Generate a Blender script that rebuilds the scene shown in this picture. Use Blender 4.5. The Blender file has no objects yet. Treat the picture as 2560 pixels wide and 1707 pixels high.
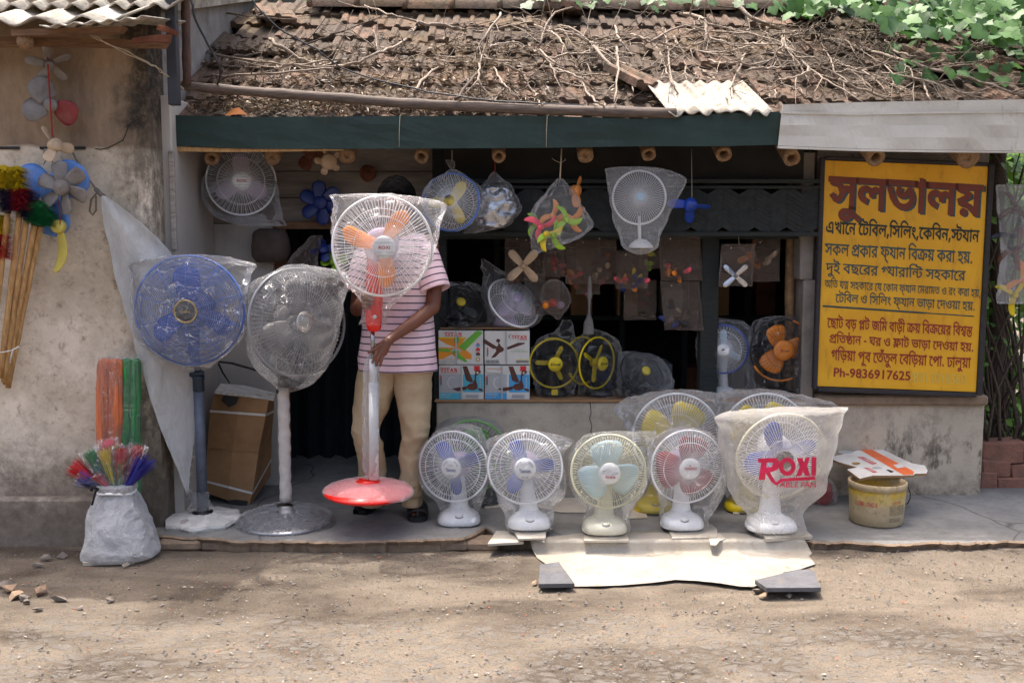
import bpy, bmesh, math, random
from mathutils.bvhtree import BVHTree
from mathutils import Vector, Matrix, noise
from mathutils.geometry import delaunay_2d_cdt

# ------------------------------------------------------------------ camera, sky, sun, exposure
SC = bpy.context.scene
COL = SC.collection
FPX, CAMZ, PITCH = 2520.0, 1.51, math.atan((853.5 - 590.0) / 2520.0)
cam = bpy.data.cameras.new('camera')
cam.sensor_width = 36.0
cam.lens = 36.0 * FPX / 2560.0
cam.clip_start, cam.clip_end = 0.05, 500.0
camo = bpy.data.objects.new('camera', cam)
COL.objects.link(camo)
camo.location = (0, 0, CAMZ)
camo.rotation_euler = (math.pi / 2 - PITCH, 0, 0)
SC.camera = camo

SUN_TO = Vector((-0.165, 0.20, 1.0)).normalized()          # towards the sun
W = bpy.data.worlds.new('World')
SC.world = W
W.use_nodes = True
wn, wl = W.node_tree.nodes, W.node_tree.links
sky = wn.new('ShaderNodeTexSky')
sky.sky_type = 'NISHITA'
sky.sun_disc = False
sky.sun_elevation = math.asin(SUN_TO.z)
sky.sun_rotation = math.atan2(SUN_TO.x, SUN_TO.y)
sky.dust_density = 10.0
sky.air_density = 1.0
sky.ozone_density = 1.0
wl.new(sky.outputs[0], wn['Background'].inputs[0])
wn['Background'].inputs[1].default_value = 0.15
sun = bpy.data.lights.new('sun', 'SUN')
sun.energy = 2.1
sun.angle = math.radians(0.6)
sun.color = (1.0, 0.96, 0.90)
suno = bpy.data.objects.new('sun', sun)
COL.objects.link(suno)
suno.rotation_euler = SUN_TO.to_track_quat('Z', 'Y').to_euler()
SC.view_settings.view_transform = 'Standard'
SC.view_settings.look = 'None'
SC.view_settings.exposure = 1.5
SC.view_settings.gamma = 1.0
SC.render.engine = 'CYCLES'
SC.cycles.use_denoising = True
SC.cycles.max_bounces = 10
SC.cycles.diffuse_bounces = 4
SC.cycles.transparent_max_bounces = 40
SC.cycles.caustics_reflective = False
SC.cycles.caustics_refractive = False

# ------------------------------------------------------------------ pixel <-> place helpers (photo pixels of 2560 x 1707)
CP, SP = math.cos(PITCH), math.sin(PITCH)
def ray(u, v):
    dx, dz = (u - 1280.0) / FPX, (853.5 - v) / FPX
    return Vector((dx, CP + dz * SP, -SP + dz * CP))
def P(u, v, y):
    r = ray(u, v)
    return Vector((0, 0, CAMZ)) + r * (y / r.y)
def G(u, v, z):
    r = ray(u, v)
    return Vector((0, 0, CAMZ)) + r * ((z - CAMZ) / r.z)
def mpp(v, y):
    return y / ray(1280, v).y / FPX
ZP = 0.06                                                   # top of the shop platform

# ------------------------------------------------------------------ mesh helpers
class MB:
    def __init__(s):
        s.v, s.f, s.m, s.sm, s.a = [], [], [], [], []
    def add(s, vs, fs, mat=0, smooth=True, M=None, a=None):
        o = len(s.v)
        if M is not None:
            vs = [M @ Vector(p) for p in vs]
        s.v.extend([tuple(p) for p in vs])
        s.f.extend([tuple(i + o for i in f) for f in fs])
        s.m.extend([mat] * len(fs))
        s.sm.extend([smooth] * len(fs))
        s.a.extend(a if a else [0.0] * len(vs))
        return s

def mk(name, mb, mats, parent=None, off=None):
    """one mesh object; geometry is given in world space and moved to the origin of its thing"""
    me = bpy.data.meshes.new(name)
    if parent is not None and off is None:
        off = org(parent)
    vs = mb.v if off is None else [(p[0] - off[0], p[1] - off[1], p[2] - off[2]) for p in mb.v]
    me.from_pydata(vs, [], mb.f)
    me.polygons.foreach_set('material_index', mb.m)
    me.polygons.foreach_set('use_smooth', mb.sm)
    if any(mb.a):
        at = me.attributes.new('s', 'FLOAT', 'POINT')
        at.data.foreach_set('value', mb.a)
    for m in (mats if isinstance(mats, (list, tuple)) else [mats]):
        me.materials.append(m)
    me.update()
    o = bpy.data.objects.new(name, me)
    COL.objects.link(o)
    if parent is not None:
        o.parent = parent
    elif off is not None:
        o.location = off
    return o
def org(o):
    p = Vector(o.location)
    while o.parent is not None:
        o = o.parent
        p += Vector(o.location)
    return p
def tag(o, label, cat, group=None, kind=None):
    o['label'], o['category'] = label, cat
    if group: o['group'] = group
    o['kind'] = kind or 'thing'
    return o
def thing(name, loc, label, cat, group=None):
    o = bpy.data.objects.new(name, None)
    o.empty_display_size = 0.05
    COL.objects.link(o)
    o.location = loc
    return tag(o, label, cat, group)
def one(name, mb, mats, label, cat, group=None, kind=None):
    """a thing that is a single mesh, its origin at the middle of its underside"""
    xs, ys, zs = zip(*mb.v)
    off = Vector(((min(xs) + max(xs)) / 2, (min(ys) + max(ys)) / 2, min(zs)))
    o = mk(name, mb, mats, None, off)
    return tag(o, label, cat, group, kind)
def structure(name, mb, mats):
    o = mk(name, mb, mats)
    o['kind'] = 'structure'
    return o
def copy_tree(o, parent=None):
    c = o.copy()
    COL.objects.link(c)
    if parent is not None: c.parent = parent
    for ch in list(o.children):
        copy_tree(ch, c)
    return c

def frame_dir(d):
    d = d.normalized()
    a = Vector((0, 0, 1)) if abs(d.z) < 0.9 else Vector((1, 0, 0))
    x = a.cross(d).normalized()
    return x, d.cross(x)
def tube(mb, pts, r, n=6, closed=False, mat=0, M=None, cap=True, flat=None, smooth=True):
    pts = [Vector(p) for p in pts]
    L = len(pts)
    rs = r if isinstance(r, (list, tuple)) else [r] * L
    vs, fs = [], []
    x = None
    for i, p in enumerate(pts):
        if closed: d = pts[(i + 1) % L] - pts[i - 1]
        else: d = pts[min(i + 1, L - 1)] - pts[max(i - 1, 0)]
        if d.length < 1e-9: d = Vector((0, 0, 1))
        d.normalize()
        if x is None: x, y = frame_dir(d)
        else:
            x = (x - d * x.dot(d))
            x = x.normalized() if x.length > 1e-6 else frame_dir(d)[0]
            y = d.cross(x)
        for k in range(n):
            a = 2 * math.pi * k / n
            vs.append(p + (x * math.cos(a) + y * math.sin(a) * (flat or 1.0)) * rs[i])
    for i in range(L if closed else L - 1):
        j = (i + 1) % L
        for k in range(n):
            k2 = (k + 1) % n
            fs.append((i * n + k, i * n + k2, j * n + k2, j * n + k))
    if cap and not closed:
        fs.append(tuple(range(n))[::-1])
        fs.append(tuple((L - 1) * n + k for k in range(n)))
    mb.add(vs, fs, mat, smooth, M)
def lathe(mb, prof, n=28, M=None, mat=0, smooth=True, sx=1.0, sy=1.0, cap=True):
    """profile of (radius, height) about local Z"""
    vs, fs = [], []
    for r, z in prof:
        for k in range(n):
            a = 2 * math.pi * k / n
            vs.append((r * math.cos(a) * sx, r * math.sin(a) * sy, z))
    for i in range(len(prof) - 1):
        for k in range(n):
            k2 = (k + 1) % n
            fs.append((i * n + k, i * n + k2, (i + 1) * n + k2, (i + 1) * n + k))
    if cap:
        fs.append(tuple(range(n))[::-1])
        fs.append(tuple((len(prof) - 1) * n + k for k in range(n)))
    mb.add(vs, fs, mat, smooth, M)
def hull(mb, pts, mat=0, smooth=False, M=None):
    bm = bmesh.new()
    for p in pts: bm.verts.new(p)
    r = bmesh.ops.convex_hull(bm, input=bm.verts[:])
    junk = [g for g in r['geom_interior'] + r['geom_unused'] if isinstance(g, bmesh.types.BMVert)]
    bmesh.ops.delete(bm, geom=list(set(junk)), context='VERTS')
    bmesh.ops.dissolve_limit(bm, angle_limit=0.02, verts=bm.verts[:], edges=bm.edges[:])
    bm.verts.index_update()
    mb.add([v.co.copy() for v in bm.verts], [[v.index for v in f.verts] for f in bm.faces], mat, smooth, M)
    bm.free()
def cbox(mb, c, size, ch=0.004, M=None, mat=0):
    c = Vector(c)
    h = [s / 2 for s in size]
    ch = min(ch, min(h) * 0.6)
    pts = []
    for sx in (-1, 1):
        for sy in (-1, 1):
            for sz in (-1, 1):
                s = (sx, sy, sz)
                for a in range(3):
                    pts.append(c + Vector([s[k] * (h[k] if k == a else h[k] - ch) for k in range(3)]))
    hull(mb, pts, mat, False, M)
def bx(mb, lo, hi, mat=0, ch=0.004, M=None):
    lo, hi = Vector(lo), Vector(hi)
    cbox(mb, (lo + hi) / 2, hi - lo, ch, M, mat)
def prism(mb, poly, d, M=None, mat=0, smooth=False):
    """poly: 2-D outline (x, y); extruded from z=0 to z=d"""
    n = len(poly)
    ar = sum(poly[i][0] * poly[(i + 1) % n][1] - poly[(i + 1) % n][0] * poly[i][1] for i in range(n))
    if ar < 0: poly = poly[::-1]
    vs = [(x, y, 0) for x, y in poly] + [(x, y, d) for x, y in poly]
    fs = [tuple(range(n))[::-1], tuple(range(n, 2 * n))]
    fs += [(i, (i + 1) % n, n + (i + 1) % n, n + i) for i in range(n)]
    mb.add(vs, fs, mat, smooth, M)
def mat_axes(o, x, y, z):
    return Matrix(((x[0], y[0], z[0], o[0]), (x[1], y[1], z[1], o[1]), (x[2], y[2], z[2], o[2]), (0, 0, 0, 1)))
def facing(o, yaw=0.0, pt=0.0, roll=0.0):
    """X to the right, Y up, Z out of the face towards the street; yaw turns it to the photo's right, pt up"""
    z = Vector((math.sin(yaw) * math.cos(pt), -math.cos(yaw) * math.cos(pt), math.sin(pt)))
    x = Vector((math.cos(yaw), math.sin(yaw), 0))
    y = z.cross(x)
    c, s = math.cos(roll), math.sin(roll)
    return mat_axes(o, x * c + y * s, y * c - x * s, z)
def cr(rows, t):
    """Catmull-Rom through rows of equal-length tuples, t in 0..len-1"""
    n = len(rows)
    i = min(int(t), n - 2)
    f = t - i
    a, b, c, d = rows[max(i - 1, 0)], rows[i], rows[i + 1], rows[min(i + 2, n - 1)]
    return [0.5 * (2 * q + (r - p) * f + (2 * p - 5 * q + 4 * r - s) * f * f + (3 * q - p - 3 * r + s) * f ** 3)
            for p, q, r, s in zip(a, b, c, d)]
def fold(p, sc):
    """sharp creases, about -1..1"""
    return 1.0 - 2.6 * abs(noise.noise(Vector(p) * sc))
def loft(mb, rows, n=48, res=4, amp=0.004, sc=14.0, e=1.0, mat=0, seed=0.0, pleat=None, vstretch=1.0, cap=True, smooth=True, stripes=False, spline=True, xoff=None):
    """rows (v, uL, uR, y_front, y_back) in photo pixels and metres; a skin round them, creased by noise"""
    R = []
    m = (len(rows) - 1) * res
    for i in range(m + 1):
        t = i / res
        if spline: q = cr(rows, t)
        else:
            k = min(int(t), len(rows) - 2); f = t - k
            q = [a + (b - a) * f for a, b in zip(rows[k], rows[k + 1])]
        R.append((t / (len(rows) - 1), q))
    vs, at = [], []
    for t, (v, ul, ur, yf, yb) in R:
        yc = (yf + yb) / 2
        l, r = P(ul, v, yc), P(ur, v, yc)
        c = (l + r) / 2
        a, b = abs(r.x - l.x) / 2, max(abs(yb - yf) / 2, 0.0008)
        for k in range(n):
            th = 2 * math.pi * k / n
            ct, st = math.cos(th), math.sin(th)
            ex = math.copysign(abs(ct) ** e, ct)
            ey = math.copysign(abs(st) ** e, st)
            nx, ny = ct * b, st * a
            l_ = math.hypot(nx, ny) or 1.0
            nx, ny = nx / l_, ny / l_
            p = Vector((c.x + a * ex, c.y + b * ey, c.z))
            w = min(1.0, min(a, b) / 0.02)
            d = amp * w * (fold((p.x * 1.0 + seed, p.y + seed * 1.7, p.z * vstretch), sc) + 0.5 * fold((p.x + seed + 5, p.y, p.z * vstretch), sc * 2.3))
            if pleat: d += pleat[0] * min(a, b) * max(0.0, 1 - t / pleat[2]) * math.cos(th * pleat[1] + 3 * noise.noise(Vector((p.x * 6, p.z * 4, seed))))
            vs.append((p.x + nx * d, p.y + ny * d, p.z + 0.3 * d))
            at.append(c.z)
    fs = []
    for i in range(m):
        for k in range(n):
            k2 = (k + 1) % n
            fs.append((i * n + k, i * n + k2, (i + 1) * n + k2, (i + 1) * n + k))
    fs = [f[::-1] for f in fs]
    if cap:
        fs.append(tuple(range(n)))
        fs.append(tuple(m * n + k for k in range(n))[::-1])
    mb.add(vs, fs, mat, smooth, a=at if stripes else None)

_txt = {}
def text_geo(s, bold=0.0, font=None):
    """outline text of the built-in font as triangles, width and height known"""
    key = (s, bold)
    if key not in _txt:
        cu = bpy.data.curves.new('lettering', 'FONT')
        cu.body, cu.size, cu.offset = s, 1.0, bold
        cu.resolution_u = 3
        ob = bpy.data.objects.new('lettering', cu)
        COL.objects.link(ob)
        dg = bpy.context.evaluated_depsgraph_get()
        me = ob.evaluated_get(dg).to_mesh()
        vs = [tuple(v.co) for v in me.vertices]
        fs = [tuple(p.vertices) for p in me.polygons]
        ob.evaluated_get(dg).to_mesh_clear()
        bpy.data.objects.remove(ob)
        bpy.data.curves.remove(cu)
        _txt[key] = (vs, fs)
    return _txt[key]
def text(mb, s, M, w=None, h=None, bold=0.0, mat=0, shear=0.0, z=0.0):
    """text centred at the origin of M, fitted to width w (and height h)"""
    vs, fs = text_geo(s, bold)
    if not vs: return
    x0, x1 = min(v[0] for v in vs), max(v[0] for v in vs)
    y0, y1 = min(v[1] for v in vs), max(v[1] for v in vs)
    kx = (w / (x1 - x0)) if w else (h / (y1 - y0))
    ky = (h / (y1 - y0)) if h else kx
    out = [((v[0] - (x0 + x1) / 2) * kx + shear * (v[1] - y0) * ky, (v[1] - (y0 + y1) / 2) * ky, z) for v in vs]
    mb.add(out, fs, mat, False, M)
SERIF = {  # heavy serif capitals for the fan cartons, on a 10 x 10 grid
    'T': (10, [[(0, 10), (0, 7), (1, 7), (2, 8.6), (3.7, 8.6), (3.7, 1.2), (2.4, .7), (2.4, 0), (7.6, 0), (7.6, .7), (6.3, 1.2), (6.3, 8.6), (8, 8.6), (9, 7), (10, 7), (10, 10)]]),
    'I': (5.4, [[(0, 10), (0, 9.3), (1.3, 8.8), (1.3, 1.2), (0, .7), (0, 0), (5.4, 0), (5.4, .7), (4, 1.2), (4, 8.8), (5.4, 9.3), (5.4, 10)]]),
    'A': (11, [[(4.3, 10), (1, 1.2), (0, .7), (0, 0), (3.4, 0), (3.4, .7), (2.3, 1.1), (3, 3), (6.6, 3), (7.2, 1.1), (6.3, .7), (6.3, 0), (11, 0), (11, .7), (10, 1.2), (6.6, 10)], [(3.5, 4.1), (4.8, 7.8), (6.2, 4.1)][::-1]]),
    'N': (11, [[(0, 10), (0, 9.3), (1.2, 8.8), (1.2, 1.2), (0, .7), (0, 0), (3.6, 0), (3.6, .7), (2.4, 1.2), (2.4, 7.4), (7.6, 0), (9.8, 0), (9.8, 8.8), (11, 9.3), (11, 10), (7.4, 10), (7.4, 9.3), (8.6, 8.8), (8.6, 3.6), (4, 10)]]),
}
def fill(mb, contours, M, mat=0, z=0.0):
    """fill 2-D contours by the non-zero rule"""
    vs, es = [], []
    for c in contours:
        o = len(vs)
        vs += [Vector((x, y)) for x, y in c]
        es += [(o + i, o + (i + 1) % len(c)) for i in range(len(c))]
    rv, re_, rf, *_ = delaunay_2d_cdt(vs, es, [], 0, 1e-5)
    fs = []
    for f in rf:
        cx = sum(rv[i].x for i in f) / len(f)
        cy = sum(rv[i].y for i in f) / len(f)
        w = 0
        for c in contours:
            for i in range(len(c)):
                (x0, y0), (x1, y1) = c[i], c[(i + 1) % len(c)]
                if (y0 <= cy) != (y1 <= cy) and (x0 + (cy - y0) / (y1 - y0) * (x1 - x0)) > cx:
                    w += 1 if y1 > y0 else -1
        if w: fs.append(tuple(f))
    mb.add([(p.x, p.y, z) for p in rv], fs, mat, False, M)
def serif(mb, s, M, w, h, mat=0):
    tot = sum(SERIF[c][0] + 1.2 for c in s) - 1.2
    kx, ky, x = w / tot, h / 10.0, -w / 2
    for c in s:
        fill(mb, [[(x + a * kx, b * ky - h / 2) for a, b in p] for p in SERIF[c][1]], M, mat)
        x += (SERIF[c][0] + 1.2) * kx
# ------------------------------------------------------------------ materials
def C(r, g, b):
    f = lambda c: (c / 12.92) if c <= 0.04045 else ((c + 0.055) / 1.055) ** 2.4
    return (f(r / 255), f(g / 255), f(b / 255), 1.0)
class NT:
    def __init__(s, name):
        s.m = bpy.data.materials.new(name)
        s.m.use_nodes = True
        s.t = s.m.node_tree
        s.n, s.l = s.t.nodes, s.t.links
        s.b = s.n['Principled BSDF']
        s.out = s.n['Material Output']
        s.pos = None
    def set(s, sock, val):
        if hasattr(val, 'is_output') or isinstance(val, bpy.types.NodeSocket): s.l.new(val, sock)
        else: sock.default_value = val
    def P(s):
        if s.pos is None: s.pos = s.n.new('ShaderNodeNewGeometry').outputs['Position']
        return s.pos
    def obj(s): return s.n.new('ShaderNodeTexCoord').outputs['Object']
    def xyz(s, vec=None):
        q = s.n.new('ShaderNodeSeparateXYZ'); s.l.new(vec or s.P(), q.inputs[0]); return q.outputs
    def map(s, scale, vec=None):
        q = s.n.new('ShaderNodeMapping'); s.l.new(vec or s.P(), q.inputs[0]); q.inputs['Scale'].default_value = scale; return q.outputs[0]
    def noise(s, scale, detail=4, rough=0.6, vec=None, dist=0.0):
        q = s.n.new('ShaderNodeTexNoise'); s.l.new(vec or s.P(), q.inputs['Vector'])
        q.inputs['Scale'].default_value, q.inputs['Detail'].default_value, q.inputs['Roughness'].default_value, q.inputs['Distortion'].default_value = scale, detail, rough, dist
        return q.outputs[0]
    def voro(s, scale, vec=None, feat='F1', out='Distance', rnd=1.0):
        q = s.n.new('ShaderNodeTexVoronoi'); q.feature = feat; s.l.new(vec or s.P(), q.inputs['Vector']); q.inputs['Scale'].default_value = scale
        q.inputs['Randomness'].default_value = rnd
        return q.outputs[out]
    def wave(s, scale, vec=None, dist=0.0, dirn='X'):
        q = s.n.new('ShaderNodeTexWave'); s.l.new(vec or s.P(), q.inputs['Vector']); q.inputs['Scale'].default_value = scale
        q.inputs['Distortion'].default_value = dist; q.bands_direction = dirn
        return q.outputs['Fac'] if 'Fac' in q.outputs else q.outputs[1]
    def ramp(s, val, a, b, lo=0.0, hi=1.0):
        q = s.n.new('ShaderNodeMapRange'); s.set(q.inputs[0], val)
        q.inputs[1].default_value, q.inputs[2].default_value, q.inputs[3].default_value, q.inputs[4].default_value = a, b, lo, hi
        return q.outputs[0]
    def math(s, op, a, b=0.0):
        q = s.n.new('ShaderNodeMath'); q.operation = op; s.set(q.inputs[0], a); s.set(q.inputs[1], b); return q.outputs[0]
    def mix(s, f, a, b, mode='MIX'):
        q = s.n.new('ShaderNodeMix'); q.data_type = 'RGBA'; q.blend_type = mode
        s.set(q.inputs[0], f); s.set(q.inputs[6], a); s.set(q.inputs[7], b)
        return q.outputs[2]
    def bump(s, h, strength=0.5, dist=0.01):
        q = s.n.new('ShaderNodeBump'); s.set(q.inputs['Height'], h)
        q.inputs['Strength'].default_value, q.inputs['Distance'].default_value = strength, dist
        return q.outputs[0]
    def done(s, col, rough=0.6, metal=0.0, normal=None, spec=0.5):
        s.set(s.b.inputs['Base Color'], col); s.set(s.b.inputs['Roughness'], rough); s.set(s.b.inputs['Metallic'], metal)
        s.b.inputs['Specular IOR Level'].default_value = spec
        if normal is not None: s.l.new(normal, s.b.inputs['Normal'])
        return s.m
def simple(name, col, rough=0.5, metal=0.0, var=0.25, scale=18, bump=0.0, bscale=60, spec=0.5, dirt=None):
    """plain surface with grime: two noises vary the colour and the gloss"""
    t = NT(name)
    d = tuple(c * (1 - var) for c in col[:3]) + (1,)
    n1 = t.noise(scale, 5)
    c = t.mix(t.ramp(n1, 0.35, 0.7), col, d)
    if dirt: c = t.mix(t.ramp(t.noise(scale * 0.45, 6, 0.7), 0.52, 0.66, 0, dirt[1]), c, dirt[0])
    rg = t.ramp(t.noise(scale * 1.7, 3), 0.3, 0.7, max(0.02, rough - 0.1), min(1, rough + 0.12))
    nb = t.bump(t.noise(bscale, 4), bump, 0.01) if bump else None
    return t.done(c, rg, metal, nb, spec)
def film(name, milky=0.16, tint=(0.93, 0.94, 0.95, 1), rough=0.09, gloss=0.5, crinkle=0.5, cscale=17, dust=0.0):
    """thin creased polythene: clear, with a white scatter and glossy creases"""
    t = NT(name)
    n, l = t.n, t.l
    vec = t.P()
    r1 = t.math('ABSOLUTE', t.math('SUBTRACT', t.noise(cscale, 3, 0.6, vec, 0.6), 0.5))
    r2 = t.math('ABSOLUTE', t.math('SUBTRACT', t.noise(cscale * 2.7, 3, 0.6, vec, 0.8), 0.5))
    h = t.math('ADD', r1, t.math('MULTIPLY', r2, 0.4))
    nb = t.bump(h, crinkle, 0.03)
    big = t.math('ABSOLUTE', t.math('SUBTRACT', t.noise(cscale * 0.5, 2, 0.5, vec, 0.7), 0.5))
    ng = t.bump(t.math('ADD', t.math('MULTIPLY', h, 0.6), big), 1.0, 0.11)
    tr = n.new('ShaderNodeBsdfTransparent'); tr.inputs[0].default_value = (0.97, 0.975, 0.98, 1)
    df = n.new('ShaderNodeBsdfDiffuse'); df.inputs[0].default_value = tint
    tl = n.new('ShaderNodeBsdfTranslucent'); tl.inputs[0].default_value = tint
    gl = n.new('ShaderNodeBsdfGlossy'); gl.inputs['Roughness'].default_value = rough; gl.inputs[0].default_value = (1, 1, 1, 1)
    for q in (df, tl): l.new(nb, q.inputs['Normal'])
    l.new(ng, gl.inputs['Normal'])
    sc = n.new('ShaderNodeMixShader'); sc.inputs[0].default_value = 0.5; l.new(df.outputs[0], sc.inputs[1]); l.new(tl.outputs[0], sc.inputs[2])
    m1 = n.new('ShaderNodeMixShader')
    crease = t.ramp(h, 0.0, 0.02, 0.10 + milky * 0.35, 0.0)
    lw = n.new('ShaderNodeLayerWeight'); lw.inputs['Blend'].default_value = 0.25
    mk_ = t.math('ADD', t.math('ADD', crease, milky), t.math('MULTIPLY', lw.outputs['Facing'], 0.05 + milky * 0.5))
    if dust: mk_ = t.math('ADD', mk_, t.ramp(t.noise(9, 5), 0.4, 0.7, 0, dust))
    mk_ = t.math('MINIMUM', mk_, 0.97)
    l.new(mk_, m1.inputs[0]); l.new(tr.outputs[0], m1.inputs[1]); l.new(sc.outputs[0], m1.inputs[2])
    m2 = n.new('ShaderNodeMixShader')
    fr = n.new('ShaderNodeFresnel'); fr.inputs[0].default_value = 1.4
    l.new(t.math('ADD', t.math('MULTIPLY', fr.outputs[0], gloss), t.math('ADD', t.ramp(h, 0.0, 0.02, 0.26 * gloss, 0.02 * gloss), t.ramp(big, 0.0, 0.02, 0.30 * gloss, 0.0))), m2.inputs[0]); l.new(m1.outputs[0], m2.inputs[1]); l.new(gl.outputs[0], m2.inputs[2])
    l.new(m2.outputs[0], t.out.inputs[0])
    return t.m
M = {}
M['film'] = film('clear_film', 0.075)
M['film_bright'] = film('bright_film', 0.10, gloss=0.7)
M['film_milky'] = film('milky_film', 0.27, (0.80, 0.76, 0.70, 1), 0.3, 0.3, 0.35, 20)
M['film_white'] = film('white_film', 0.2, (0.86, 0.87, 0.88, 1), 0.2, 0.5)
M['film_cream'] = film('cream_film', 0.07, (0.86, 0.84, 0.74, 1), 0.2, 0.5)
M['film_grey'] = film('grey_film', 0.2, (0.62, 0.63, 0.65, 1), 0.16, 0.7, 0.5, 22)
M['film_dark'] = film('dark_film', 0.025, (0.45, 0.45, 0.46, 1), 0.14, 0.7, 0.7, 30)
M['film_dust'] = film('dusty_film', 0.27, (0.31, 0.23, 0.18, 1), 0.14, 0.5, 0.6, 24, 0.14)
M['film_pink'] = film('foot_film', 0.34, (0.86, 0.84, 0.86, 1), 0.2, 0.22, 0.5, 24)
M['film_sack'] = film('sack_film', 0.6, (0.80, 0.80, 0.81, 1), 0.22, 0.5, 0.9, 12)
M['film_wrap'] = film('wrap_film', 0.2, (0.85, 0.85, 0.88, 1), 0.15, 0.6, 0.7, 34)
M['white'] = simple('white_plastic', C(242, 242, 242), 0.3, 0, 0.1, 20)
M['wire_white'] = simple('white_wire', C(242, 242, 244), 0.35, 0, 0.06)
M['cream'] = simple('cream_plastic', C(224, 219, 196), 0.35, 0, 0.1)
M['wire_cream'] = simple('cream_wire', C(226, 222, 190), 0.4, 0, 0.08)
M['blue'] = simple('blue_plastic', C(36, 72, 172), 0.35, 0, 0.2)
M['blue_dark'] = simple('deep_blue_plastic', C(24, 44, 112), 0.4, 0, 0.2)
M['wire_blue'] = simple('blue_wire', C(66, 116, 208), 0.35, 0, 0.15)
M['orange'] = simple('orange_plastic', C(244, 140, 20), 0.35, 0, 0.12)
M['red'] = simple('red_plastic', C(222, 30, 18), 0.3, 0, 0.12)
M['dark_red'] = simple('dark_red_plastic', C(150, 16, 28), 0.35, 0, 0.15)
M['yellow'] = simple('yellow_plastic', C(228, 200, 20), 0.35, 0, 0.12)
M['green'] = simple('green_plastic', C(92, 182, 30), 0.35, 0, 0.15)
M['pale_blue'] = simple('pale_blue_plastic', C(172, 206, 226), 0.35, 0, 0.1)
M['pink'] = simple('pink_plastic', C(240, 90, 110), 0.4, 0, 0.1)
M['sky_plastic'] = simple('sky_plastic', C(96, 142, 214), 0.4, 0, 0.2)
M['grey_wire'] = simple('grey_wire', C(136, 136, 138), 0.35, 0.3, 0.1)
M['straw'] = simple('straw_plastic', C(196, 180, 84), 0.45, 0, 0.15)
M['old_red'] = simple('dusty_red', C(132, 42, 46), 0.5, 0, 0.3, dirt=(C(120, 100, 92), 0.5))
M['blue_mid'] = simple('mid_blue_plastic', C(40, 74, 170), 0.4, 0, 0.2)
M['lime'] = simple('lime_plastic', C(150, 190, 40), 0.4, 0, 0.1)
M['amber'] = simple('amber_plastic', C(236, 150, 80), 0.4, 0, 0.1)
M['black'] = simple('black_plastic', C(22, 22, 24), 0.35, 0, 0.3)
M['wire_black'] = simple('black_wire', C(16, 16, 18), 0.4, 0, 0.2)
M['beige'] = simple('beige_plastic', C(196, 170, 140), 0.5, 0, 0.2, dirt=(C(110, 80, 60), 0.6))
M['grey_blade'] = simple('grey_blade', C(128, 122, 118), 0.5, 0, 0.25, dirt=(C(80, 64, 52), 0.5))
M['lilac'] = simple('lilac_plastic', C(190, 170, 196), 0.4, 0, 0.1)
M['silver'] = simple('silver_metal', C(190, 190, 194), 0.25, 0.9, 0.2)
M['steel'] = simple('brushed_steel', C(170, 166, 162), 0.3, 1.0, 0.3)
M['gold'] = simple('gold_plastic', C(196, 160, 70), 0.3, 0.6, 0.2)
M['ink_red'] = simple('red_ink', C(190, 24, 40), 0.6, 0, 0.05)
M['ink_blue'] = simple('blue_ink', C(28, 68, 120), 0.6, 0, 0.05)
M['ink_black'] = simple('black_ink', C(30, 28, 28), 0.6, 0, 0.05)
M['ink_grey'] = simple('grey_ink', C(120, 120, 122), 0.6, 0, 0.05)
M['print_magenta'] = simple('magenta_print', C(206, 24, 74), 0.45, 0, 0.08)
M['rope'] = simple('string', C(190, 176, 150), 0.9, 0, 0.3)
M['red_cord'] = simple('red_cord', C(150, 30, 26), 0.8, 0, 0.3)
M['cable'] = simple('black_cable', C(40, 42, 48), 0.5, 0, 0.3)
M['skin'] = simple('skin', C(112, 66, 46), 0.5, 0, 0.15, 30, 0.1, 300)
M['hair'] = simple('hair', C(10, 9, 9), 0.9, 0, 0.5, 60, 0.5, 240, spec=0.02)
M['sandal'] = simple('sandal_rubber', C(26, 25, 26), 0.6, 0, 0.3, 20, 0.2, 200)
M['slab'] = simple('marble_slab', C(188, 180, 166), 0.45, 0, 0.22, 9, 0.15, 60, dirt=(C(140, 118, 92), 0.6))
M['slate'] = simple('slate', C(92, 92, 96), 0.75, 0, 0.3, 14, 0.5, 50, dirt=(C(120, 104, 88), 0.5))
M['stone'] = simple('pebble', C(128, 118, 108), 0.85, 0, 0.4, 30, 0.5, 80)
M['brickbit'] = simple('brick_chip', C(150, 126, 104), 0.9, 0, 0.3, 30, 0.5, 80)
M['cardwhite'] = simple('white_card', C(214, 212, 206), 0.55, 0, 0.1, 8, dirt=(C(160, 146, 124), 0.4))
M['cardedge'] = simple('card_edge', C(150, 118, 84), 0.8, 0, 0.3)
M['cardprint_orange'] = simple('orange_print', C(226, 110, 60), 0.5, 0, 0.15)
M['teal'] = simple('teal_print', C(80, 176, 200), 0.5, 0, 0.08)
M['sky_print'] = simple('sky_print', C(70, 160, 214), 0.5, 0, 0.08)
M['print_grey'] = simple('print_grey', C(176, 178, 180), 0.5, 0, 0.12)
M['print_orange'] = simple('carton_orange', C(236, 150, 40), 0.5, 0, 0.2, 10)
M['print_green'] = simple('carton_green', C(104, 178, 56), 0.5, 0, 0.2, 10)
M['print_brown'] = simple('carton_brown', C(84, 40, 36), 0.4, 0, 0.3, 14)
M['print_yellow'] = simple('carton_yellow', C(226, 204, 40), 0.5, 0, 0.1)
M['print_red'] = simple('carton_red', C(206, 36, 44), 0.5, 0, 0.1)
M['rust'] = simple('rust_iron', C(120, 72, 50), 0.85, 0.2, 0.5, 16, 0.4, 80)
M['post'] = simple('painted_post', C(52, 54, 62), 0.5, 0.2, 0.3, 12, dirt=(C(70, 58, 50), 0.5))

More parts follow.
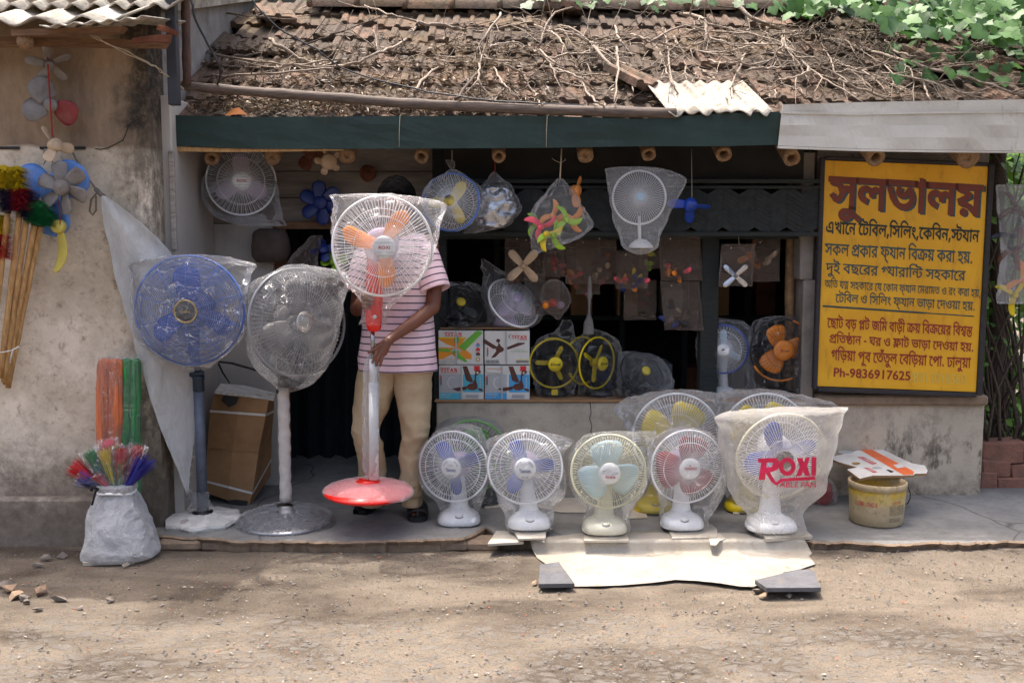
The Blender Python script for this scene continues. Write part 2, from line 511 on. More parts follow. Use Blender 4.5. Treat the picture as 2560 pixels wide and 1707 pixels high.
def wood(name, a, b, scale=(3, 3, 30), rough=0.8, bump=0.3):
    t = NT(name)
    n = t.noise(4, 6, 0.65, t.map(scale))
    return t.done(t.mix(t.ramp(n, 0.3, 0.7), a, b), rough, 0, t.bump(n, bump, 0.01))
M['bamboo'] = wood('bamboo', C(150, 118, 82), C(90, 68, 48), (6, 6, 6))
M['bamboo_pale'] = wood('pale_bamboo', C(206, 166, 112), C(150, 110, 66), (14, 14, 3))
M['bamboo_end'] = wood('bamboo_end', C(150, 120, 86), C(104, 78, 56), (20, 20, 20))
M['bamboo_grey'] = wood('weathered_bamboo', C(112, 98, 88), C(64, 54, 48), (3, 30, 30))
M['white_wood'] = wood('white_painted_wood', C(176, 170, 162), C(120, 110, 100), (3, 20, 20))
M['brown_wood'] = wood('brown_wood', C(134, 98, 68), C(80, 58, 42), (3, 20, 20))
M['dark_wood'] = wood('dark_green_wood', C(34, 41, 39), C(20, 24, 23), (3, 20, 20))
M['twig'] = wood('dead_vine', C(164, 149, 133), C(104, 92, 82), (20, 20, 20), 0.9, 0.5)
M['twig_dark'] = wood('dark_vine', C(92, 78, 66), C(50, 42, 36), (20, 20, 20), 0.9, 0.5)

def brown_carton():
    t = NT('brown_cardboard')
    x, y, z = t.xyz()
    w = t.wave(60, t.P(), 0.2, 'X')
    n = t.noise(6, 5)
    c = t.mix(t.ramp(n, 0.3, 0.75), C(164, 128, 92), C(132, 98, 68))
    c = t.mix(t.math('MULTIPLY', w, 0.08), c, C(110, 80, 54))
    return t.done(c, 0.8, 0, t.bump(t.math('ADD', n, t.math('MULTIPLY', w, 0.15)), 0.25, 0.01), 0.3)
M['carton'] = brown_carton()

def ground_mat():
    t = NT('dirt_road')
    p = t.P()
    fine = t.noise(170, 5, 0.75)
    mid = t.noise(9, 6, 0.65)
    big = t.noise(1.5, 5, 0.6, t.map((0.8, 1.6, 1)), 0.5)
    c = t.mix(t.ramp(big, 0.44, 0.60), C(122, 111, 98), C(74, 65, 56))
    c = t.mix(t.ramp(mid, 0.4, 0.68, 0, 0.6), c, C(104, 94, 81))
    c = t.mix(t.ramp(fine, 0.48, 0.72, 0, 0.75), c, C(70, 62, 55))
    grit = t.voro(130)
    gcol = t.voro(130, None, 'F1', 'Color')
    gs = t.n.new('ShaderNodeSeparateColor'); t.l.new(gcol, gs.inputs[0])
    isg = t.math('MULTIPLY', t.math('LESS_THAN', grit, 0.38), t.math('GREATER_THAN', gs.outputs[0], 0.62))
    c = t.mix(isg, c, t.mix(gs.outputs[1], C(66, 64, 63), C(116, 110, 102)))
    x, y, z = t.xyz()
    # trodden gravel strip along the road (worn grey stones set in the dirt)
    road = t.math('ADD', t.ramp(y, 4.0, 3.72), t.ramp(t.noise(3, 4), 0.3, 0.7, -0.55, 0.55))
    st = t.voro(15, t.map((0.75, 1.25, 1)), 'DISTANCE_TO_EDGE', 'Distance', 0.9)
    sm = t.math('MULTIPLY', t.ramp(st, 0.05, 0.14), t.ramp(road, 0.35, 0.75))
    sm = t.math('MULTIPLY', sm, t.ramp(t.noise(16, 4), 0.38, 0.56))
    c = t.mix(t.math('MULTIPLY', sm, 0.75), c, t.mix(mid, C(122, 115, 107), C(92, 89, 86)))
    h = t.math('ADD', t.math('MULTIPLY', fine, 0.5), t.math('MULTIPLY', mid, 0.9))
    h = t.math('ADD', h, t.math('MULTIPLY', isg, 0.25))
    h = t.math('ADD', h, t.math('MULTIPLY', sm, 0.5))
    return t.done(c, 0.95, 0, t.bump(h, 0.9, 0.012), 0.2)
M['ground'] = ground_mat()

def concrete(name, a, b, stain, sc=2.0, bands=False):
    t = NT(name)
    n1, n2, n3 = t.noise(sc, 7, 0.65), t.noise(sc * 7, 5, 0.7), t.noise(90, 4, 0.7)
    c = t.mix(t.ramp(n1, 0.35, 0.65), a, b)
    c = t.mix(t.ramp(n2, 0.5, 0.75, 0, 0.5), c, stain)
    c = t.mix(t.ramp(n3, 0.55, 0.75, 0, 0.3), c, stain)
    return t, c, t.bump(t.math('ADD', n2, t.math('MULTIPLY', n3, 0.4)), 0.35, 0.01)
t, c, nb = concrete('platform_cement', C(140, 139, 136), C(104, 104, 103), C(84, 80, 75), 2.2)
e_ = t.voro(1.1, t.map((1, 1.3, 1), t.mix(0.25, t.P(), t.n.new('ShaderNodeTexNoise').outputs['Color'])), 'DISTANCE_TO_EDGE')
c = t.mix(t.ramp(e_, 0.0, 0.006, 0.8, 0.0), c, C(60, 56, 52))
M['platform'] = t.done(c, 0.75, 0, nb, 0.3)
t, c, nb = concrete('counter_cement', C(190, 178, 160), C(162, 150, 134), C(112, 102, 92), 1.6)
x, y, z = t.xyz()
mould = t.math('MULTIPLY', t.ramp(t.noise(5, 7, 0.75, t.map((1.6, 1, 0.8))), 0.50, 0.60), t.math('MULTIPLY', t.ramp(x, 1.55, 2.0), t.ramp(z, 0.62, 0.3)))
c = t.mix(t.math('MULTIPLY', mould, 0.8), c, C(70, 64, 54))
foot = t.math('MULTIPLY', t.ramp(t.noise(12, 6, 0.7), 0.4, 0.62), t.ramp(z, 0.22, 0.06))
c = t.mix(t.math('MULTIPLY', foot, 0.7), c, C(64, 58, 52))
M['counter'] = t.done(c, 0.85, 0, nb, 0.25)
def left_wall_mat():
    t, c, nb = concrete('old_limewash', C(228, 214, 195), C(186, 171, 150), C(126, 114, 98), 3.4)
    x, y, z = t.xyz()
    wob = t.ramp(t.noise(3, 6), 0.3, 0.7, -0.12, 0.12)
    spots = t.ramp(t.noise(14, 7, 0.8), 0.56, 0.66)
    c = t.mix(t.math('MULTIPLY', spots, 0.6), c, C(110, 80, 60))
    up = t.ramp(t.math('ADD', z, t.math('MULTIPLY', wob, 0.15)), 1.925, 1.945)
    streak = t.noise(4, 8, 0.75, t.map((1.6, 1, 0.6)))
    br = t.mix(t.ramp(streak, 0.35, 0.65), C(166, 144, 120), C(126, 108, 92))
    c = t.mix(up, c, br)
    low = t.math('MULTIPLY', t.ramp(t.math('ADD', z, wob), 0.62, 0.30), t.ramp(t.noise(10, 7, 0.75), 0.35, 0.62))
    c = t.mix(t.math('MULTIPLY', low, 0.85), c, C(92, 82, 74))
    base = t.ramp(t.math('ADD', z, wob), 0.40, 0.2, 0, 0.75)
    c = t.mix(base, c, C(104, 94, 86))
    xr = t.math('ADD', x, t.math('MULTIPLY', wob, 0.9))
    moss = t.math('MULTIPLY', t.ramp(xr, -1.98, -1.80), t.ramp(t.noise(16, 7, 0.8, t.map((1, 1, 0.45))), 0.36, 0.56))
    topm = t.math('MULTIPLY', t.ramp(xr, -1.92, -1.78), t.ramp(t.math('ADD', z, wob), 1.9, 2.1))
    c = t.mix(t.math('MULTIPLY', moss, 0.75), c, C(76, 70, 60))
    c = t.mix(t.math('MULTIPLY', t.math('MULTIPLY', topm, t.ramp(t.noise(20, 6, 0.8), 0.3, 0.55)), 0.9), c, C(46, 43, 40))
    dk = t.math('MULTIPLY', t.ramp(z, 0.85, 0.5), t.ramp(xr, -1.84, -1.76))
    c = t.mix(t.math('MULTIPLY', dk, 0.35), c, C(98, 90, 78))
    return t.done(c, 0.92, 0, nb, 0.2)
M['left_wall'] = left_wall_mat()
def tile_mat():
    t = NT('mossy_terracotta')
    g = t.n.new('ShaderNodeAttribute'); g.attribute_name = 's'
    n = t.noise(7, 7, 0.7); n2 = t.noise(40, 5, 0.7); n3 = t.noise(2.2, 5, 0.6)
    c = t.mix(g.outputs['Fac'], C(136, 108, 93), C(86, 75, 67))
    c = t.mix(t.ramp(n, 0.36, 0.58, 0, 0.9), c, C(86, 78, 70))
    c = t.mix(t.ramp(n2, 0.48, 0.68, 0, 0.75), c, C(56, 50, 46))
    c = t.mix(t.ramp(n3, 0.5, 0.72, 0, 0.4), c, C(96, 82, 50))
    return t.done(c, 0.95, 0, t.bump(t.math('ADD', n, t.math('MULTIPLY', n2, 0.6)), 0.6, 0.012), 0.15)
M['tile'] = tile_mat()
def sheet_metal(name, a, b, rust=0.4):
    t = NT(name)
    n = t.noise(3, 6, 0.6); s = t.noise(9, 6, 0.7, t.map((3, 3, 0.7)))
    c = t.mix(t.ramp(n, 0.3, 0.7), a, b)
    c = t.mix(t.ramp(s, 0.60, 0.74, 0, rust), c, C(120, 84, 58))
    return t.done(c, 0.6, 0, t.bump(t.math('ADD', n, t.math('MULTIPLY', t.noise(1.3, 3), 1.5)), 0.5, 0.03), 0.35)
M['fascia_green'] = sheet_metal('green_tin', C(36, 56, 52), C(27, 44, 41), 0.2)
M['fascia_white'] = sheet_metal('white_tin', C(200, 198, 190), C(176, 172, 162), 0.5)
def asbestos():
    t = NT('cement_sheet')
    n, n2 = t.noise(5, 7, 0.7), t.noise(40, 5, 0.7)
    c = t.mix(t.ramp(n, 0.35, 0.65), C(196, 190, 178), C(140, 132, 120))
    c = t.mix(t.ramp(n2, 0.5, 0.7, 0, 0.6), c, C(92, 84, 74))
    return t.done(c, 0.9, 0, t.bump(n2, 0.4, 0.01), 0.2)
M['asbestos'] = asbestos()
def boards():
    t = NT('painted_boards')
    x, y, z = t.xyz()
    n = t.noise(5, 6, 0.65, t.map((0.6, 1, 4)))
    c = t.mix(t.ramp(n, 0.3, 0.7), C(150, 142, 134), C(108, 100, 94))
    return t.done(c, 0.8, 0, t.bump(n, 0.3, 0.01), 0.2)
M['boards'] = boards()
M['panel_white'] = simple('whitewashed_panel', C(186, 180, 172), 0.8, 0, 0.15, 4, 0.2, 30, dirt=(C(120, 110, 100), 0.4))
M['pillar'] = simple('bare_plaster', C(138, 130, 122), 0.9, 0, 0.3, 8, 0.4, 40, dirt=(C(82, 74, 66), 0.6))
M['plaster_grey'] = simple('grey_plaster', C(150, 144, 138), 0.9, 0, 0.3, 9, 0.4, 40, dirt=(C(70, 66, 60), 0.7))
M['inside'] = simple('dark_interior', C(34, 32, 31), 0.95, 0, 0.4, 4)  # near-black base colour for room walls, deck and hollow rafter ends
M['inside_floor'] = simple('interior_floor', C(74, 70, 66), 0.9, 0, 0.3, 4)
M['ledge'] = simple('rough_ledge', C(142, 122, 102), 0.95, 0, 0.35, 14, 0.6, 50)
def tarp():
    t = NT('woven_sack')
    n = t.noise(9, 7, 0.7, t.map((1.4, 1.4, 0.7)), 0.6)
    w = t.math('ADD', t.wave(90, None, 0.4, 'Z'), t.wave(90, None, 0.4, 'X'))
    c = t.mix(t.ramp(n, 0.35, 0.75), C(240, 240, 238), C(206, 204, 200))
    return t.done(c, 0.5, 0, t.bump(t.math('ADD', t.math('MULTIPLY', w, 0.06), n), 0.9, 0.04), 0.4)
M['tarp'] = tarp()
t, c, nb = concrete('cream_sheet', C(166, 161, 151), C(148, 140, 127), C(150, 134, 112), 3)
y_ = t.xyz()[1]
c = t.mix(t.math('MULTIPLY', t.ramp(t.noise(38, 5, 0.7), 0.56, 0.66), t.ramp(t.math('ADD', y_, t.ramp(t.noise(4, 3), 0.3, 0.7, -0.15, 0.15)), 4.75, 4.4, 0.15, 0.85)), c, C(128, 108, 86))
M['sheet'] = t.done(c, 0.7, 0, nb, 0.3)
def sign_yellow():
    t = NT('yellow_enamel')
    n, s, n3 = t.noise(3, 6), t.noise(10, 7, 0.7, t.map((2, 1, 0.6))), t.noise(4, 6, 0.7, t.map((0.5, 1, 5)))
    c = t.mix(t.ramp(n, 0.3, 0.7), C(226, 170, 36), C(204, 148, 28))
    c = t.mix(t.ramp(s, 0.54, 0.70, 0, 0.5), c, C(160, 112, 36))
    c = t.mix(t.ramp(n3, 0.63, 0.72, 0, 0.5), c, C(206, 190, 130))
    return t.done(c, 0.45, 0, t.bump(s, 0.15, 0.005), 0.4)
M['sign'] = sign_yellow()
M['sign_red'] = simple('sign_maroon', C(142, 30, 28), 0.5, 0, 0.2, 30)
M['sign_maroon'] = simple('sign_brown_red', C(112, 44, 22), 0.5, 0, 0.25, 14)
M['sign_black'] = simple('sign_black', C(26, 34, 28), 0.5, 0, 0.2, 30)
M['sign_teal'] = simple('sign_teal', C(42, 72, 76), 0.5, 0, 0.35, 30)
M['sign_faded'] = simple('sign_faded', C(206, 178, 84), 0.5, 0, 0.15, 30)
M['sign_frame'] = wood('sign_frame', C(52, 48, 50), C(34, 32, 34))
def shirt():
    t = NT('striped_jersey')
    g = t.n.new('ShaderNodeAttribute'); g.attribute_name = 's'
    f = t.math('FRACT', t.math('DIVIDE', g.outputs['Fac'], 0.0345))
    st = t.math('LESS_THAN', f, 0.19)
    n = t.noise(7, 5)
    c = t.mix(t.ramp(n, 0.35, 0.7), C(228, 200, 208), C(208, 176, 188))
    c = t.mix(st, c, C(74, 66, 82))
    return t.done(c, 0.85, 0, t.bump(t.noise(12, 4, 0.5, t.map((1, 1, 0.6))), 0.5, 0.03), 0.2)
M['shirt'] = shirt()
M['trousers'] = simple('khaki_cotton', C(178, 158, 128), 0.85, 0, 0.14, 6, 0.8, 12, spec=0.2)
def leaf(name, a, b, tr=0.35):
    t = NT(name)
    g = t.n.new('ShaderNodeAttribute'); g.attribute_name = 's'
    c = t.mix(g.outputs['Fac'], a, b)
    t.done(c, 0.5, 0, None, 0.4)
    tl = t.n.new('ShaderNodeBsdfTranslucent'); t.l.new(c, tl.inputs[0])
    mx = t.n.new('ShaderNodeMixShader'); mx.inputs[0].default_value = tr
    t.l.new(t.b.outputs[0], mx.inputs[1]); t.l.new(tl.outputs[0], mx.inputs[2]); t.l.new(mx.outputs[0], t.out.inputs[0])
    return t.m
M['vine_leaf'] = leaf('vine_leaf', C(32, 70, 26), C(90, 128, 66))
M['tree_leaf'] = leaf('tree_leaf', C(44, 92, 24), C(110, 150, 40))
M['dark_leaf'] = leaf('thicket_leaf', C(52, 100, 36), C(140, 180, 76))
M['dry_leaf'] = leaf('dry_leaf', C(74, 62, 52), C(146, 130, 110), 0.1)
M['bark'] = simple('grey_bark', C(112, 98, 84), 0.95, 0, 0.4, 8, 0.7, 40)
M['flower'] = simple('red_blossom', C(226, 90, 60), 0.7, 0, 0.2)
M['newspaper'] = None
def news():
    t = NT('newsprint')
    v = t.map((28, 28, 28))
    b = t.voro(26, None, 'F1', 'Color', 0.6)
    g = t.n.new('ShaderNodeSeparateColor'); t.l.new(b, g.inputs[0])
    lines = t.wave(160, None, 0.5, 'Y')
    c = t.mix(t.math('MULTIPLY', t.math('MULTIPLY', lines, 0.45), t.math('GREATER_THAN', g.outputs[0], 0.3)), C(208, 206, 200), C(120, 118, 116))
    c = t.mix(t.math('MULTIPLY', t.math('GREATER_THAN', g.outputs[1], 0.93), 0.5), c, C(120, 90, 84))
    return t.done(c, 0.6, 0, t.bump(t.noise(14, 4), 0.4, 0.02), 0.4)
M['newspaper'] = news()
def bucket_mat():
    t = NT('worn_bucket')
    n, n2 = t.noise(9, 7, 0.75), t.noise(40, 6, 0.75)
    x, y, z = t.xyz()
    band = t.math('MULTIPLY', t.ramp(z, 0.25, 0.235), t.ramp(t.math('ADD', z, t.ramp(n, 0.3, 0.7, -0.09, 0.09)), 0.16, 0.22))
    c = t.mix(band, C(170, 152, 122), C(196, 164, 34))
    c = t.mix(t.ramp(n, 0.46, 0.6, 0, 0.8), c, C(184, 172, 142))
    c = t.mix(t.ramp(n2, 0.54, 0.68, 0, 0.7), c, C(112, 94, 66))
    return t.done(c, 0.7, 0, t.bump(n2, 0.15, 0.005), 0.3)
M['bucket'] = bucket_mat()
M['brick'] = simple('old_brick', C(140, 98, 82), 0.95, 0, 0.35, 12, 0.7, 60, dirt=(C(96, 84, 76), 0.7))
def bristly(name, a, b):
    t = NT(name)
    n = t.noise(10, 4, 0.7, t.map((12, 12, 0.5)))
    return t.done(t.mix(t.ramp(n, 0.35, 0.65), a, b), 0.5, 0, t.bump(n, 0.8, 0.01), 0.4)
M['bristle_orange'] = bristly('orange_bristle', C(226, 130, 84), C(176, 84, 48))
M['bristle_green'] = bristly('green_bristle', C(52, 156, 84), C(22, 98, 48))
M['bristle_yellow'] = simple('yellow_bristle', C(224, 196, 20), 0.6, 0, 0.2, 30)
M['bristle_red'] = simple('red_bristle', C(196, 26, 34), 0.6, 0, 0.2, 30)
M['bristle_blue'] = simple('blue_bristle', C(52, 52, 150), 0.6, 0, 0.2, 30)
M['bristle_black'] = simple('dark_bristle', C(44, 40, 70), 0.6, 0, 0.2, 30)
M['black_cloth'] = simple('black_cloth', C(28, 27, 30), 0.9, 0, 0.3, 20, 0.4, 60)
M['dusty'] = simple('dusty_cloth', C(96, 82, 74), 0.95, 0, 0.3, 10, 0.4, 50)
M['curtain'] = simple('dark_curtain', C(24, 34, 40), 0.95, 0, 0.4, 8)
# ------------------------------------------------------------------ ground and platform
R = random.Random(4)
def nz(x, y, s): return noise.noise(Vector((x * s, y * s, 3.1)))
mb = MB()
xs = [-60, -25, -10, -5] + [-3.2 + i * 0.04 for i in range(161)] + [5, 10, 25, 60]
ys = [-30, -8, 0, 2.0] + [2.6 + i * 0.035 for i in range(80)] + [5.6, 7, 10, 16, 30, 60]
vs = []
for y in ys:
    for x in xs:
        near = 1.0 if (-3.3 < x < 3.4 and 2.5 < y < 5.5) else 0.0
        z = near * (0.010 * nz(x, y, 1.3) + 0.006 * nz(x, y, 5) + 0.004 * nz(x, y, 17))
        if near: z += 0.022 * max(0.0, min(1.0, (x - 0.6) / 1.2)) * max(0.0, min(1.0, (y - 4.1) / 0.5))
        if y > 4.75 and near: z -= 0.03
        vs.append((x, y, z))
nx = len(xs)
fs = [(j * nx + i, j * nx + i + 1, (j + 1) * nx + i + 1, (j + 1) * nx + i) for j in range(len(ys) - 1) for i in range(nx - 1)]
mb.add(vs, fs)
ground = structure('ground', mb, M['ground'])

def edge_pts():
    px = [(372, 1335), (430, 1341), (520, 1345), (600, 1352), (700, 1352), (820, 1354), (960, 1352), (1080, 1348), (1160, 1345), (1215, 1318), (1240, 1336),
          (1330, 1346), (1500, 1350), (1800, 1350), (2010, 1349), (2060, 1356), (2120, 1352), (2185, 1359), (2260, 1360), (2330, 1354), (2420, 1357), (2520, 1352), (2640, 1354), (3300, 1354)]
    out = []
    for (u0, v0), (u1, v1) in zip(px, px[1:]):
        k = max(1, int((u1 - u0) / 12))
        for i in range(k):
            f = i / k
            out.append(G(u0 + (u1 - u0) * f, v0 + (v1 - v0) * f + R.uniform(-1.6, 1.6), ZP))
    return out
E_ = edge_pts()
mb = MB()
vs = []
for p in E_:
    j = R.uniform(-0.008, 0.008)
    vs += [(p.x, p.y + 0.012, ZP), (p.x + j, p.y, ZP - 0.008), (p.x + j * 2, p.y + 0.01 + R.uniform(0, 0.012), ZP - 0.03), (p.x, p.y + 0.035, ZP - 0.12), (p.x, 7.6, ZP)]
fs = []
for i in range(len(E_) - 1):
    a, b = i * 5, (i + 1) * 5
    fs += [(a + 4, a, b, b + 4), (a, a + 1, b + 1, b), (a + 1, a + 2, b + 2, b + 1), (a + 2, a + 3, b + 3, b + 2)]
mb.add(vs, [f[::-1] for f in fs], 0, False)
mb.m = [0 if k % 4 == 0 else 1 for k in range(len(fs))]
structure('pavement', mb, [M['platform'], M['ledge']])
# worn brick edging along the left half of the platform
mb = MB()
x = P(395, 1350, 4.75).x
while x < P(1215, 1350, 4.75).x:
    w = R.uniform(0.12, 0.26)
    y0 = G(800, 1358, 0.03).y + R.uniform(-0.015, 0.01)
    cbox(mb, (x + w / 2, y0 + 0.06, 0.012 + R.uniform(-0.006, 0.008)), (w + 0.01, 0.13, 0.05), 0.012,
         Matrix.Translation((x + w / 2, y0, 0)) @ Matrix.Rotation(R.uniform(-0.06, 0.06), 4, 'Z') @ Matrix.Translation((-x - w / 2, -y0, 0)))
    x += w
structure('kerb', mb, M['ledge'])

# loose grit and pebbles: nobody could count them
mb = MB()
cnt = 0
while cnt < 9500:
    u, v = R.uniform(-60, 2620), 1345 + 370 * R.random() ** 1.25
    p = G(u, v, 0.0)
    dens = 0.35 + 0.65 * max(0, noise.noise(Vector((p.x * 2.2, p.y * 3.5, 9))) + 0.45)
    if v < 1480: dens += 0.25
    if R.random() > dens or (1310 < u < 2045 and v < 1478) or p.y > 4.68: continue
    s = 0.0017 + 0.0062 * R.random() ** 5
    pts = [(p.x + R.uniform(-s, s) * 1.3, p.y + R.uniform(-s, s), 0.004 + 0.012 * nz(p.x, p.y, 1.3) * 0.8 + 0.022 * max(0.0, min(1.0, (p.x - 0.6) / 1.2)) * max(0.0, min(1.0, (p.y - 4.1) / 0.5)) + R.uniform(0.0, s)) for _ in range(7)]
    hull(mb, pts, 0 if R.random() < 0.72 else (1 if R.random() < 0.8 else 2))
    cnt += 1
o = mk('gravel', mb, [simple('grey_grit', C(112, 108, 106), 0.9, 0, 0.4, 60), simple('pale_grit', C(146, 138, 126), 0.9, 0, 0.3, 60), simple('red_grit', C(160, 100, 72), 0.9, 0, 0.3, 60)])
tag(o, 'loose grey grit and pebbles scattered over the dirt road', 'gravel', None, 'stuff')
# a handful of bigger stones
BIG = [(22, 1476, 22), (28, 1492, 20), (60, 1496, 14), (102, 1481, 20), (144, 1500, 15), (12, 1462, 16), (48, 1488, 12), (70, 1504, 10), (276, 1499, 14), (200, 1520, 9), (98, 1414, 14), (115, 1396, 18), (150, 1390, 14), (316, 1413, 9), (426, 1360, 10), (95, 1525, 11), (388, 1494, 7), (1898, 1478, 19), (1910, 1490, 12), (1972, 1491, 9), (2046, 1452, 8), (1340, 1456, 9)]
for u, v, r in BIG:
    p = G(u, v, 0.01); s = r * mpp(v, p.y)
    mb = MB()
    hull(mb, [(p.x + R.gauss(0, s * 0.55), p.y + R.gauss(0, s * 0.5), max(-0.004, p.z + R.gauss(s * 0.2, s * 0.35))) for _ in range(14)])
    red = (u in (102, 28, 22, 1910, 2046, 1340))
    where = 'at the foot of the old wall' if v < 1440 and u < 500 else ('at the left edge of the road' if u < 500 else 'beside the slate slabs on the sheet')
    one('stone', mb, M['brickbit'] if red else M['stone'], ('reddish ' if red else 'grey ') + 'broken stone lying in the dirt ' + where, 'stone', 'loose stones on the road')

# ------------------------------------------------------------------ the shop building
CW = G(1700, 1237, ZP).y
YF = 5.15                                                   # plane of the eaves boards
shop = thing('shop_building', (0.3, 5.6, 0), 'low tiled roadside shop with dark open front and cement counter', 'building')
def part(name, mb, mats, parent=None): return mk(name, mb, mats, parent or shop)
def zx(u, v, y):
    p = P(u, v, y); return p.x, p.z
XR = P(2458, 1100, CW).x
XL = -1.76
XD0, XD1 = P(712, 900, 5.7).x, P(1091, 1000, CW).x
ZC = P(1700, 1003, CW).z
mb = MB()
bx(mb, (XD1, CW, -0.05), (XR, CW + 0.3, ZC - 0.004), 0, 0.006)
counter = part('counter_wall', mb, M['counter'])
mb = MB()      # settlement crack down the face
px = [(1475, 1004), (1478, 1030), (1474, 1046), (1480, 1064), (1477, 1078), (1484, 1094), (1482, 1104), (1487, 1122)]
tube(mb, [P(u, v, CW - 0.0005) for u, v in px], [0.0028, 0.002, 0.0024, 0.0018, 0.0026, 0.0016, 0.002, 0.001], 5)
part('crack', mb, M['ink_black'], counter)
mb = MB()
bx(mb, (XD1 - 0.01, CW - 0.012, ZC - 0.004), (P(2010, 1000, CW).x, CW + 0.42, ZC + 0.006), 0, 0.003)
part('counter_board', mb, M['carton'])
zl0, zl1 = P(2200, 1012, CW).z, P(2200, 986, CW).z
mb = MB()
bx(mb, (P(2036, 1000, CW).x, CW - 0.035, zl0), (XR + 0.005, CW + 0.3, zl1), 0, 0.012)
part('ledge', mb, M['ledge'])
mb = MB()
bx(mb, (P(2038, 900, CW).x, CW + 0.08, zl1), (XR - 0.004, CW + 0.24, 2.25), 0, 0.006)
bx(mb, (XR - 0.1, CW + 0.24, -0.05), (XR - 0.004, 7.5, 2.25), 0, 0.006)
part('side_wall', mb, M['plaster_grey'])
mb = MB()
pz = [(2001, 2033, 1000), (2000, 2034, 700), (2003, 2036, 520), (2006, 2040, 380)]
for (a, b, v), (a2, b2, v2) in zip(pz, pz[1:]):
    p, q = P(a, v, CW), P(b2, v2, CW)
    bx(mb, (p.x, CW + 0.001, P(a, v, CW).z), (P(b, v, CW).x, CW + 0.2, q.z), 0, 0.008)
part('pillar', mb, M['pillar'])
mb = MB()      # front end of the left jamb and its painted edge
bx(mb, (P(388, 600, 5.1).x, 5.08, ZP), (P(441, 600, 5.1).x, 5.75, 2.2), 0, 0.006)
part('jamb', mb, M['panel_white'])
mb = MB()
bx(mb, (P(430, 600, 5.07).x, 5.055, P(430, 625, 5.07).z), (P(443, 600, 5.07).x, 5.079, 1.93), 0, 0.003)
part('jamb_batten', mb, M['white_wood'])
mb = MB()
bx(mb, (XL + 0.002, 5.78, ZP), (P(690, 900, 5.78).x, 5.86, P(600, 560, 5.78).z), 0, 0.003)
part('wall_panel', mb, M['panel_white'])
mb = MB()
bx(mb, (P(690, 900, 5.8).x, 5.80, ZP), (P(714, 900, 5.8).x, 5.9, P(600, 560, 5.8).z), 0, 0.004)
part('door_post', mb, M['brown_wood'])
mb = MB()
z0 = P(700, 560, 5.80).z
for k in range(5):
    h = (2.32 - z0) / 5
    bx(mb, (XL + 0.002, 5.79 + 0.002 * (k % 2), z0 + k * h + 0.002), (P(1110, 500, 5.8).x, 5.84, z0 + (k + 1) * h - 0.002), 0, 0.003)
part('wall_boards', mb, M['boards'])
mb = MB()
bx(mb, (P(690, 560, 5.78).x, 5.74, z0 - 0.03), (P(1100, 560, 5.78).x, 5.79, z0 + 0.012), 0, 0.003)
part('door_lintel', mb, M['brown_wood'])
mb = MB()      # the dark room: back, ends, floor, shelves
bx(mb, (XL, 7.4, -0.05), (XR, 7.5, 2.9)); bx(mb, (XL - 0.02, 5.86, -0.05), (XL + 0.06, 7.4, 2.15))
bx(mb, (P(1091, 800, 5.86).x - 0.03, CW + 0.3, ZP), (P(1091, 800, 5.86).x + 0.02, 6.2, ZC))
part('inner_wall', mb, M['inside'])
mb = MB()
bx(mb, (XD1 + 0.3, 6.7, 0.4), (XR - 0.3, 7.1, 0.44)); bx(mb, (XD1 + 0.3, 6.7, 0.95), (XR - 0.3, 7.1, 0.98)); bx(mb, (XD1 + 0.3, 6.7, 1.4), (XR - 0.3, 7.1, 1.43))
for k in range(5): bx(mb, (XD1 + 0.3 + k * 0.42, 6.72, 0.06), (XD1 + 0.34 + k * 0.42, 6.76, 1.9))
part('inner_shelf', mb, M['dark_wood'])
mb = MB()
vs = []
for i in range(60):
    u = 690 + 400 * i / 59
    for j, v in enumerate((562, 900, 1225)):
        p = P(u, v, 6.55 + 0.05 * math.sin(i * 0.9) + 0.02 * math.sin(i * 2.3 + j))
        vs.append(p)
mb.add(vs, [(i * 3 + j, i * 3 + j + 1, i * 3 + j + 4, i * 3 + j + 3) for i in range(59) for j in range(2)])
part('door_curtain', mb, M['curtain'])
# dark green posts, lintel and the woven top-hung shutter
mb = MB()
for u0, u1 in ((1748, 1792), (1085, 1118)):
    bx(mb, (P(u0, 800, CW + 0.1).x, CW + 0.06, ZC), (P(u1, 800, CW + 0.1).x, CW + 0.14, 2.1))
bx(mb, (P(1085, 600, CW + 0.1).x, CW + 0.055, P(1500, 598, CW + 0.06).z), (P(2003, 600, CW + 0.1).x, CW + 0.15, P(1500, 575, CW + 0.06).z))
part('window_frame', mb, M['dark_wood'])
mb = MB()
ys_, zt, zb = CW - 0.08, P(1500, 448, CW - 0.08).z, P(1500, 580, CW - 0.08).z
xa, xb = P(1090, 500, ys_).x, P(2058, 500, ys_).x
for zz, hh in ((zt, 0.022), (zt - 0.035, 0.016), ((zt + zb) / 2 + 0.03, 0.0), (zb, 0.024)):
    if hh: bx(mb, (xa, ys_ - 0.012, zz - hh), (xb, ys_ + 0.012, zz), 0, 0.003)
shut = part('shutter', mb, M['dark_wood'])
mb = MB()
k = 0
x = xa
while x < xb - 0.05:      # chevron weave of split bamboo
    for q in range(9):
        z = zb + q * (zt - 0.055 - zb) / 9
        h = (zt - 0.055 - zb) / 9
        s = 0.05 if k % 2 else -0.05
        mb.add([(x, ys_ + 0.002 * (q % 2), z - s * 0.5), (x + 0.085, ys_ + 0.002 * (q % 2), z + s * 0.5), (x + 0.085, ys_ + 0.003, z + s * 0.5 + h - 0.001), (x, ys_ + 0.003, z - s * 0.5 + h - 0.001)], [(0, 1, 2, 3)], 0, False)
    x += 0.086; k += 1
part('woven_panel', mb, simple('dark_weave', C(34, 39, 38), 0.8, 0, 0.4, 20), shut)
mb = MB()
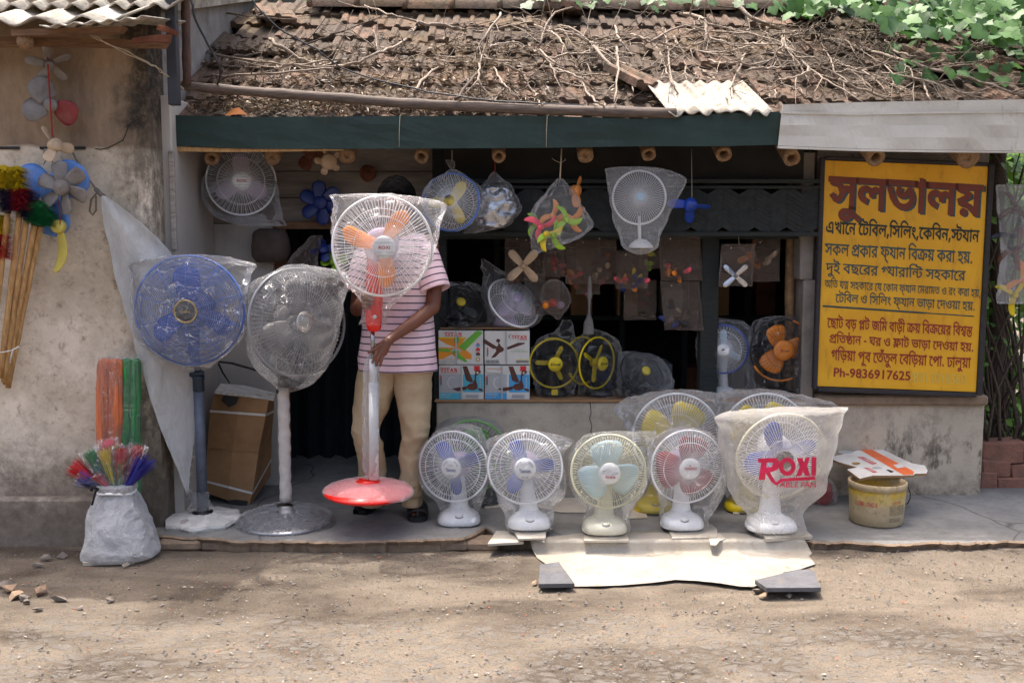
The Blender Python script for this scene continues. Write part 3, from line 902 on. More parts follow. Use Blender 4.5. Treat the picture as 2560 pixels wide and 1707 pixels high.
bx(mb, (XD1, CW + 0.3, 1.9), (XR, CW + 0.36, 2.3)); bx(mb, (XD1 + 0.05, ys_ + 0.05, zt - 0.01), (P(2003, 500, CW).x, ys_ + 0.08, 2.12))
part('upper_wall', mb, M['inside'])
mb = MB()
tube(mb, [P(1975, 1000, CW + 0.16), P(1974, 850, CW + 0.16), P(1974, 735, CW + 0.16), P(1975, 640, CW + 0.16), P(1978, 400, CW + 0.16)], [0.026, 0.026, 0.0285, 0.026, 0.024], 12)
part('bamboo_post', mb, M['bamboo'])

# roof: deck added to block the sun, interlocking tiles laid row by row, ridge tiles
ze = P(1280, 300, YF + 0.08).z
SL = math.radians(29)
RO = Vector((0, YF + 0.08, ze - 0.03))
RU, RN = Vector((0, math.cos(SL), math.sin(SL))), Vector((0, -math.sin(SL), math.cos(SL)))
def roofpt(x, s, h=0.0): return RO + Vector((x, 0, 0)) + RU * s + RN * h
def ROOF(u, v, h=0.05):
    r = ray(u, v); o = Vector((0, 0, CAMZ))
    t = (RO + RN * h - o).dot(RN) / r.dot(RN)
    return o + r * t
SLEN = (ROOF(1280, 42, 0.0) - RO).dot(RU)
XRR = 3.4
mb = MB()
a, b, c_, d_ = roofpt(-1.78, 0.0, -0.03), roofpt(XRR, 0.0, -0.03), roofpt(XRR, SLEN, -0.03), roofpt(-1.78, SLEN, -0.03)
e1, e2 = Vector((XRR, c_.y + 2.2, c_.z - 1.1)), Vector((-1.78, c_.y + 2.2, c_.z - 1.1))
mb.add([a, b, c_, d_, e1, e2], [(0, 1, 2, 3), (3, 2, 4, 5)], 0, False)
deck = part('roof', mb, M['inside'])  # unseen dark plane, added so no sun leaks between the tiles
PROF = [(0, .024), (.018, .029), (.036, .026), (.046, .012), (.098, .008), (.112, .024), (.130, .024), (.144, .008), (.196, .010), (.208, .004), (.236, .002)]
def tile(mb, Mx, L=0.40, s=0.5, lip=0.04):
    n = len(PROF); vs = []
    for yy, lift in ((0.0, 0.0), (0.03, 0.003), (L, 0.0)):
        vs += [(x, yy, z + lift) for x, z in PROF]
    vs += [(x, 0.004, z - lip) for x, z in PROF] + [(x, L, z - lip) for x, z in PROF]
    fs = []
    for i in range(n - 1):
        fs += [(i, i + 1, n + i + 1, n + i), (n + i, n + i + 1, 2 * n + i + 1, 2 * n + i), (3 * n + i, 3 * n + i + 1, i + 1, i), (4 * n + i, 4 * n + i + 1, 3 * n + i + 1, 3 * n + i)]
    fs += [(0, n, 2 * n, 4 * n, 3 * n), (n - 1, 3 * n + n - 1, 4 * n + n - 1, 2 * n + n - 1, n + n - 1)]
    mb.add(vs, fs, 0, False, Mx, [s] * len(vs))
mb = MB()
rows = 7
gauge = (SLEN - 0.08) / rows
for i in range(rows + 1):
    xoff = 0.118 * (i % 2) * 0.4 + R.uniform(-0.03, 0.03)
    nc = int((XRR + 1.74) / 0.232)
    for j in range(nc):
        x = -1.74 + xoff + j * 0.232
        s0 = i * gauge - 0.03
        wild = 2.2 if (x < -1.0 and i > 2) else 1.0
        o = roofpt(x, s0 + R.gauss(0, 0.010) * wild, 0.012 + abs(R.gauss(0, 0.006)) * wild)
        tilt = 0.085 + R.gauss(0, 0.010) * wild
        y_ = (RU * math.cos(tilt) - RN * math.sin(tilt) * -0.0 - RN * math.sin(tilt)).normalized()
        o = o + RN * 0.028
        Mx = mat_axes(o, Vector((1, 0, 0)), y_, Vector((1, 0, 0)).cross(y_)) @ Matrix.Rotation(R.gauss(0, 0.025) * wild, 4, 'Z') @ Matrix.Rotation(R.gauss(0, 0.016) * wild, 4, 'Y')
        tile(mb, Mx, min(gauge + 0.1, 0.42), min(1, max(0, R.gauss(0.68, 0.3))))
part('roof_tiles', mb, M['tile'], deck)
mb = MB()
x = -1.3
while x < XRR:
    L = 0.33
    o = roofpt(x, SLEN - 0.03, 0.035 + R.uniform(0, 0.03))
    vs, fs, at = [], [], []
    for k in range(2):
        for q in range(9):
            a = math.pi * (q / 8.0) * 1.0
            rr = 0.085 * (1.0 if k else 1.12)
            vs.append(o + Vector((k * L, math.cos(a) * rr * 1.1, math.sin(a) * rr - 0.01 + R.uniform(-.002, .002))))
    for q in range(8): fs.append((q, q + 1, 9 + q + 1, 9 + q))
    mb.add(vs, fs, 0, True, None, [min(1, max(0, R.gauss(0.55, 0.3)))] * 18)
    tube(mb, [o + Vector((0.0, math.cos(math.pi * q / 8) * 0.105, math.sin(math.pi * q / 8) * 0.1 - 0.01)) for q in range(9)], 0.018, 6)
    x += 0.305
part('ridge_tiles', mb, M['tile'], deck)

# eaves boards: green tin, then white tin to the right
def strip(mb, tops, bots, y, th=0.004, wob=0.004, n=40):
    vs = []
    for i in range(n + 1):
        t = i / n * (len(tops) - 1); k = min(int(t), len(tops) - 2); f = t - k
        a = [tops[k][q] + (tops[k + 1][q] - tops[k][q]) * f for q in (0, 1)]
        b = [bots[k][q] + (bots[k + 1][q] - bots[k][q]) * f for q in (0, 1)]
        for j in range(5):
            g = j / 4
            u, v = a[0] + (b[0] - a[0]) * g, a[1] + (b[1] - a[1]) * g
            d = wob * noise.noise(Vector((u * 0.012, v * 0.03, y)))
            vs.append(P(u, v, y + d))
    N = len(vs)
    vs2 = vs + [p + Vector((0, th, 0)) for p in vs]
    fs = []
    for i in range(n):
        for j in range(4):
            q = (i * 5 + j, i * 5 + j + 1, (i + 1) * 5 + j + 1, (i + 1) * 5 + j)
            fs += [q, tuple(x + N for x in q[::-1])]
        fs += [(i * 5, (i + 1) * 5, (i + 1) * 5 + N, i * 5 + N), ((i + 1) * 5 + 4, i * 5 + 4, i * 5 + 4 + N, (i + 1) * 5 + 4 + N)]
    fs += [(4, 3, 2, 1, 0, N, N + 1, N + 2, N + 3, N + 4), tuple(n * 5 + k for k in range(5)) + tuple(n * 5 + N + k for k in range(4, -1, -1))]
    mb.add(vs2, fs, 0, False)
mb = MB()
strip(mb, [(372, 286), (620, 293), (1000, 290), (1370, 290), (1600, 298), (1800, 284), (1957, 279)], [(386, 362), (620, 373), (1000, 372), (1370, 370), (1600, 366), (1800, 366), (1950, 362)], YF, 0.004, 0.007)
part('fascia_board', mb, M['fascia_green'])
mb = MB()
strip(mb, [(1957, 262), (2150, 256), (2350, 252), (2700, 247)], [(1945, 364), (2150, 372), (2350, 375), (2700, 378)], YF - 0.02, 0.004, 0.014)
strip(mb, [(1951, 278), (2150, 282), (2350, 278), (2700, 276)], [(1951, 284), (2150, 288), (2350, 284), (2700, 281)], YF - 0.027, 0.003, 0.008)
strip(mb, [(1945, 365), (2150, 373), (2350, 376), (2700, 379)], [(1946, 371), (2150, 378), (2350, 381), (2700, 384)], YF - 0.022, 0.02, 0.004)
part('fascia_sheet', mb, M['fascia_white'])
mb = MB()
for u in (1000, 1368):
    tube(mb, [P(u + 5, 298, YF + 0.02), P(u + 4, 286, YF - 0.005), P(u, 290, YF - 0.012), P(u - 2, 330, YF - 0.012), P(u - 2, 368, YF - 0.012)], 0.0016, 5)
part('tie_wire', mb, M['rope'])
mb = MB()
strip(mb, [(416, 366), (560, 371), (700, 373), (860, 374)], [(420, 378), (560, 380), (700, 379), (860, 376)], YF + 0.012, 0.03, 0.002, 12)
part('eaves_batten', mb, M['bamboo_pale'])
# bamboo rafters: hollow ends under the eaves
RAFT = [(528, 398, 18, 1), (680, 395, 20, 0), (867, 392, 20, 0), (1053, 393, 18, 1), (1247, 392, 17, 1), (1464, 390, 20, 0), (1622, 387, 18, 1), (1810, 387, 20, 1), (1980, 397, 21, 1), (2190, 395, 23, 1), (2422, 397, 27, 0)]
for u, v, r, hol in RAFT:
    y0 = YF + (0.10 if u < 2000 else 0.03)
    rr = r * mpp(v, y0)
    p = P(u, v, y0)
    d = (Vector((R.uniform(-0.03, 0.03), math.cos(SL), math.sin(SL)))).normalized()
    mb = MB()
    ex, ey = frame_dir(d)
    n = 16
    vs = []
    ri = rr * (0.55 if hol else 0.25)
    for q, (rad, dd) in enumerate(((ri * 0.9, 0.12 if hol else 0.01), (ri, 0.0), (rr, 0.0), (rr * 1.02, 0.02), (rr * 0.97, 0.5), (rr * 0.95, 1.3))):
        for k in range(n):
            a = 2 * math.pi * k / n
            vs.append(p + d * (dd + (0.004 * math.sin(a * 3 + u) if q in (1, 2) else 0)) + (ex * math.cos(a) + ey * math.sin(a)) * rad)
    fs = [(q * n + k, q * n + (k + 1) % n, (q + 1) * n + (k + 1) % n, (q + 1) * n + k) for q in range(5) for k in range(n)]
    fs.append(tuple(range(n)))
    mb.add(vs, fs[:-1], 0)
    mb.add(vs[:n], [tuple(range(n))], 1)
    part('rafter', mb, [M['bamboo_end'], M['inside'] if hol else M['bamboo_end']])
mb = MB()      # short rusty pipe stub in the boards
p = P(925, 435, 5.78)
tube(mb, [p + Vector((0, 0.02, 0)), p + Vector((0, -0.1, -0.02))], [0.032, 0.032], 14)
tube(mb, [p + Vector((0, -0.075, 0.0)), p + Vector((0, -0.1, 0.0))], [0.045, 0.045], 14)
part('pipe_stub', mb, M['rust'])

# ------------------------------------------------------------------ the older house on the left
left = thing('old_house', (-3.2, 5.2, 0), 'old stained limewashed house with cement sheet eaves', 'building')
YW = G(200, 1350, 0.0).y + 0.03
XW = P(388, 700, YW).x
mb = MB()
vs, fs = [], []
nx_, nz_ = 60, 50
for j in range(nz_ + 1):
    for i in range(nx_ + 1):
        x = -6.5 + (XW + 6.5) * i / nx_ if i else -6.5
        x = XW - (XW + 3.2) * (1 - i / nx_) if i else -6.5
        z = -0.05 + 2.75 * j / nz_
        d = 0.012 * noise.noise(Vector((x * 2, z * 2, 5))) + 0.005 * noise.noise(Vector((x * 9, z * 9, 2)))
        vs.append((x, YW + d, z))
fs = [(j * (nx_ + 1) + i, j * (nx_ + 1) + i + 1, (j + 1) * (nx_ + 1) + i + 1, (j + 1) * (nx_ + 1) + i) for j in range(nz_) for i in range(nx_)]
mb.add(vs, fs)
b0 = len(mb.v)
mb.add([vs[j * (nx_ + 1) + nx_] for j in range(nz_ + 1)] + [(XW + 0.01, 5.12, vs[j * (nx_ + 1) + nx_][2]) for j in range(nz_ + 1)], [(j, nz_ + 1 + j, nz_ + 2 + j, j + 1) for j in range(nz_)])
lwall = mk('wall', mb, M['left_wall'], left)
mb = MB()
bx(mb, (-6.5, YW - 0.05, -0.06), (P(330, 1300, YW).x, YW + 0.02, P(100, 1245, YW - 0.05).z), 0, 0.015)
mk('plinth', mb, M['left_wall'], left)
for u0, u1 in ((-40, 49), (100, 118), (168, 214)):
    mb = MB()
    bx(mb, (P(u0, 370, YW).x, YW - 0.006, P(0, 374, YW).z), (P(u1, 370, YW).x, YW + 0.002, P(0, 367, YW).z), 0, 0.001)
    mk('painted_line', mb, M['ink_black'], lwall)
mb = MB()
pc = [(405, 385), (370, 392), (340, 350), (312, 340), (300, 362), (280, 372), (262, 374), (240, 380)]
pc = [(342, 300), (322, 312), (316, 330), (308, 350), (290, 360), (270, 370), (252, 374), (238, 372)]
tube(mb, [P(u, v, YW - 0.004) for u, v in pc], 0.0022, 4)
mk('crack', mb, M['ink_black'], lwall)
mb = MB()      # tall mossy side wall behind, running back beside the tiled roof
vs = [(XL, 5.12, -0.05), (XL, 8.6, -0.05), (XL, 8.6, P(700, 2, 7.5).z + 0.3), (XL, 5.12, P(452, 36, 5.15).z)]
vs2 = [(x - 0.22, y, z) for x, y, z in vs]
mb.add(vs + vs2, [(0, 1, 2, 3), (7, 6, 5, 4), (3, 2, 6, 7), (0, 3, 7, 4)], 0, False)
mk('gable_wall', mb, M['plaster_grey'], left)
mb = MB()
mb.add([(x + (0.05 if k < 2 else -0.3), y, z + dz) for dz in (0.002, 0.05) for k, (x, y, z) in enumerate([vs[3], vs[2], vs[2], vs[3]])], [(0, 1, 2, 3)[::-1], (4, 5, 6, 7), (0, 1, 5, 4), (3, 0, 4, 7)], 0, False)
mk('coping', mb, M['asbestos'], left)
def corrug(mb, pts4, nw, amp, th=0.007, nseg=8, jag=0.0):
    """pts4: front-left, front-right, back-right, back-left; waves run front to back"""
    fl, fr, br, bl = [Vector(p) for p in pts4]
    n = nw * nseg
    nrm = (fr - fl).cross(bl - fl).normalized()
    rows_ = 7
    vs = []
    for s in (0, 1):
        for j in range(rows_):
            for i in range(n + 1):
                t = i / n
                f = j / (rows_ - 1)
                p = (fl + (fr - fl) * t) * (1 - f) + (bl + (br - bl) * t) * f
                w = amp * math.cos(2 * math.pi * nw * t) * 0.5
                jj = jag * noise.noise(Vector((t * 11, 3.3, amp * 90))) if j == 0 else 0
                vs.append(p + nrm * (w - s * th) + (bl - fl).normalized() * jj)
    N = rows_ * (n + 1)
    fs = []
    for j in range(rows_ - 1):
        for i in range(n):
            q = (j * (n + 1) + i, j * (n + 1) + i + 1, (j + 1) * (n + 1) + i + 1, (j + 1) * (n + 1) + i)
            fs += [q, tuple(x + N for x in q[::-1])]
    fs += [(i + 1, i, i + N, i + 1 + N) for i in range(n)]
    fs += [(j * (n + 1), (j + 1) * (n + 1), (j + 1) * (n + 1) + N, j * (n + 1) + N) for j in range(rows_ - 1)]
    fs += [((j + 1) * (n + 1) + n, j * (n + 1) + n, j * (n + 1) + n + N, (j + 1) * (n + 1) + n + N) for j in range(rows_ - 1)]
    mb.add(vs, fs)
ye = 4.58
def back(p, L, rise): return p + Vector((0, L, rise))
mb = MB()
a, b = P(-700, 66, ye), P(318, 46, ye)
corrug(mb, (a, b, back(b, 1.2, 0.42), back(a, 1.2, 0.42)), 9, 0.036, 0.009, 8, 0.02)
mk('roof_sheet', mb, M['asbestos'], left)
mb = MB()
a, b = P(100, 66, ye - 0.05), P(356, 42, ye - 0.05)
corrug(mb, (a, b, back(b, 0.6, 0.1), back(a, 0.6, 0.1)), 6, 0.012, 0.006, 8, 0.02)
mk('roof_sheet', mb, M['asbestos'], left)
mb = MB()
a, b = P(-700, 24, ye + 0.2), P(440, 12, ye + 0.25)
corrug(mb, (a, b, back(b, 1.6, 0.62), back(a, 1.6, 0.62)), 22, 0.03, 0.008, 6, 0.03)
mk('roof_sheet', mb, M['asbestos'], left)
mb = MB()
strip(mb, [(26, 74), (180, 70), (310, 66)], [(28, 90), (180, 86), (300, 80)], ye + 0.02, 0.05, 0.002, 10)
strip(mb, [(-700, 96), (100, 92), (420, 104)], [(-700, 122), (100, 116), (412, 120)], ye + 0.16, 0.03, 0.004, 12)
mk('eaves_board', mb, M['brown_wood'], left)
mb = MB()
tube(mb, [P(63, 106, ye + 0.04), P(63, 96, ye + 0.5)], 0.036, 14)
mk('rafter', mb, M['bamboo_end'], left)
mb = MB()
strip(mb, [(330, 96), (380, 88), (428, 86)], [(330, 108), (380, 104), (424, 108)], ye + 0.08, 0.02, 0.02, 12)
strip(mb, [(395, 62), (418, 66), (444, 80)], [(390, 74), (418, 82), (440, 90)], ye + 0.1, 0.015, 0.03, 10)
mk('rusty_flashing', mb, M['rust'], left)

mb = MB()
bx(mb, (P(418, 100, 4.92).x, 4.90, P(430, 262, 4.9).z), (P(443, 100, 4.92).x, 4.95, 3.4), 0, 0.003)
one('steel_post', mb, M['post'], 'square blue grey steel post rising past the eaves at the house corner', 'post')
mb = MB()
p0, p1 = P(468, 214, 5.16), P(462, -60, 5.16)
pts = [p0 + (p1 - p0) * (i / 8) for i in range(9)]
tube(mb, pts, [0.021 + (0.003 if i in (2, 5) else 0) for i in range(9)], 12)
one('bamboo_pole', mb, wood('brown_pole', C(104, 78, 66), C(66, 48, 42), (10, 10, 4)), 'upright brown bamboo pole standing beside the blue grey steel post', 'pole')
mb = MB()
px = [(455, 214), (520, 221), (660, 232), (830, 244), (1000, 258), (1150, 266), (1330, 274), (1500, 279), (1690, 284)]
pts = [P(u, v, YF + 0.04 - 0.00002 * u) for u, v in px]
fine = []
for i in range(len(pts) - 1):
    for k in range(4): fine.append(pts[i] + (pts[i + 1] - pts[i]) * (k / 4))
fine.append(pts[-1])
tube(mb, fine, [0.0225 + (0.004 if i % 4 == 1 else 0) + 0.004 * i / len(fine) for i in range(len(fine))], 14)
one('bamboo_pole', mb, M['bamboo_grey'], 'long weathered bamboo pole lying along the lower edge of the tiled roof', 'pole')
mb = MB()
a, b, c2, d2 = P(1672, 284, YF - 0.02), P(1930, 279, YF - 0.03), roofpt(P(1850, 220, 5.5).x, 0.31, 0.115), roofpt(P(1606, 215, 5.5).x, 0.31, 0.115)
corrug(mb, (a, b, c2, d2), 7, 0.02, 0.006, 8, 0.05)
one('corrugated_sheet', mb, M['asbestos'], 'broken scrap of pale corrugated cement sheet on the roof edge', 'roof sheet')
# ------------------------------------------------------------------ fans
def wires(mb, H, R_, r0, df, n, rw, sgn=1, steps=9, swirl=0.0, pw=3.2):
    for k in range(n):
        a = 2 * math.pi * (k + 0.5) / n
        pts = []
        for i in range(steps + 1):
            r = r0 + (R_ - r0) * (1 - (1 - i / steps) ** 1.7)
            z = sgn * df * (1 - (r / R_) ** pw)
            aa = a + swirl * (r / R_) ** 2
            pts.append(H @ Vector((r * math.cos(aa), r * math.sin(aa), z)))
        tube(mb, pts, rw, 4, cap=False)
def circ(mb, H, r, z, rw, n=56, sides=6, flat=None, mat=0, a0=0.0, a1=2 * math.pi):
    full = abs(a1 - a0 - 2 * math.pi) < 1e-6
    m = n if full else n + 1
    tube(mb, [H @ Vector((r * math.cos(a0 + (a1 - a0) * k / n), r * math.sin(a0 + (a1 - a0) * k / n), z)) for k in range(m)], rw, sides, closed=full, flat=flat, mat=mat)
def blade_mesh(H, a, r0, r1, w0, w1, pitch=0.35, sweep=0.0, tip=0.6, th=0.002, nr=12, nc=7, belly=0.6):
    """one fan blade: starts at radius r0 with chord w0, widens to w1, rounded tip, twisted"""
    mb = MB()
    top, bot = [], []
    for i in range(nr + 1):
        t = i / nr
        r = r0 + (r1 - r0) * t
        w = w0 + (w1 - w0) * math.sin(min(1.0, t / belly) * math.pi / 2)
        if t > tip: w *= math.sqrt(max(0.0, 1 - ((t - tip) / (1 - tip)) ** 2)) * 0.98 + 0.02
        for j in range(nc + 1):
            c = (j / nc - 0.5) * w
            aa = a + sweep * t * t
            pl = pitch * (1 - 0.4 * t)
            x, y = r, c * math.cos(pl)
            z = c * math.sin(pl) + 0.06 * w * (1 - (2 * j / nc - 1) ** 2)
            ca, sa = math.cos(aa), math.sin(aa)
            p = Vector((x * ca - y * sa, x * sa + y * ca, z - 0.012))
            top.append(H @ (p + Vector((0, 0, th / 2)))); bot.append(H @ (p - Vector((0, 0, th / 2))))
    N = len(top)
    fs = []
    for i in range(nr):
        for j in range(nc):
            q = (i * (nc + 1) + j, (i + 1) * (nc + 1) + j, (i + 1) * (nc + 1) + j + 1, i * (nc + 1) + j + 1)
            fs += [q, tuple(x + N for x in q[::-1])]
    rim = [j for j in range(nc + 1)] + [(i) * (nc + 1) + nc for i in range(1, nr + 1)] + [nr * (nc + 1) + j for j in range(nc - 1, -1, -1)] + [i * (nc + 1) for i in range(nr - 1, 0, -1)]
    fs += [(rim[k], rim[(k + 1) % len(rim)], rim[(k + 1) % len(rim)] + N, rim[k] + N) for k in range(len(rim))]
    mb.add(top + bot, fs)
    return mb
def head(root, c, y, Rp, yaw=0.0, pt=0.0, roll=0.0, wire='wire_white', rim=None, nw=72, rings=(0.68,), blades=None, cap='white', capr=0.22, df=0.045, dr=0.075, motor='white', rw=0.0016, capfn=None, concentric=0, rear=True, rim_w=0.0055, rearrings=(0.7,), swirl=0.0, cage_r0=None):
    """guard, blades, motor; c = photo pixel of the guard centre, Rp its radius in pixels"""
    m = mpp(c[1], y)
    R_ = Rp * m
    H = facing(P(c[0], c[1], y), yaw, pt, roll)
    rim = rim or wire
    mb = MB()
    r0 = cage_r0 if cage_r0 is not None else R_ * capr * 0.9
    if concentric:
        for k in range(concentric):
            r = R_ * (capr + 0.03 + (0.97 - capr) * (k + 0.5) / concentric)
            circ(mb, H, r, df * (1 - (r / R_) ** 3.2) - 0.001, rw * 0.85, 60, 4)
        wires(mb, H, R_, r0, df, 10, rw * 1.25, 1, 8)
    else:
        wires(mb, H, R_, r0, df, nw, rw * 0.72, 1, 9, swirl)
    for f in rings:
        circ(mb, H, R_ * f, df * (1 - f ** 3.2) - 0.001, rw * 1.05, 60, 5)
    mk('front_guard', mb, M[wire], root)
    mb = MB()
    circ(mb, H, R_, 0.0, rim_w, 72, 8)
    mk('guard_rim', mb, M[rim], root)
    if rear:
        mb = MB()
        wires(mb, H, R_ * 0.995, R_ * 0.3, dr, max(10, int(nw * 0.5)), rw * 0.75, -1, 8, 0, 4.5)
        for f in rearrings: circ(mb, H, R_ * f, -dr * (1 - f ** 4.5), rw, 52, 5)
        mk('rear_guard', mb, M[wire], root)
    if blades:
        col, angs, kw = blades
        for a in angs:
            k2 = dict(r0=R_ * 0.13, r1=R_ * 0.84, w0=R_ * 0.3, w1=R_ * 0.5)
            k2.update({k: (v * R_ if k in ('r0', 'r1', 'w0', 'w1') else v) for k, v in kw.items()})
            mk('blade', blade_mesh(H, math.radians(a), **k2), M[col], root)
        mb = MB()
        lathe(mb, [(R_ * 0.05, 0.012), (R_ * 0.15, 0.008), (R_ * 0.17, -0.02), (R_ * 0.16, -0.035)], 24, H)
        mk('blade_hub', mb, M[col], root)
    if motor:
        mb = MB()
        a = R_ * 0.36
        lathe(mb, [(a * 0.3, -0.035), (a * 0.95, -0.04), (a, -0.052), (a, -dr - 0.03), (a * 0.9, -dr - 0.06), (a * 0.7, -dr - 0.10), (a * 0.3, -dr - 0.115)], 30, H)
        for k in range(14):
            an = math.pi * k / 13
        mk('motor_housing', mb, M[motor], root)
    if cap:
        mb = MB()
        rc = R_ * capr
        lathe(mb, [(rc * 0.75, df - 0.012), (rc, df - 0.01), (rc * 1.0, df + 0.002), (rc * 0.94, df + 0.007), (rc * 0.5, df + 0.0095), (0.001, df + 0.010)], 36, H)
        cp = mk('hub_cap', mb, M[cap], root)
        if capfn: capfn(cp, H @ Matrix.Translation((0, 0, df + 0.0108)), rc)
    return H, R_
def cap_text(*items):
    """items: (string, dx, dy, width, height, material, kwargs) in units of the cap radius"""
    def f(cp, H, rc):
        for s, dx, dy, w, h, mat, kw in items:
            mb = MB()
            text(mb, s, H @ Matrix.Translation((dx * rc, dy * rc, 0)), w * rc, h * rc, kw.get('bold', 0.02), 0, kw.get('shear', 0))
            mk('lettering', mb, M[mat], cp)
        if f.extra: f.extra(cp, H, rc)
    f.extra = None
    return f
def ticks(cp, H, rc):
    mb = MB()
    for k in range(36):
        a = 2 * math.pi * k / 36
        if min(abs((a - q + math.pi) % (2 * math.pi) - math.pi) for q in (math.radians(40), math.radians(140), math.radians(270))) > 0.42: continue
        d = Vector((math.cos(a), math.sin(a), 0)); t_ = Vector((-d.y, d.x, 0)) * 0.022 * rc
        p, q = d * rc * 0.66, d * rc * 0.86
        mb.add([p - t_, p + t_, q + t_, q - t_], [(0, 1, 2, 3)], 0, False, H @ Matrix.Translation((0, 0, -0.0005)))
    mk('vent_marks', mb, M['ink_grey'], cp)
def table_base(root, uc, vb, w, zb, H, col, R_, gasket='black', knob=True, hgt=0.055):
    y0 = G(uc, vb, zb).y
    W_ = w * mpp(vb, y0) / 2
    D_ = W_ * 0.82
    cx, cy = G(uc, vb, zb).x, y0 + D_
    Mx = Matrix.Translation((cx, cy, zb))
    def sup(prof, e=0.72):
        mb = MB(); n = 40; vs = []; fs = []
        for s, z, yo in prof:
            for k in range(n):
                a = 2 * math.pi * k / n
                c, q = math.cos(a), math.sin(a)
                vs.append((math.copysign(abs(c) ** e, c) * W_ * s, math.copysign(abs(q) ** e, q) * D_ * s + yo, z))
        for i in range(len(prof) - 1):
            fs += [(i * n + k, i * n + (k + 1) % n, (i + 1) * n + (k + 1) % n, (i + 1) * n + k) for k in range(n)]
        fs += [tuple(range(n))[::-1], tuple((len(prof) - 1) * n + k for k in range(n))]
        mb.add(vs, fs, 0, True, Mx)
        return mb
    h = hgt
    mk('base', sup([(0.96, 0.006, 0), (1.0, 0.012, 0), (0.995, h * 0.45, 0), (0.93, h * 0.8, 0), (0.78, h * 1.05, 0.01), (0.55, h * 1.25, 0.02), (0.4, h * 1.5, 0.03)]), M[col], root)
    mk('gasket', sup([(0.96, 0.0, 0), (0.97, 0.004, 0), (0.97, 0.0075, 0), (0.9, 0.0085, 0)]), M[gasket], root)
    top = H @ Vector((0, -R_ * 0.2, -0.09))
    b = Vector((cx, cy + 0.03, zb + h * 1.2))
    mb = MB()
    rows_ = 9
    vs, fs, n = [], [], 20
    for i in range(rows_ + 1):
        f = i / rows_
        p = b + (top - b) * f
        rx = W_ * (0.50 - 0.24 * f ** 0.6); ry = D_ * (0.42 - 0.16 * f ** 0.7)
        vs += [(p.x + rx * math.cos(2 * math.pi * k / n), p.y + ry * math.sin(2 * math.pi * k / n), p.z) for k in range(n)]
    fs = [(i * n + k, i * n + (k + 1) % n, (i + 1) * n + (k + 1) % n, (i + 1) * n + k) for i in range(rows_) for k in range(n)]
    fs.append(tuple(rows_ * n + k for k in range(n)))
    mb.add(vs, fs)
    mk('neck', mb, M[col], root)
    if knob:
        mb = MB()
        kz = zb + h * 1.02
        K = Matrix.Translation((cx + W_ * 0.02, cy - D_ * 0.62, kz - 0.003)) @ Matrix.Rotation(0.28, 4, 'X')
        lathe(mb, [(0.026, -0.006), (0.026, 0.002), (0.023, 0.0035)], 24, K, 1)
        lathe(mb, [(0.021, 0.0), (0.021, 0.008), (0.016, 0.011), (0.001, 0.011)], 20, K, 0)
        mk('knob', mb, [M[col], M['ink_grey']], root)
    return Vector((cx, cy, zb))
def bagpart(root, rows_, mat, **kw):
    mb = MB()
    loft(mb, rows_, cap=False, **kw)
    return mk('plastic_bag', mb, M[mat], root)

ROXI = cap_text(('ROXi', 0.0, -0.02, 1.0, 0.30, 'ink_red', {'bold': 0.03}))
def ribs(cp, H, rc):
    mb = MB()
    for k in range(6):
        y = (-0.72 + 0.288 * k) * rc
        if abs(y) < 0.2 * rc: continue
        w = math.sqrt(max(0, (0.92 * rc) ** 2 - y * y))
        mb.add([(-w, y - 0.02 * rc, -.0012), (w, y - 0.02 * rc, -.0012), (w, y + 0.02 * rc, -.0012), (-w, y + 0.02 * rc, -.0012)], [(0, 1, 2, 3)], 0, False, H @ Matrix.Translation((0, 0, 0.001)))
    mk('cap_ribs', mb, M['print_grey'], cp)
ROXI.extra = ribs
TITA = cap_text(('Titanium', 0.0, -0.12, 1.05, 0.30, 'ink_blue', {'bold': 0.02}), ('______', 0.1, -0.30, 1.05, 0.03, 'ink_blue', {}))
TITA.extra = ticks
TITA2 = cap_text(('Titanium', 0.0, -0.12, 1.05, 0.30, 'ink_blue', {'bold': 0.02}), ('______', 0.1, -0.30, 1.05, 0.03, 'ink_blue', {}), ('1200/', -0.05, 0.28, 0.62, 0.24, 'ink_grey', {'bold': -0.01, 'shear': 0.3}))
TITA2.extra = ticks
def swoosh(cp, H, rc):
    mb = MB()
    for k in range(3):
        tube(mb, [H @ Vector((rc * (-0.75 + 1.5 * i / 12), rc * (0.22 - 0.1 * k + 0.14 * math.sin(i / 12 * 5 + k)), -0.001)) for i in range(13)], 0.0007, 4)
    mk('scribble', mb, M['ink_grey'], cp)
RINK = cap_text(('Rinkle', 0.05, -0.28, 0.9, 0.26, 'ink_red', {'bold': 0.03}))
RINK.extra = swoosh
CHAN = cap_text(('CHANDAN', 0.0, 0.1, 1.15, 0.22, 'ink_red', {'bold': 0.03}), ('______', 0.05, -0.08, 1.0, 0.03, 'ink_red', {}), ('o', -0.05, 0.34, 0.16, 0.16, 'ink_red', {'bold': 0.04}))
def table_fan(label, base, c, Rp, col, bagrows=None, film_='film', yaw=0.0, pt=0.0, zb=ZP, group='table fans set out on the platform', hgt=0.055, knob=True, bagkw=None, bag_label=None, **kw):
    uc, vb, w = base
    y0 = G(uc, vb, zb).y
    yb = y0 + w * mpp(vb, y0) * 0.41
    root = thing('table_fan', (G(uc, vb, zb).x, yb, zb), label, 'fan', group)
    H, R_ = head(root, c, yb - 0.02, Rp, yaw, pt, **kw)
    table_base(root, uc, vb, w, zb, H, col, R_, hgt=hgt, knob=knob)
    if bagrows:
        rr = [(v, a, b, yb + f, yb + k) for v, a, b, f, k in bagrows]
        kk = dict(amp=0.006, sc=13.0, e=0.9, n=64, res=6, seed=uc * 0.01)
        kk.update(bagkw or {})
        bagpart(root, rr, film_, **kk)
    return root, yb, H, R_
BL3 = dict(pitch=0.5, tip=0.55)

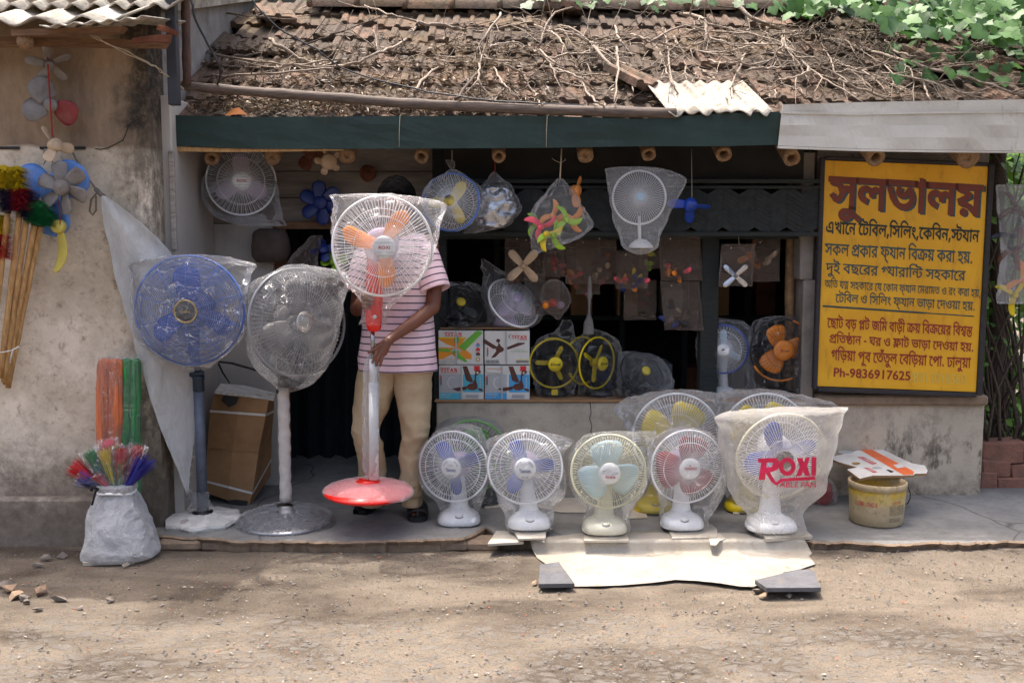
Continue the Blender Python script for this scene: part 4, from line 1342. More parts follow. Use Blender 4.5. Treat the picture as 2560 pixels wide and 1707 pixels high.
table_fan('white table fan with narrow blue blades, nearest to the man', (1146, 1320, 108), (1134, 1166), 88, 'white',
    [(1060, 1150, 1158, .02, .03), (1066, 1128, 1190, -.03, .06), (1084, 1085, 1206, -.075, .13), (1120, 1056, 1222, -.09, .17), (1165, 1044, 1226, -.09, .2), (1215, 1056, 1216, -.09, .2), (1250, 1090, 1206, -.085, .16), (1272, 1100, 1198, -.09, .12), (1296, 1093, 1199, -.10, .10), (1310, 1094, 1198, -.10, .10)],
    yaw=-0.22, pt=0.05, nw=76, blades=('blue', (124, 24, -84), dict(w1=0.42, **BL3)), cap='white', capr=0.285, rings=(0.80,), capfn=TITA2, motor='lilac', film_='film')
SLZ = ZP + 0.002
table_fan('white table fan with blue blades on two stacked marble slabs', (1324, 1330, 110), (1313, 1168), 92, 'white',
    [(1072, 1300, 1312, 0, .02), (1080, 1282, 1346, -.05, .05), (1100, 1222, 1430, -.06, .1), (1126, 1222, 1410, -.085, .17), (1165, 1217, 1408, -.09, .2), (1200, 1224, 1412, -.09, .2), (1235, 1244, 1410, -.09, .2), (1260, 1250, 1385, -.09, .16), (1285, 1264, 1382, -.10, .10), (1312, 1266, 1380, -.11, .09), (1322, 1272, 1376, -.10, .08)],
    yaw=-0.04, pt=0.04, zb=ZP + 0.028, nw=80, blades=('blue', (114, 6, -122), dict(w1=0.42, **BL3)), cap='white', capr=0.295, rings=(0.80,), capfn=TITA, motor='lilac')
table_fan('cream table fan with pale blue blades under creamy film', (1515, 1342, 114), (1521, 1178), 93, 'cream',
    [(1078, 1566, 1642, .0, .01), (1086, 1470, 1640, -.04, .05), (1105, 1446, 1632, -.08, .12), (1140, 1426, 1628, -.09, .17), (1178, 1424, 1622, -.095, .2), (1215, 1428, 1612, -.095, .2), (1250, 1446, 1590, -.09, .18), (1280, 1466, 1572, -.09, .13), (1300, 1458, 1572, -.11, .10), (1322, 1459, 1572, -.12, .09), (1338, 1475, 1556, -.11, .08)], film_='film_cream',
    yaw=0.05, pt=0.0, zb=ZP + 0.016, nw=84, wire='wire_cream', blades=('pale_blue', (95, 215, 335), dict(w0=0.5, w1=0.95, pitch=0.35, tip=0.7)), cap='white', capr=0.29, rings=(0.80,), capfn=RINK, motor='pale_blue')
table_fan('white table fan with broad dark red blades', (1712, 1330, 110), (1718, 1166), 92, 'white',
    [(1068, 1700, 1720, 0, .02), (1076, 1672, 1760, -.04, .06), (1100, 1634, 1796, -.08, .13), (1130, 1622, 1812, -.09, .17), (1166, 1618, 1816, -.09, .2), (1205, 1628, 1812, -.09, .2), (1240, 1646, 1800, -.09, .18), (1270, 1654, 1786, -.09, .13), (1292, 1652, 1772, -.10, .1), (1312, 1655, 1768, -.11, .09), (1326, 1664, 1760, -.10, .08)],
    yaw=0.12, pt=-0.03, zb=ZP + 0.016, nw=84, blades=('dark_red', (72, 188, 304), dict(w0=0.5, w1=0.98, pitch=0.45, tip=0.72)), cap='white', capr=0.29, rings=(0.70,), capfn=CHAN, motor='lilac')
# the big fan in a printed milky bag
root, yb, H, R_ = table_fan('big table fan in a milky bag printed with large magenta letters', (1940, 1338, 128), (1952, 1140), 113, 'white',
    [(1017, 2108, 2121, 0, .004), (1021, 2040, 2117, -.04, .02), (1025, 1900, 2112, -.11, .05), (1040, 1796, 2104, -.135, .1), (1072, 1799, 2093, -.14, .16), (1105, 1801, 2084, -.14, .2), (1145, 1808, 2074, -.135, .22), (1185, 1816, 2064, -.125, .22), (1225, 1826, 2054, -.10, .2), (1262, 1846, 2010, -.095, .16), (1282, 1868, 2000, -.10, .12), (1305, 1870, 2008, -.12, .1), (1326, 1878, 2008, -.12, .09), (1337, 1892, 1994, -.10, .06)], film_='film_milky', bagkw=dict(amp=0.007, sc=9.0, n=80, e=0.82),
    yaw=0.12, pt=-0.2, zb=ZP + 0.022, nw=84, rim='cream', blades=('blue', (112, 16, 200), dict(w1=0.5, pitch=0.5, tip=0.6)), cap='black', capr=0.21, rings=(0.46,), motor='white', rim_w=0.007)
for o_ in root.children:
    if o_.name.startswith('plastic_bag'): milky = o_
# bold letters printed on the bag's front, following its bulge
yl = yb - 0.14
def pxy(u, v, d=0.0): 
    w = ((u - 1952) / 150.0) ** 2
    return P(u, v, yl + 0.03 * w + d)
BT = BVHTree.FromPolygons([v.co + Vector(root.location) for v in milky.data.vertices], [tuple(p.vertices) for p in milky.data.polygons])
def onbag(u, v):
    p = P(u, v, yl - 0.2); d = ray(u, v).normalized()
    h = BT.ray_cast(p, d)[0]
    return (h - d * 0.009) if h is not None else pxy(u, v)
def printed(cp, polys, step=5):
    mb = MB()
    for poly in polys:
        cs = [[(u, -v) for u, v in c] for c in poly]
        fine = []
        for c in cs:
            q = []
            for k in range(len(c)):
                (x0, y0), (x1, y1) = c[k], c[(k + 1) % len(c)]
                m_ = max(1, int(math.hypot(x1 - x0, y1 - y0) / step))
                q += [(x0 + (x1 - x0) * t / m_, y0 + (y1 - y0) * t / m_) for t in range(m_)]
            fine.append(q)
        tmp = MB(); fill(tmp, fine, Matrix.Identity(4))
        mb.add([onbag(x, -y) for x, y, z in tmp.v], tmp.f, 0, False)
    mk('printed_lettering', mb, M['print_magenta'], cp)
R1 = [(1895, 1146), (1940, 1144), (1948, 1152), (1946, 1172), (1934, 1178), (1925, 1180), (1940, 1206), (1952, 1196), (2038, 1190), (2038, 1199), (1958, 1203), (1940, 1213), (1928, 1204), (1914, 1182), (1913, 1199), (1896, 1199), (1903, 1156), (1895, 1156)]
R1h = [(1917, 1156), (1916, 1168), (1930, 1166), (1933, 1156)]
OO = [(1948 + 21 * math.cos(a) + 20, 1166 - 23 * math.sin(a)) for a in [2 * math.pi * k / 20 for k in range(20)]]
OI = [(1968 + 10 * math.cos(a), 1166 + 12 * math.sin(a)) for a in [2 * math.pi * k / 16 for k in range(16)]]
XX = [(1992, 1144), (2006, 1144), (2010, 1156), (2014, 1143), (2025, 1143), (2018, 1165), (2026, 1189), (2012, 1189), (2008, 1176), (2003, 1190), (1990, 1190), (1999, 1166)]
II = [(2029, 1142), (2041, 1142), (2040, 1189), (2028, 1189)]
def ccw(p): 
    a = sum(p[i][0] * p[(i + 1) % len(p)][1] - p[(i + 1) % len(p)][0] * p[i][1] for i in range(len(p)))
    return p if a > 0 else p[::-1]
printed(milky, [[ccw(R1), ccw(R1h)[::-1]], [ccw(OO), ccw(OI)[::-1]], [ccw(XX)], [ccw(II)]])
mb = MB()
tmp = MB()
text(tmp, 'TABLE FAN', Matrix.Identity(4), 102, 14, 0.012, 0, 0.12)
mb.add([onbag(1988 + x, 1211 - y) for x, y, z in tmp.v], tmp.f, 0, False)
mk('printed_lettering', mb, M['print_magenta'], milky)

# second row: two yellow-bladed fans behind, a green one near the door
table_fan('white table fan with broad yellow blades, behind the cream one', (1640, 1288, 100), (1690, 1091), 108, 'yellow',
    [(975, 1690, 1720, 0, .02), (984, 1620, 1790, -.04, .06), (1004, 1560, 1806, -.07, .12), (1030, 1538, 1808, -.08, .16), (1050, 1560, 1806, -.09, .2), (1100, 1578, 1806, -.09, .2), (1160, 1586, 1800, -.09, .2), (1215, 1592, 1770, -.08, .16), (1260, 1590, 1700, -.10, .12), (1284, 1600, 1690, -.10, .1)],
    yaw=0.0, pt=0.0, nw=84, blades=('yellow', (60, 165, 280), dict(w0=0.5, w1=0.95, pitch=0.5, tip=0.72)), cap='white', capr=0.2, rings=(0.55,), motor='lilac', group='yellow bladed fans in the back row', film_='film_bright', bagkw=dict(amp=0.012, sc=11))
table_fan('white table fan with yellow blades half hidden behind the milky bag', (1870, 1286, 100), (1912, 1091), 108, 'yellow',
    [(974, 1840, 1900, 0, .02), (980, 1800, 1960, -.04, .06), (996, 1790, 2030, -.07, .12), (1014, 1795, 2088, -.08, .14), (1040, 1800, 2060, -.09, .2), (1100, 1802, 2030, -.09, .2), (1180, 1806, 2020, -.09, .2), (1250, 1820, 1960, -.10, .14), (1284, 1826, 1930, -.10, .1)],
    yaw=0.0, pt=0.0, nw=84, blades=('yellow', (150, 55, 270), dict(w0=0.5, w1=0.95, pitch=0.5, tip=0.72)), cap='white', capr=0.2, rings=(0.55,), motor='lilac', group='yellow bladed fans in the back row', film_='film_bright', bagkw=dict(amp=0.012, sc=11))
table_fan('bright green and black table fan, behind the two with blue blades', (1205, 1268, 90), (1180, 1140), 90, 'black',
    [(1042, 1160, 1200, 0, .02), (1052, 1110, 1236, -.05, .06), (1076, 1090, 1256, -.08, .14), (1140, 1080, 1276, -.09, .18), (1200, 1120, 1262, -.09, .18), (1262, 1150, 1256, -.1, .1)],
    yaw=0.0, nw=60, wire='wire_black', rim='green', blades=('green', (80, 200, 320), dict(w0=0.4, w1=0.8, pitch=0.5)), cap='green', capr=0.2, rings=(0.6, 0.8), motor='black', group='fans in the back row', film_='film')

# ---- fans on the counter
def counter_fan(label, c, Rp, yaw, pt, base_u, w, zb, ydep, bagrows, col='black', film_='film_dark', bagkw=None, **kw):
    root = thing('table_fan', P(base_u, c[1], ydep) * Vector((1, 1, 0)).length if False else Vector((P(base_u, c[1], ydep).x, ydep, zb)), label, 'fan', kw.pop('group', 'fans standing on the counter'))
    H, R_ = head(root, c, ydep - 0.03, Rp, yaw, pt, **kw)
    vb = None
    # foot
    x0 = P(base_u, 1000, ydep).x
    W_ = w * mpp(1000, ydep) / 2
    mb = MB()
    lathe(mb, [(1.0, 0.0), (1.0, 0.012), (0.9, 0.03), (0.5, 0.045), (0.3, 0.05)], 30, Matrix.Translation((x0, ydep + 0.03, zb)) @ Matrix.Diagonal((W_, W_ * 0.8, 1, 1)))
    mk('base', mb, M[col], root)
    top = H @ Vector((0, 0, -0.09))
    mb = MB()
    tube(mb, [Vector((x0, ydep + 0.05, zb + 0.045)), (Vector((x0, ydep + 0.05, zb)) + top) / 2, top], [0.03, 0.024, 0.03], 12)
    mk('neck', mb, M[col], root)
    if bagrows:
        kk = dict(amp=0.012, sc=15.0, e=0.9, n=56, res=6, seed=c[0] * 0.013); kk.update(bagkw or {})
        bagpart(root, [(v, a, b, ydep + f, ydep + k) for v, a, b, f, k in bagrows], film_, **kk)
    return root, H, R_
ZK = ZC + 0.007
YK = CW + 0.14
EXEL = cap_text(('Excel', 0, 0.0, 1.3, 0.42, 'ink_black', {'bold': 0.03}), ('fan', -0.25, 0.42, 0.6, 0.2, 'ink_black', {'shear': .3}), ('fan', 0.2, -0.42, 0.6, 0.2, 'ink_black', {'shear': .3}))
EXEL = cap_text(('EXcell', 0, 0.0, 1.3, 0.36, 'ink_black', {'bold': 0.03, 'shear': .1}))
NB = dict(w0=0.2, w1=0.2, pitch=0.3, tip=0.75, r1=0.78)
root, H, R_ = counter_fan('black table fan with yellow rim and three narrow yellow blades, beside the cartons', (1385, 908), 61, 0.12, 0.0, 1385, 70, ZK, YK,
    [(800, 1408, 1424, .03, .05), (822, 1400, 1428, .0, .06), (838, 1372, 1432, -.03, .08), (855, 1345, 1440, -.06, .1), (890, 1328, 1446, -.07, .12), (930, 1328, 1446, -.08, .12), (965, 1340, 1436, -.08, .12), (985, 1348, 1430, -.08, .12), (1002, 1352, 1428, -.07, .12)],
    nw=64, wire='wire_black', rim='yellow', rw=0.0009, blades=('yellow', (63, 178, -64), NB), cap='yellow', capr=0.3, rings=(0.6,), capfn=EXEL, motor='black')
mb = MB(); circ(mb, H @ Matrix.Translation((0, 0, -0.05)), R_ * 0.99, 0, 0.006, 40, 6, None, 0, 1.3, 1.9); mk('carry_handle', mb, M['yellow'], root)
mb = MB(); bx(mb, (P(1378, 974, YK).x, YK - 0.06, P(0, 984, YK).z), (P(1394, 974, YK).x, YK - 0.03, P(0, 970, YK).z), 0, 0.004); mk('rim_clip', mb, M['yellow'], root)
root, H, R_ = counter_fan('black table fan with yellow rim turned away to the right, second from the cartons', (1492, 907), 64, 0.75, 0.0, 1500, 74, ZK, YK,
    [(822, 1470, 1484, .02, .04), (838, 1460, 1520, -.03, .08), (860, 1446, 1545, -.06, .1), (900, 1442, 1556, -.08, .14), (940, 1446, 1560, -.09, .14), (975, 1450, 1570, -.09, .12), (1002, 1452, 1562, -.08, .12)],
    nw=64, wire='wire_black', rim='yellow', rw=0.0009, blades=('yellow', (148, 60, -98), NB), cap='yellow', capr=0.28, rings=(0.6,), capfn=EXEL, motor='black')
mb = MB(); circ(mb, H @ Matrix.Translation((0, 0, -0.12)), R_ * 0.95, 0, 0.007, 40, 6, None, 0, 0.9, 2.3); mk('carry_handle', mb, M['yellow'], root)
mb = MB(); circ(mb, H @ Matrix.Translation((0, 0, -0.10)), R_ * 0.9, 0, 0.008, 40, 6, None, 0, 3.6, 5.2); mk('rear_ring', mb, M['yellow'], root)
counter_fan('black fan lying tilted in a clear bag, yellow hub, right of the yellow rimmed pair', (1605, 935), 60, 0.5, 0.55, 1600, 70, ZK, YK,
    [(880, 1560, 1600, .02, .06), (888, 1552, 1630, -.04, .08), (905, 1548, 1658, -.08, .12), (935, 1548, 1674, -.1, .14), (962, 1546, 1680, -.1, .14), (985, 1546, 1672, -.1, .12), (1000, 1552, 1650, -.09, .1)],
    nw=60, wire='wire_black', rw=0.001, blades=('black', (90, 210, 330), dict(w1=0.4)), cap='yellow', capr=0.2, rings=(0.6,), motor='black', film_='film')
BZ = P(1150, 824, CW + 0.01).z
counter_fan('black fan lying in a dark bag on the cartons, yellow hub', (1150, 765), 58, 0.2, 0.6, 1150, 70, BZ + 0.01, YK,
    [(706, 1120, 1170, .0, .08), (722, 1096, 1208, -.06, .12), (750, 1086, 1222, -.1, .16), (780, 1086, 1228, -.11, .16), (805, 1092, 1230, -.11, .14), (820, 1100, 1220, -.1, .12)],
    nw=60, wire='wire_black', rw=0.001, blades=('black', (90, 210, 330), dict(w1=0.4)), cap='yellow', capr=0.2, rings=(0.6,), motor='black', group='fans lying on the cartons', film_='film_dark')
counter_fan('white fan leaning back in a clear bag on the cartons', (1284, 757), 70, 0.62, 0.62, 1262, 70, BZ + 0.01, YK,
    [(646, 1204, 1210, .04, .06), (668, 1206, 1234, .02, .08), (692, 1212, 1276, -.02, .1), (725, 1212, 1322, -.06, .14), (760, 1216, 1350, -.1, .16), (790, 1222, 1352, -.12, .16), (808, 1226, 1342, -.11, .14), (820, 1230, 1322, -.09, .12)],
    nw=70, rw=0.0014, rim_w=0.006, blades=('lilac', (90, 210, 330), dict(w1=0.4)), cap='lilac', capr=0.2, rings=(0.6,), motor='lilac', col='lilac', group='fans lying on the cartons', film_='film', df=0.05, dr=0.09)
root, H, R_ = counter_fan('small white fan with a blue rim, on the counter by the green post', (1808, 873), 60, -0.2, 0.0, 1812, 74, ZK, YK,
    [(796, 1780, 1800, .0, .03), (806, 1756, 1860, -.04, .08), (830, 1748, 1880, -.07, .1), (873, 1744, 1876, -.08, .14), (915, 1748, 1874, -.08, .14), (960, 1756, 1878, -.08, .14), (1000, 1758, 1876, -.08, .12)],
    nw=84, rw=0.0011, rim='blue', blades=('pale_blue', (90, 210, 330), dict(w1=0.3)), cap='white', capr=0.26, rings=(0.74,), motor='lilac', col='white', film_='film',
    capfn=cap_text(('o', 0, 0, 0.5, 0.5, 'ink_black', {'bold': 0.14})))
root, H, R_ = counter_fan('black fan with broad orange blades and broken orange rim, beside the yellow board', (1952, 874), 77, 0.06, 0.0, 1955, 84, ZK, YK - 0.04,
    [(790, 1960, 2000, .0, .03), (798, 1905, 2030, -.04, .08), (815, 1886, 2036, -.07, .1), (874, 1872, 2040, -.09, .14), (930, 1876, 2040, -.09, .14), (975, 1884, 2030, -.08, .14), (1002, 1890, 2020, -.08, .12)],
    nw=40, wire='wire_black', rw=0.001, rim='black', blades=('orange', (105, 5, 238), dict(w0=0.45, w1=0.75, pitch=0.45, tip=0.7, r1=0.82)), cap='orange', capr=0.33, rings=(0.55,), motor='black', col='black', film_='film_dark',
    capfn=cap_text(('X', -0.2, 0.0, 0.42, 0.3, 'ink_red', {'bold': 0.05}), ('cell', 0.28, -0.02, 0.5, 0.22, 'ink_black', {'bold': 0.02})))
for a0, a1 in ((-0.35, 1.2), (-1.0, -0.62), (-2.6, -1.15)):
    mb = MB(); circ(mb, H, R_ * 1.012, 0.002, 0.0062, 30, 6, None, 0, a0, a1); mk('rim_band', mb, M['orange'], root)

# ---- wall fan under the eaves on the left
yw = 5.5
root = thing('wall_fan', P(486, 520, 5.72), 'white bagged wall fan mounted high under the left eaves', 'fan')
head(root, (603, 453), yw, 84, 0.3, 0.0, nw=84, blades=('lilac', (90, 210, 330), dict(w1=0.55, pitch=0.4)), cap='white', capr=0.275, rings=(0.68,), capfn=ROXI, motor='lilac', wire='wire_white')
mb = MB()
loft(mb, [(451, 466, 506, 5.66, 5.76), (456, 462, 510, 5.60, 5.779), (500, 461, 512, 5.59, 5.779), (545, 463, 505, 5.60, 5.779), (572, 468, 498, 5.62, 5.779), (580, 474, 492, 5.66, 5.77)], 36, 5, 0, e=0.5)
mk('wall_mount', mb, M['white'], root)
mb = MB(); tube(mb, [P(490, 490, 5.66), P(530, 470, 5.62), P(585, 455, 5.60)], [0.03, 0.028, 0.035], 12); mk('arm', mb, M['white'], root)
bagpart(root, [(376, 600, 640, 5.47, 5.50), (386, 560, 650, 5.43, 5.55), (410, 530, 668, 5.40, 5.6), (450, 512, 684, 5.39, 5.62), (500, 512, 694, 5.39, 5.6), (540, 536, 702, 5.41, 5.56), (566, 600, 712, 5.45, 5.48)], 'film_dark', amp=0.01, sc=11, n=64, res=6, seed=2.0)

# ---- pedestal fans
def ped_base(root, u, vtop, w, zb, mat, name='base', y=None, e=1.0, h=0.05, prof=None, n=40):
    x0 = P(u, vtop, y).x
    W_ = w * mpp(vtop, y) / 2
    mb = MB()
    prof = prof or [(0.98, 0.0), (1.0, 0.006), (0.98, 0.014), (0.75, 0.03), (0.4, h), (0.2, h + 0.01)]
    lathe(mb, prof, n, Matrix.Translation((x0, y, zb)) @ Matrix.Diagonal((W_, W_, 1, 1)))
    return mk(name, mb, M[mat], root), W_
yb = 5.02
root = thing('pedestal_fan', (P(501, 1290, yb).x, yb, ZP), 'blue pedestal fan with gold ringed hub on a newspaper wrapped base', 'fan', 'pedestal fans in front of the shop')
def goldring(cp, H, rc):
    mb = MB(); circ(mb, H, rc * 1.0, -0.006, 0.0052, 40, 8); mk('hub_ring', mb, M['gold'], cp)
    mb = MB(); text(mb, 'Luminous', H, rc * 0.9, rc * 0.22, 0.02); mk('lettering', mb, M['gold'], cp)
gr = cap_text(); gr.extra = goldring
head(root, (474, 776), yb - 0.19, 136, 0.0, 0.0, wire='wire_blue', nw=10, concentric=22, blades=('blue_mid', (95, 215, 335), dict(w0=0.3, w1=0.5, pitch=0.7)), cap='black', capr=0.2, rings=(), capfn=gr, motor='blue_dark', rim_w=0.006, dr=0.09, df=0.06, rw=0.0017, rearrings=(0.35, 0.45, 0.55, 0.65, 0.75, 0.85, 0.93))
xs_ = P(501, 1100, yb).x
zz = lambda v: P(501, v, yb).z
mb = MB(); tube(mb, [Vector((xs_, yb, zz(935))), Vector((xs_, yb, zz(1270)))], 0.0265, 16); mk('pole', mb, simple('grey_wrap', C(92, 100, 116), 0.35, 0, 0.25, 20, 0.5, 40), root)
mb = MB(); lathe(mb, [(0.027, zz(978)), (0.029, zz(976)), (0.029, zz(948)), (0.031, zz(946)), (0.031, zz(938)), (0.02, zz(936)), (0.016, zz(900))], 20, Matrix.Translation((xs_, yb, 0)))
tube(mb, [Vector((xs_ - 0.035, yb - 0.02, zz(936))), Vector((xs_ + 0.035, yb - 0.02, zz(930)))], 0.011, 10)
mk('collar', mb, simple('navy_plastic', C(26, 46, 66), 0.35), root)
mb = MB(); tube(mb, [Vector((xs_, yb, zz(925))), Vector((xs_ - 0.01, yb - 0.02, zz(880))), P(474, 780, yb - 0.06)], [0.018, 0.026, 0.05], 14); mk('neck', mb, M['blue_dark'], root)
mb = MB(); n = 8; W_ = 102 * mpp(1290, yb)
vs = []
for s, z in ((0.97, 0.0), (1.0, 0.012), (0.98, 0.028), (0.5, 0.044), (0.2, 0.052)):
    vs += [(xs_ + W_ * s * math.cos(2 * math.pi * (k + 0.3) / 32) * (0.94 + 0.06 * math.cos(k * math.pi / 2)) + R.uniform(-.003, .003), yb + W_ * s * math.sin(2 * math.pi * (k + 0.3) / 32) * (0.94 + 0.06 * math.cos(k * math.pi / 2)), ZP + z + R.uniform(-0.003, 0.003) * (z > 0)) for k in range(32)]
mb.add(vs, [(i * 32 + k, i * 32 + (k + 1) % 32, (i + 1) * 32 + (k + 1) % 32, (i + 1) * 32 + k) for i in range(4) for k in range(32)] + [tuple(128 + k for k in range(32))], 0, False)
mk('base', mb, M['newspaper'], root)
mb = MB(); lathe(mb, [(0.052, 0.05), (0.052, 0.056), (0.03, 0.062), (0.029, 0.075)], 24, Matrix.Translation((xs_, yb, ZP))); mk('base_collar', mb, M['black'], root)
bagpart(root, [(1228, 485, 517, yb - .03, yb + .03), (1248, 480, 522, yb - .035, yb + .035), (1272, 473, 530, yb - .05, yb + .05)], 'film_wrap', amp=0.006, sc=22, n=32, res=5)
bagpart(root, [(636, 470, 500, yb - 0.220, yb - 0.200), (642, 418, 560, yb - 0.250, yb - 0.170), (652, 350, 600, yb - 0.270, yb - 0.110), (664, 324, 640, yb - 0.280, yb - 0.070), (690, 330, 624, yb - 0.285, yb - 0.060), (740, 334, 616, yb - 0.285, yb - 0.040), (800, 336, 612, yb - 0.285, yb - 0.040), (850, 352, 598, yb - 0.280, yb - 0.050), (890, 398, 560, yb - 0.260, yb - 0.060), (912, 452, 530, yb - 0.230, yb - 0.080), (922, 462, 524, yb - 0.190, yb - 0.060)], 'film_bright', amp=0.007, sc=10, n=90, res=7, e=0.8, seed=7.0)

yb = 5.0
root = thing('pedestal_fan', (P(711, 1290, yb).x, yb, ZP), 'grey pedestal fan turned right, wholly wrapped in cloudy plastic', 'fan', 'pedestal fans in front of the shop')
head(root, (745, 806), yb - 0.07, 134, 0.72, 0.08, wire='grey_wire', nw=76, blades=('grey_blade', (90, 210, 330), dict(w1=0.6)), cap='steel', capr=0.2, rings=(0.6, 0.8), motor='grey_blade', rim_w=0.008, dr=0.10, df=0.07, rw=0.0017)
xs_ = P(711, 1100, yb).x
zz = lambda v: P(711, v, yb).z
mb = MB(); tube(mb, [Vector((xs_ + 0.002 * math.sin(k * 2.1), yb, zz(965) + (zz(1252) - zz(965)) * k / 24)) for k in range(25)], [0.030 + R.uniform(-.0018, .0018) for k in range(25)], 16); mk('pole', mb, simple('paper_wrap', C(196, 188, 182), 0.6, 0, 0.2, 24, 0.6, 40), root)
mb = MB(); lathe(mb, [(0.05, 0.052), (0.052, 0.058), (0.046, 0.068), (0.038, 0.074), (0.034, 0.09), (0.031, 0.095)], 28, Matrix.Translation((xs_, yb, ZP))); mk('base_collar', mb, M['steel'], root)
mb = MB(); tube(mb, [Vector((xs_ - 0.03, yb - 0.02, zz(978))), Vector((xs_ + 0.02, yb, zz(972)))], 0.010, 10); tube(mb, [Vector((xs_, yb, zz(966))), P(735, 880, yb + 0.01), P(735, 810, yb + 0.03)], [0.03, 0.034, 0.05], 14); mk('neck', mb, M['black'], root)
ped_base(root, 713, 1296, 226, ZP, 'silver', y=yb)
mb = MB(); loft(mb, [(1262, 690, 735, yb - .05, yb + .05), (1270, 650, 780, yb - .12, yb + .12), (1288, 606, 822, yb - .2, yb + .2), (1306, 594, 836, yb - .225, yb + .225), (1318, 596, 826, yb - .23, yb + .22)], 72, 5, 0.010, 17, 1.0, seed=3, cap=False)
mk('base_film', mb, M['film_grey'], root)
bagpart(root, [(662, 726, 750, yb - .10, yb - .04), (680, 684, 852, yb - .14, yb + .02), (704, 640, 872, yb - .19, yb + .08), (738, 608, 862, yb - .2, yb + .12), (785, 617, 852, yb - .21, yb + .14), (835, 622, 842, yb - .21, yb + .14), (885, 628, 830, yb - .2, yb + .12), (930, 652, 806, yb - .17, yb + .09), (962, 690, 776, yb - .11, yb + .05), (976, 700, 740, yb - .08, yb + .04)], 'film_grey', amp=0.009, sc=9, n=90, res=7, e=0.85, seed=11.0)

# ---- the pedestal fan the man is holding
yh = 4.86
root = thing('pedestal_fan', P(926, 1246, yh), 'white pedestal fan with orange blades and red foot, held up by the man', 'fan', 'pedestal fans in front of the shop')
head(root, (957, 616), yh - 0.09, 124, 0.22, -0.06, nw=88, blades=('orange', (60, 164, -80), dict(r0=0.14, r1=0.86, w0=0.24, w1=0.36, pitch=0.45, tip=0.7, sweep=-0.12)), cap='white', capr=0.225, rings=(0.6,), capfn=ROXI, motor='lilac', rim_w=0.006, df=0.06, dr=0.08, rw=0.0015, rearrings=(0.6, 0.75))
mb = MB(); loft(mb, [(640, 918, 956, yh - .02, yh + .10), (700, 916, 958, yh - .04, yh + .07), (742, 916, 957, yh - .045, yh + .05), (776, 914, 956, yh - .045, yh + .045), (806, 915, 955, yh - .04, yh + .04), (824, 920, 951, yh - .03, yh + .03), (828, 924, 947, yh - .02, yh + .02)], 32, 4, 0, e=0.7)
mk('neck', mb, M['red'], root)
mb = MB(); lathe(mb, [(0.008, 0), (0.010, 0.004), (0.004, 0.012)], 12, facing(P(937, 792, yh - 0.046))); mk('screw', mb, M['white'], root)
xp = P(932, 860, yh).x
zz = lambda v: P(932, v, yh).z
mb = MB(); tube(mb, [Vector((xp, yh, zz(824))), Vector((xp, yh, zz(892)))], 0.0105, 16); mk('inner_pole', mb, M['steel'], root)
mb = MB(); tube(mb, [Vector((xp, yh, zz(898))), Vector((xp, yh, zz(955)))], 0.0185, 16); tube(mb, [Vector((xp, yh, zz(955))), Vector((xp - 0.004, yh, zz(1198)))], 0.0235, 20); mk('pole', mb, M['white'], root)
mb = MB(); loft(mb, [(885, 926, 940, yh - .016, yh + .016), (905, 915, 944, yh - .03, yh + .03), (930, 911, 946, yh - .036, yh + .036), (1000, 909, 946, yh - .038, yh + .038), (1090, 908, 945, yh - .038, yh + .038), (1160, 908, 942, yh - .036, yh + .036), (1185, 914, 940, yh - .03, yh + .03), (1193, 906, 948, yh - .045, yh + .045)], 40, 6, 0.005, 20, 1, seed=5, cap=False); mk('pole_film', mb, M['film_wrap'], root)
# red foot, tipped a little towards the street
FT = Matrix.Translation(P(920, 1218, yh)) @ Matrix.Rotation(0.035, 4, 'X') @ Matrix.Rotation(0.02, 4, 'Y')
rf = 111 * mpp(1218, yh)
mb = MB(); lathe(mb, [(rf * 0.96, -0.030), (rf * 1.0, -0.022), (rf * 0.98, -0.012), (rf * 0.8, 0.002), (rf * 0.5, 0.018), (rf * 0.25, 0.026), (rf * 0.2, 0.027)], 56, FT); mk('base', mb, M['red'], root)
mb = MB(); lathe(mb, [(rf * 0.265, 0.022), (rf * 0.265, 0.028), (rf * 0.22, 0.036), (rf * 0.21, 0.04)], 30, FT); mk('base_collar', mb, M['red'], root)
mb = MB()
n = 72; vs = []
prof = [(0.27, 0.031), (0.5, 0.024), (0.8, 0.008), (0.98, -0.006), (1.03, -0.018), (1.02, -0.03)]
for i, (s, z) in enumerate(prof):
    for k in range(n):
        a = 2 * math.pi * k / n
        j = 1 + 0.02 * noise.noise(Vector((math.cos(a) * 3, math.sin(a) * 3, i))) * (i > 2)
        cut = max(0, math.cos(a + math.pi / 2 + 0.35)) ** 3 * (i >= 3)      # film pulled up at the front, the bare red shows
        vs.append(FT @ Vector((rf * s * j * math.cos(a) * (1 - 0.15 * cut), rf * s * j * math.sin(a) * (1 - 0.15 * cut), z + 0.004 * noise.noise(Vector((math.cos(a) * 6 * s, math.sin(a) * 6 * s, 2))) + 0.008 * cut * (i - 2))))
mb.add(vs, [(i * n + k, i * n + (k + 1) % n, (i + 1) * n + (k + 1) % n, (i + 1) * n + k) for i in range(len(prof) - 1) for k in range(n)])
mk('base_film', mb, M['film_pink'], root)
yg = yh - 0.09
bagpart(root, [(484, 955, 975, yg - .02, yg + .02), (488, 838, 1000, yg - .05, yg + .04), (496, 831, 1060, yg - .07, yg + .07), (514, 832, 1112, yg - .08, yg + .1), (560, 832, 1098, yg - .085, yg + .13), (610, 834, 1090, yg - .085, yg + .15), (660, 841, 1076, yg - .08, yg + .15), (705, 862, 1046, yg - .07, yg + .15), (735, 892, 1010, yg - .04, yg + .15), (760, 908, 985, yg + .0, yg + .15), (790, 906, 965, yg + .02, yg + .15), (812, 902, 962, yg + .03, yg + .15)], 'film', amp=0.007, sc=10, n=90, res=7, e=0.8, seed=17.0)
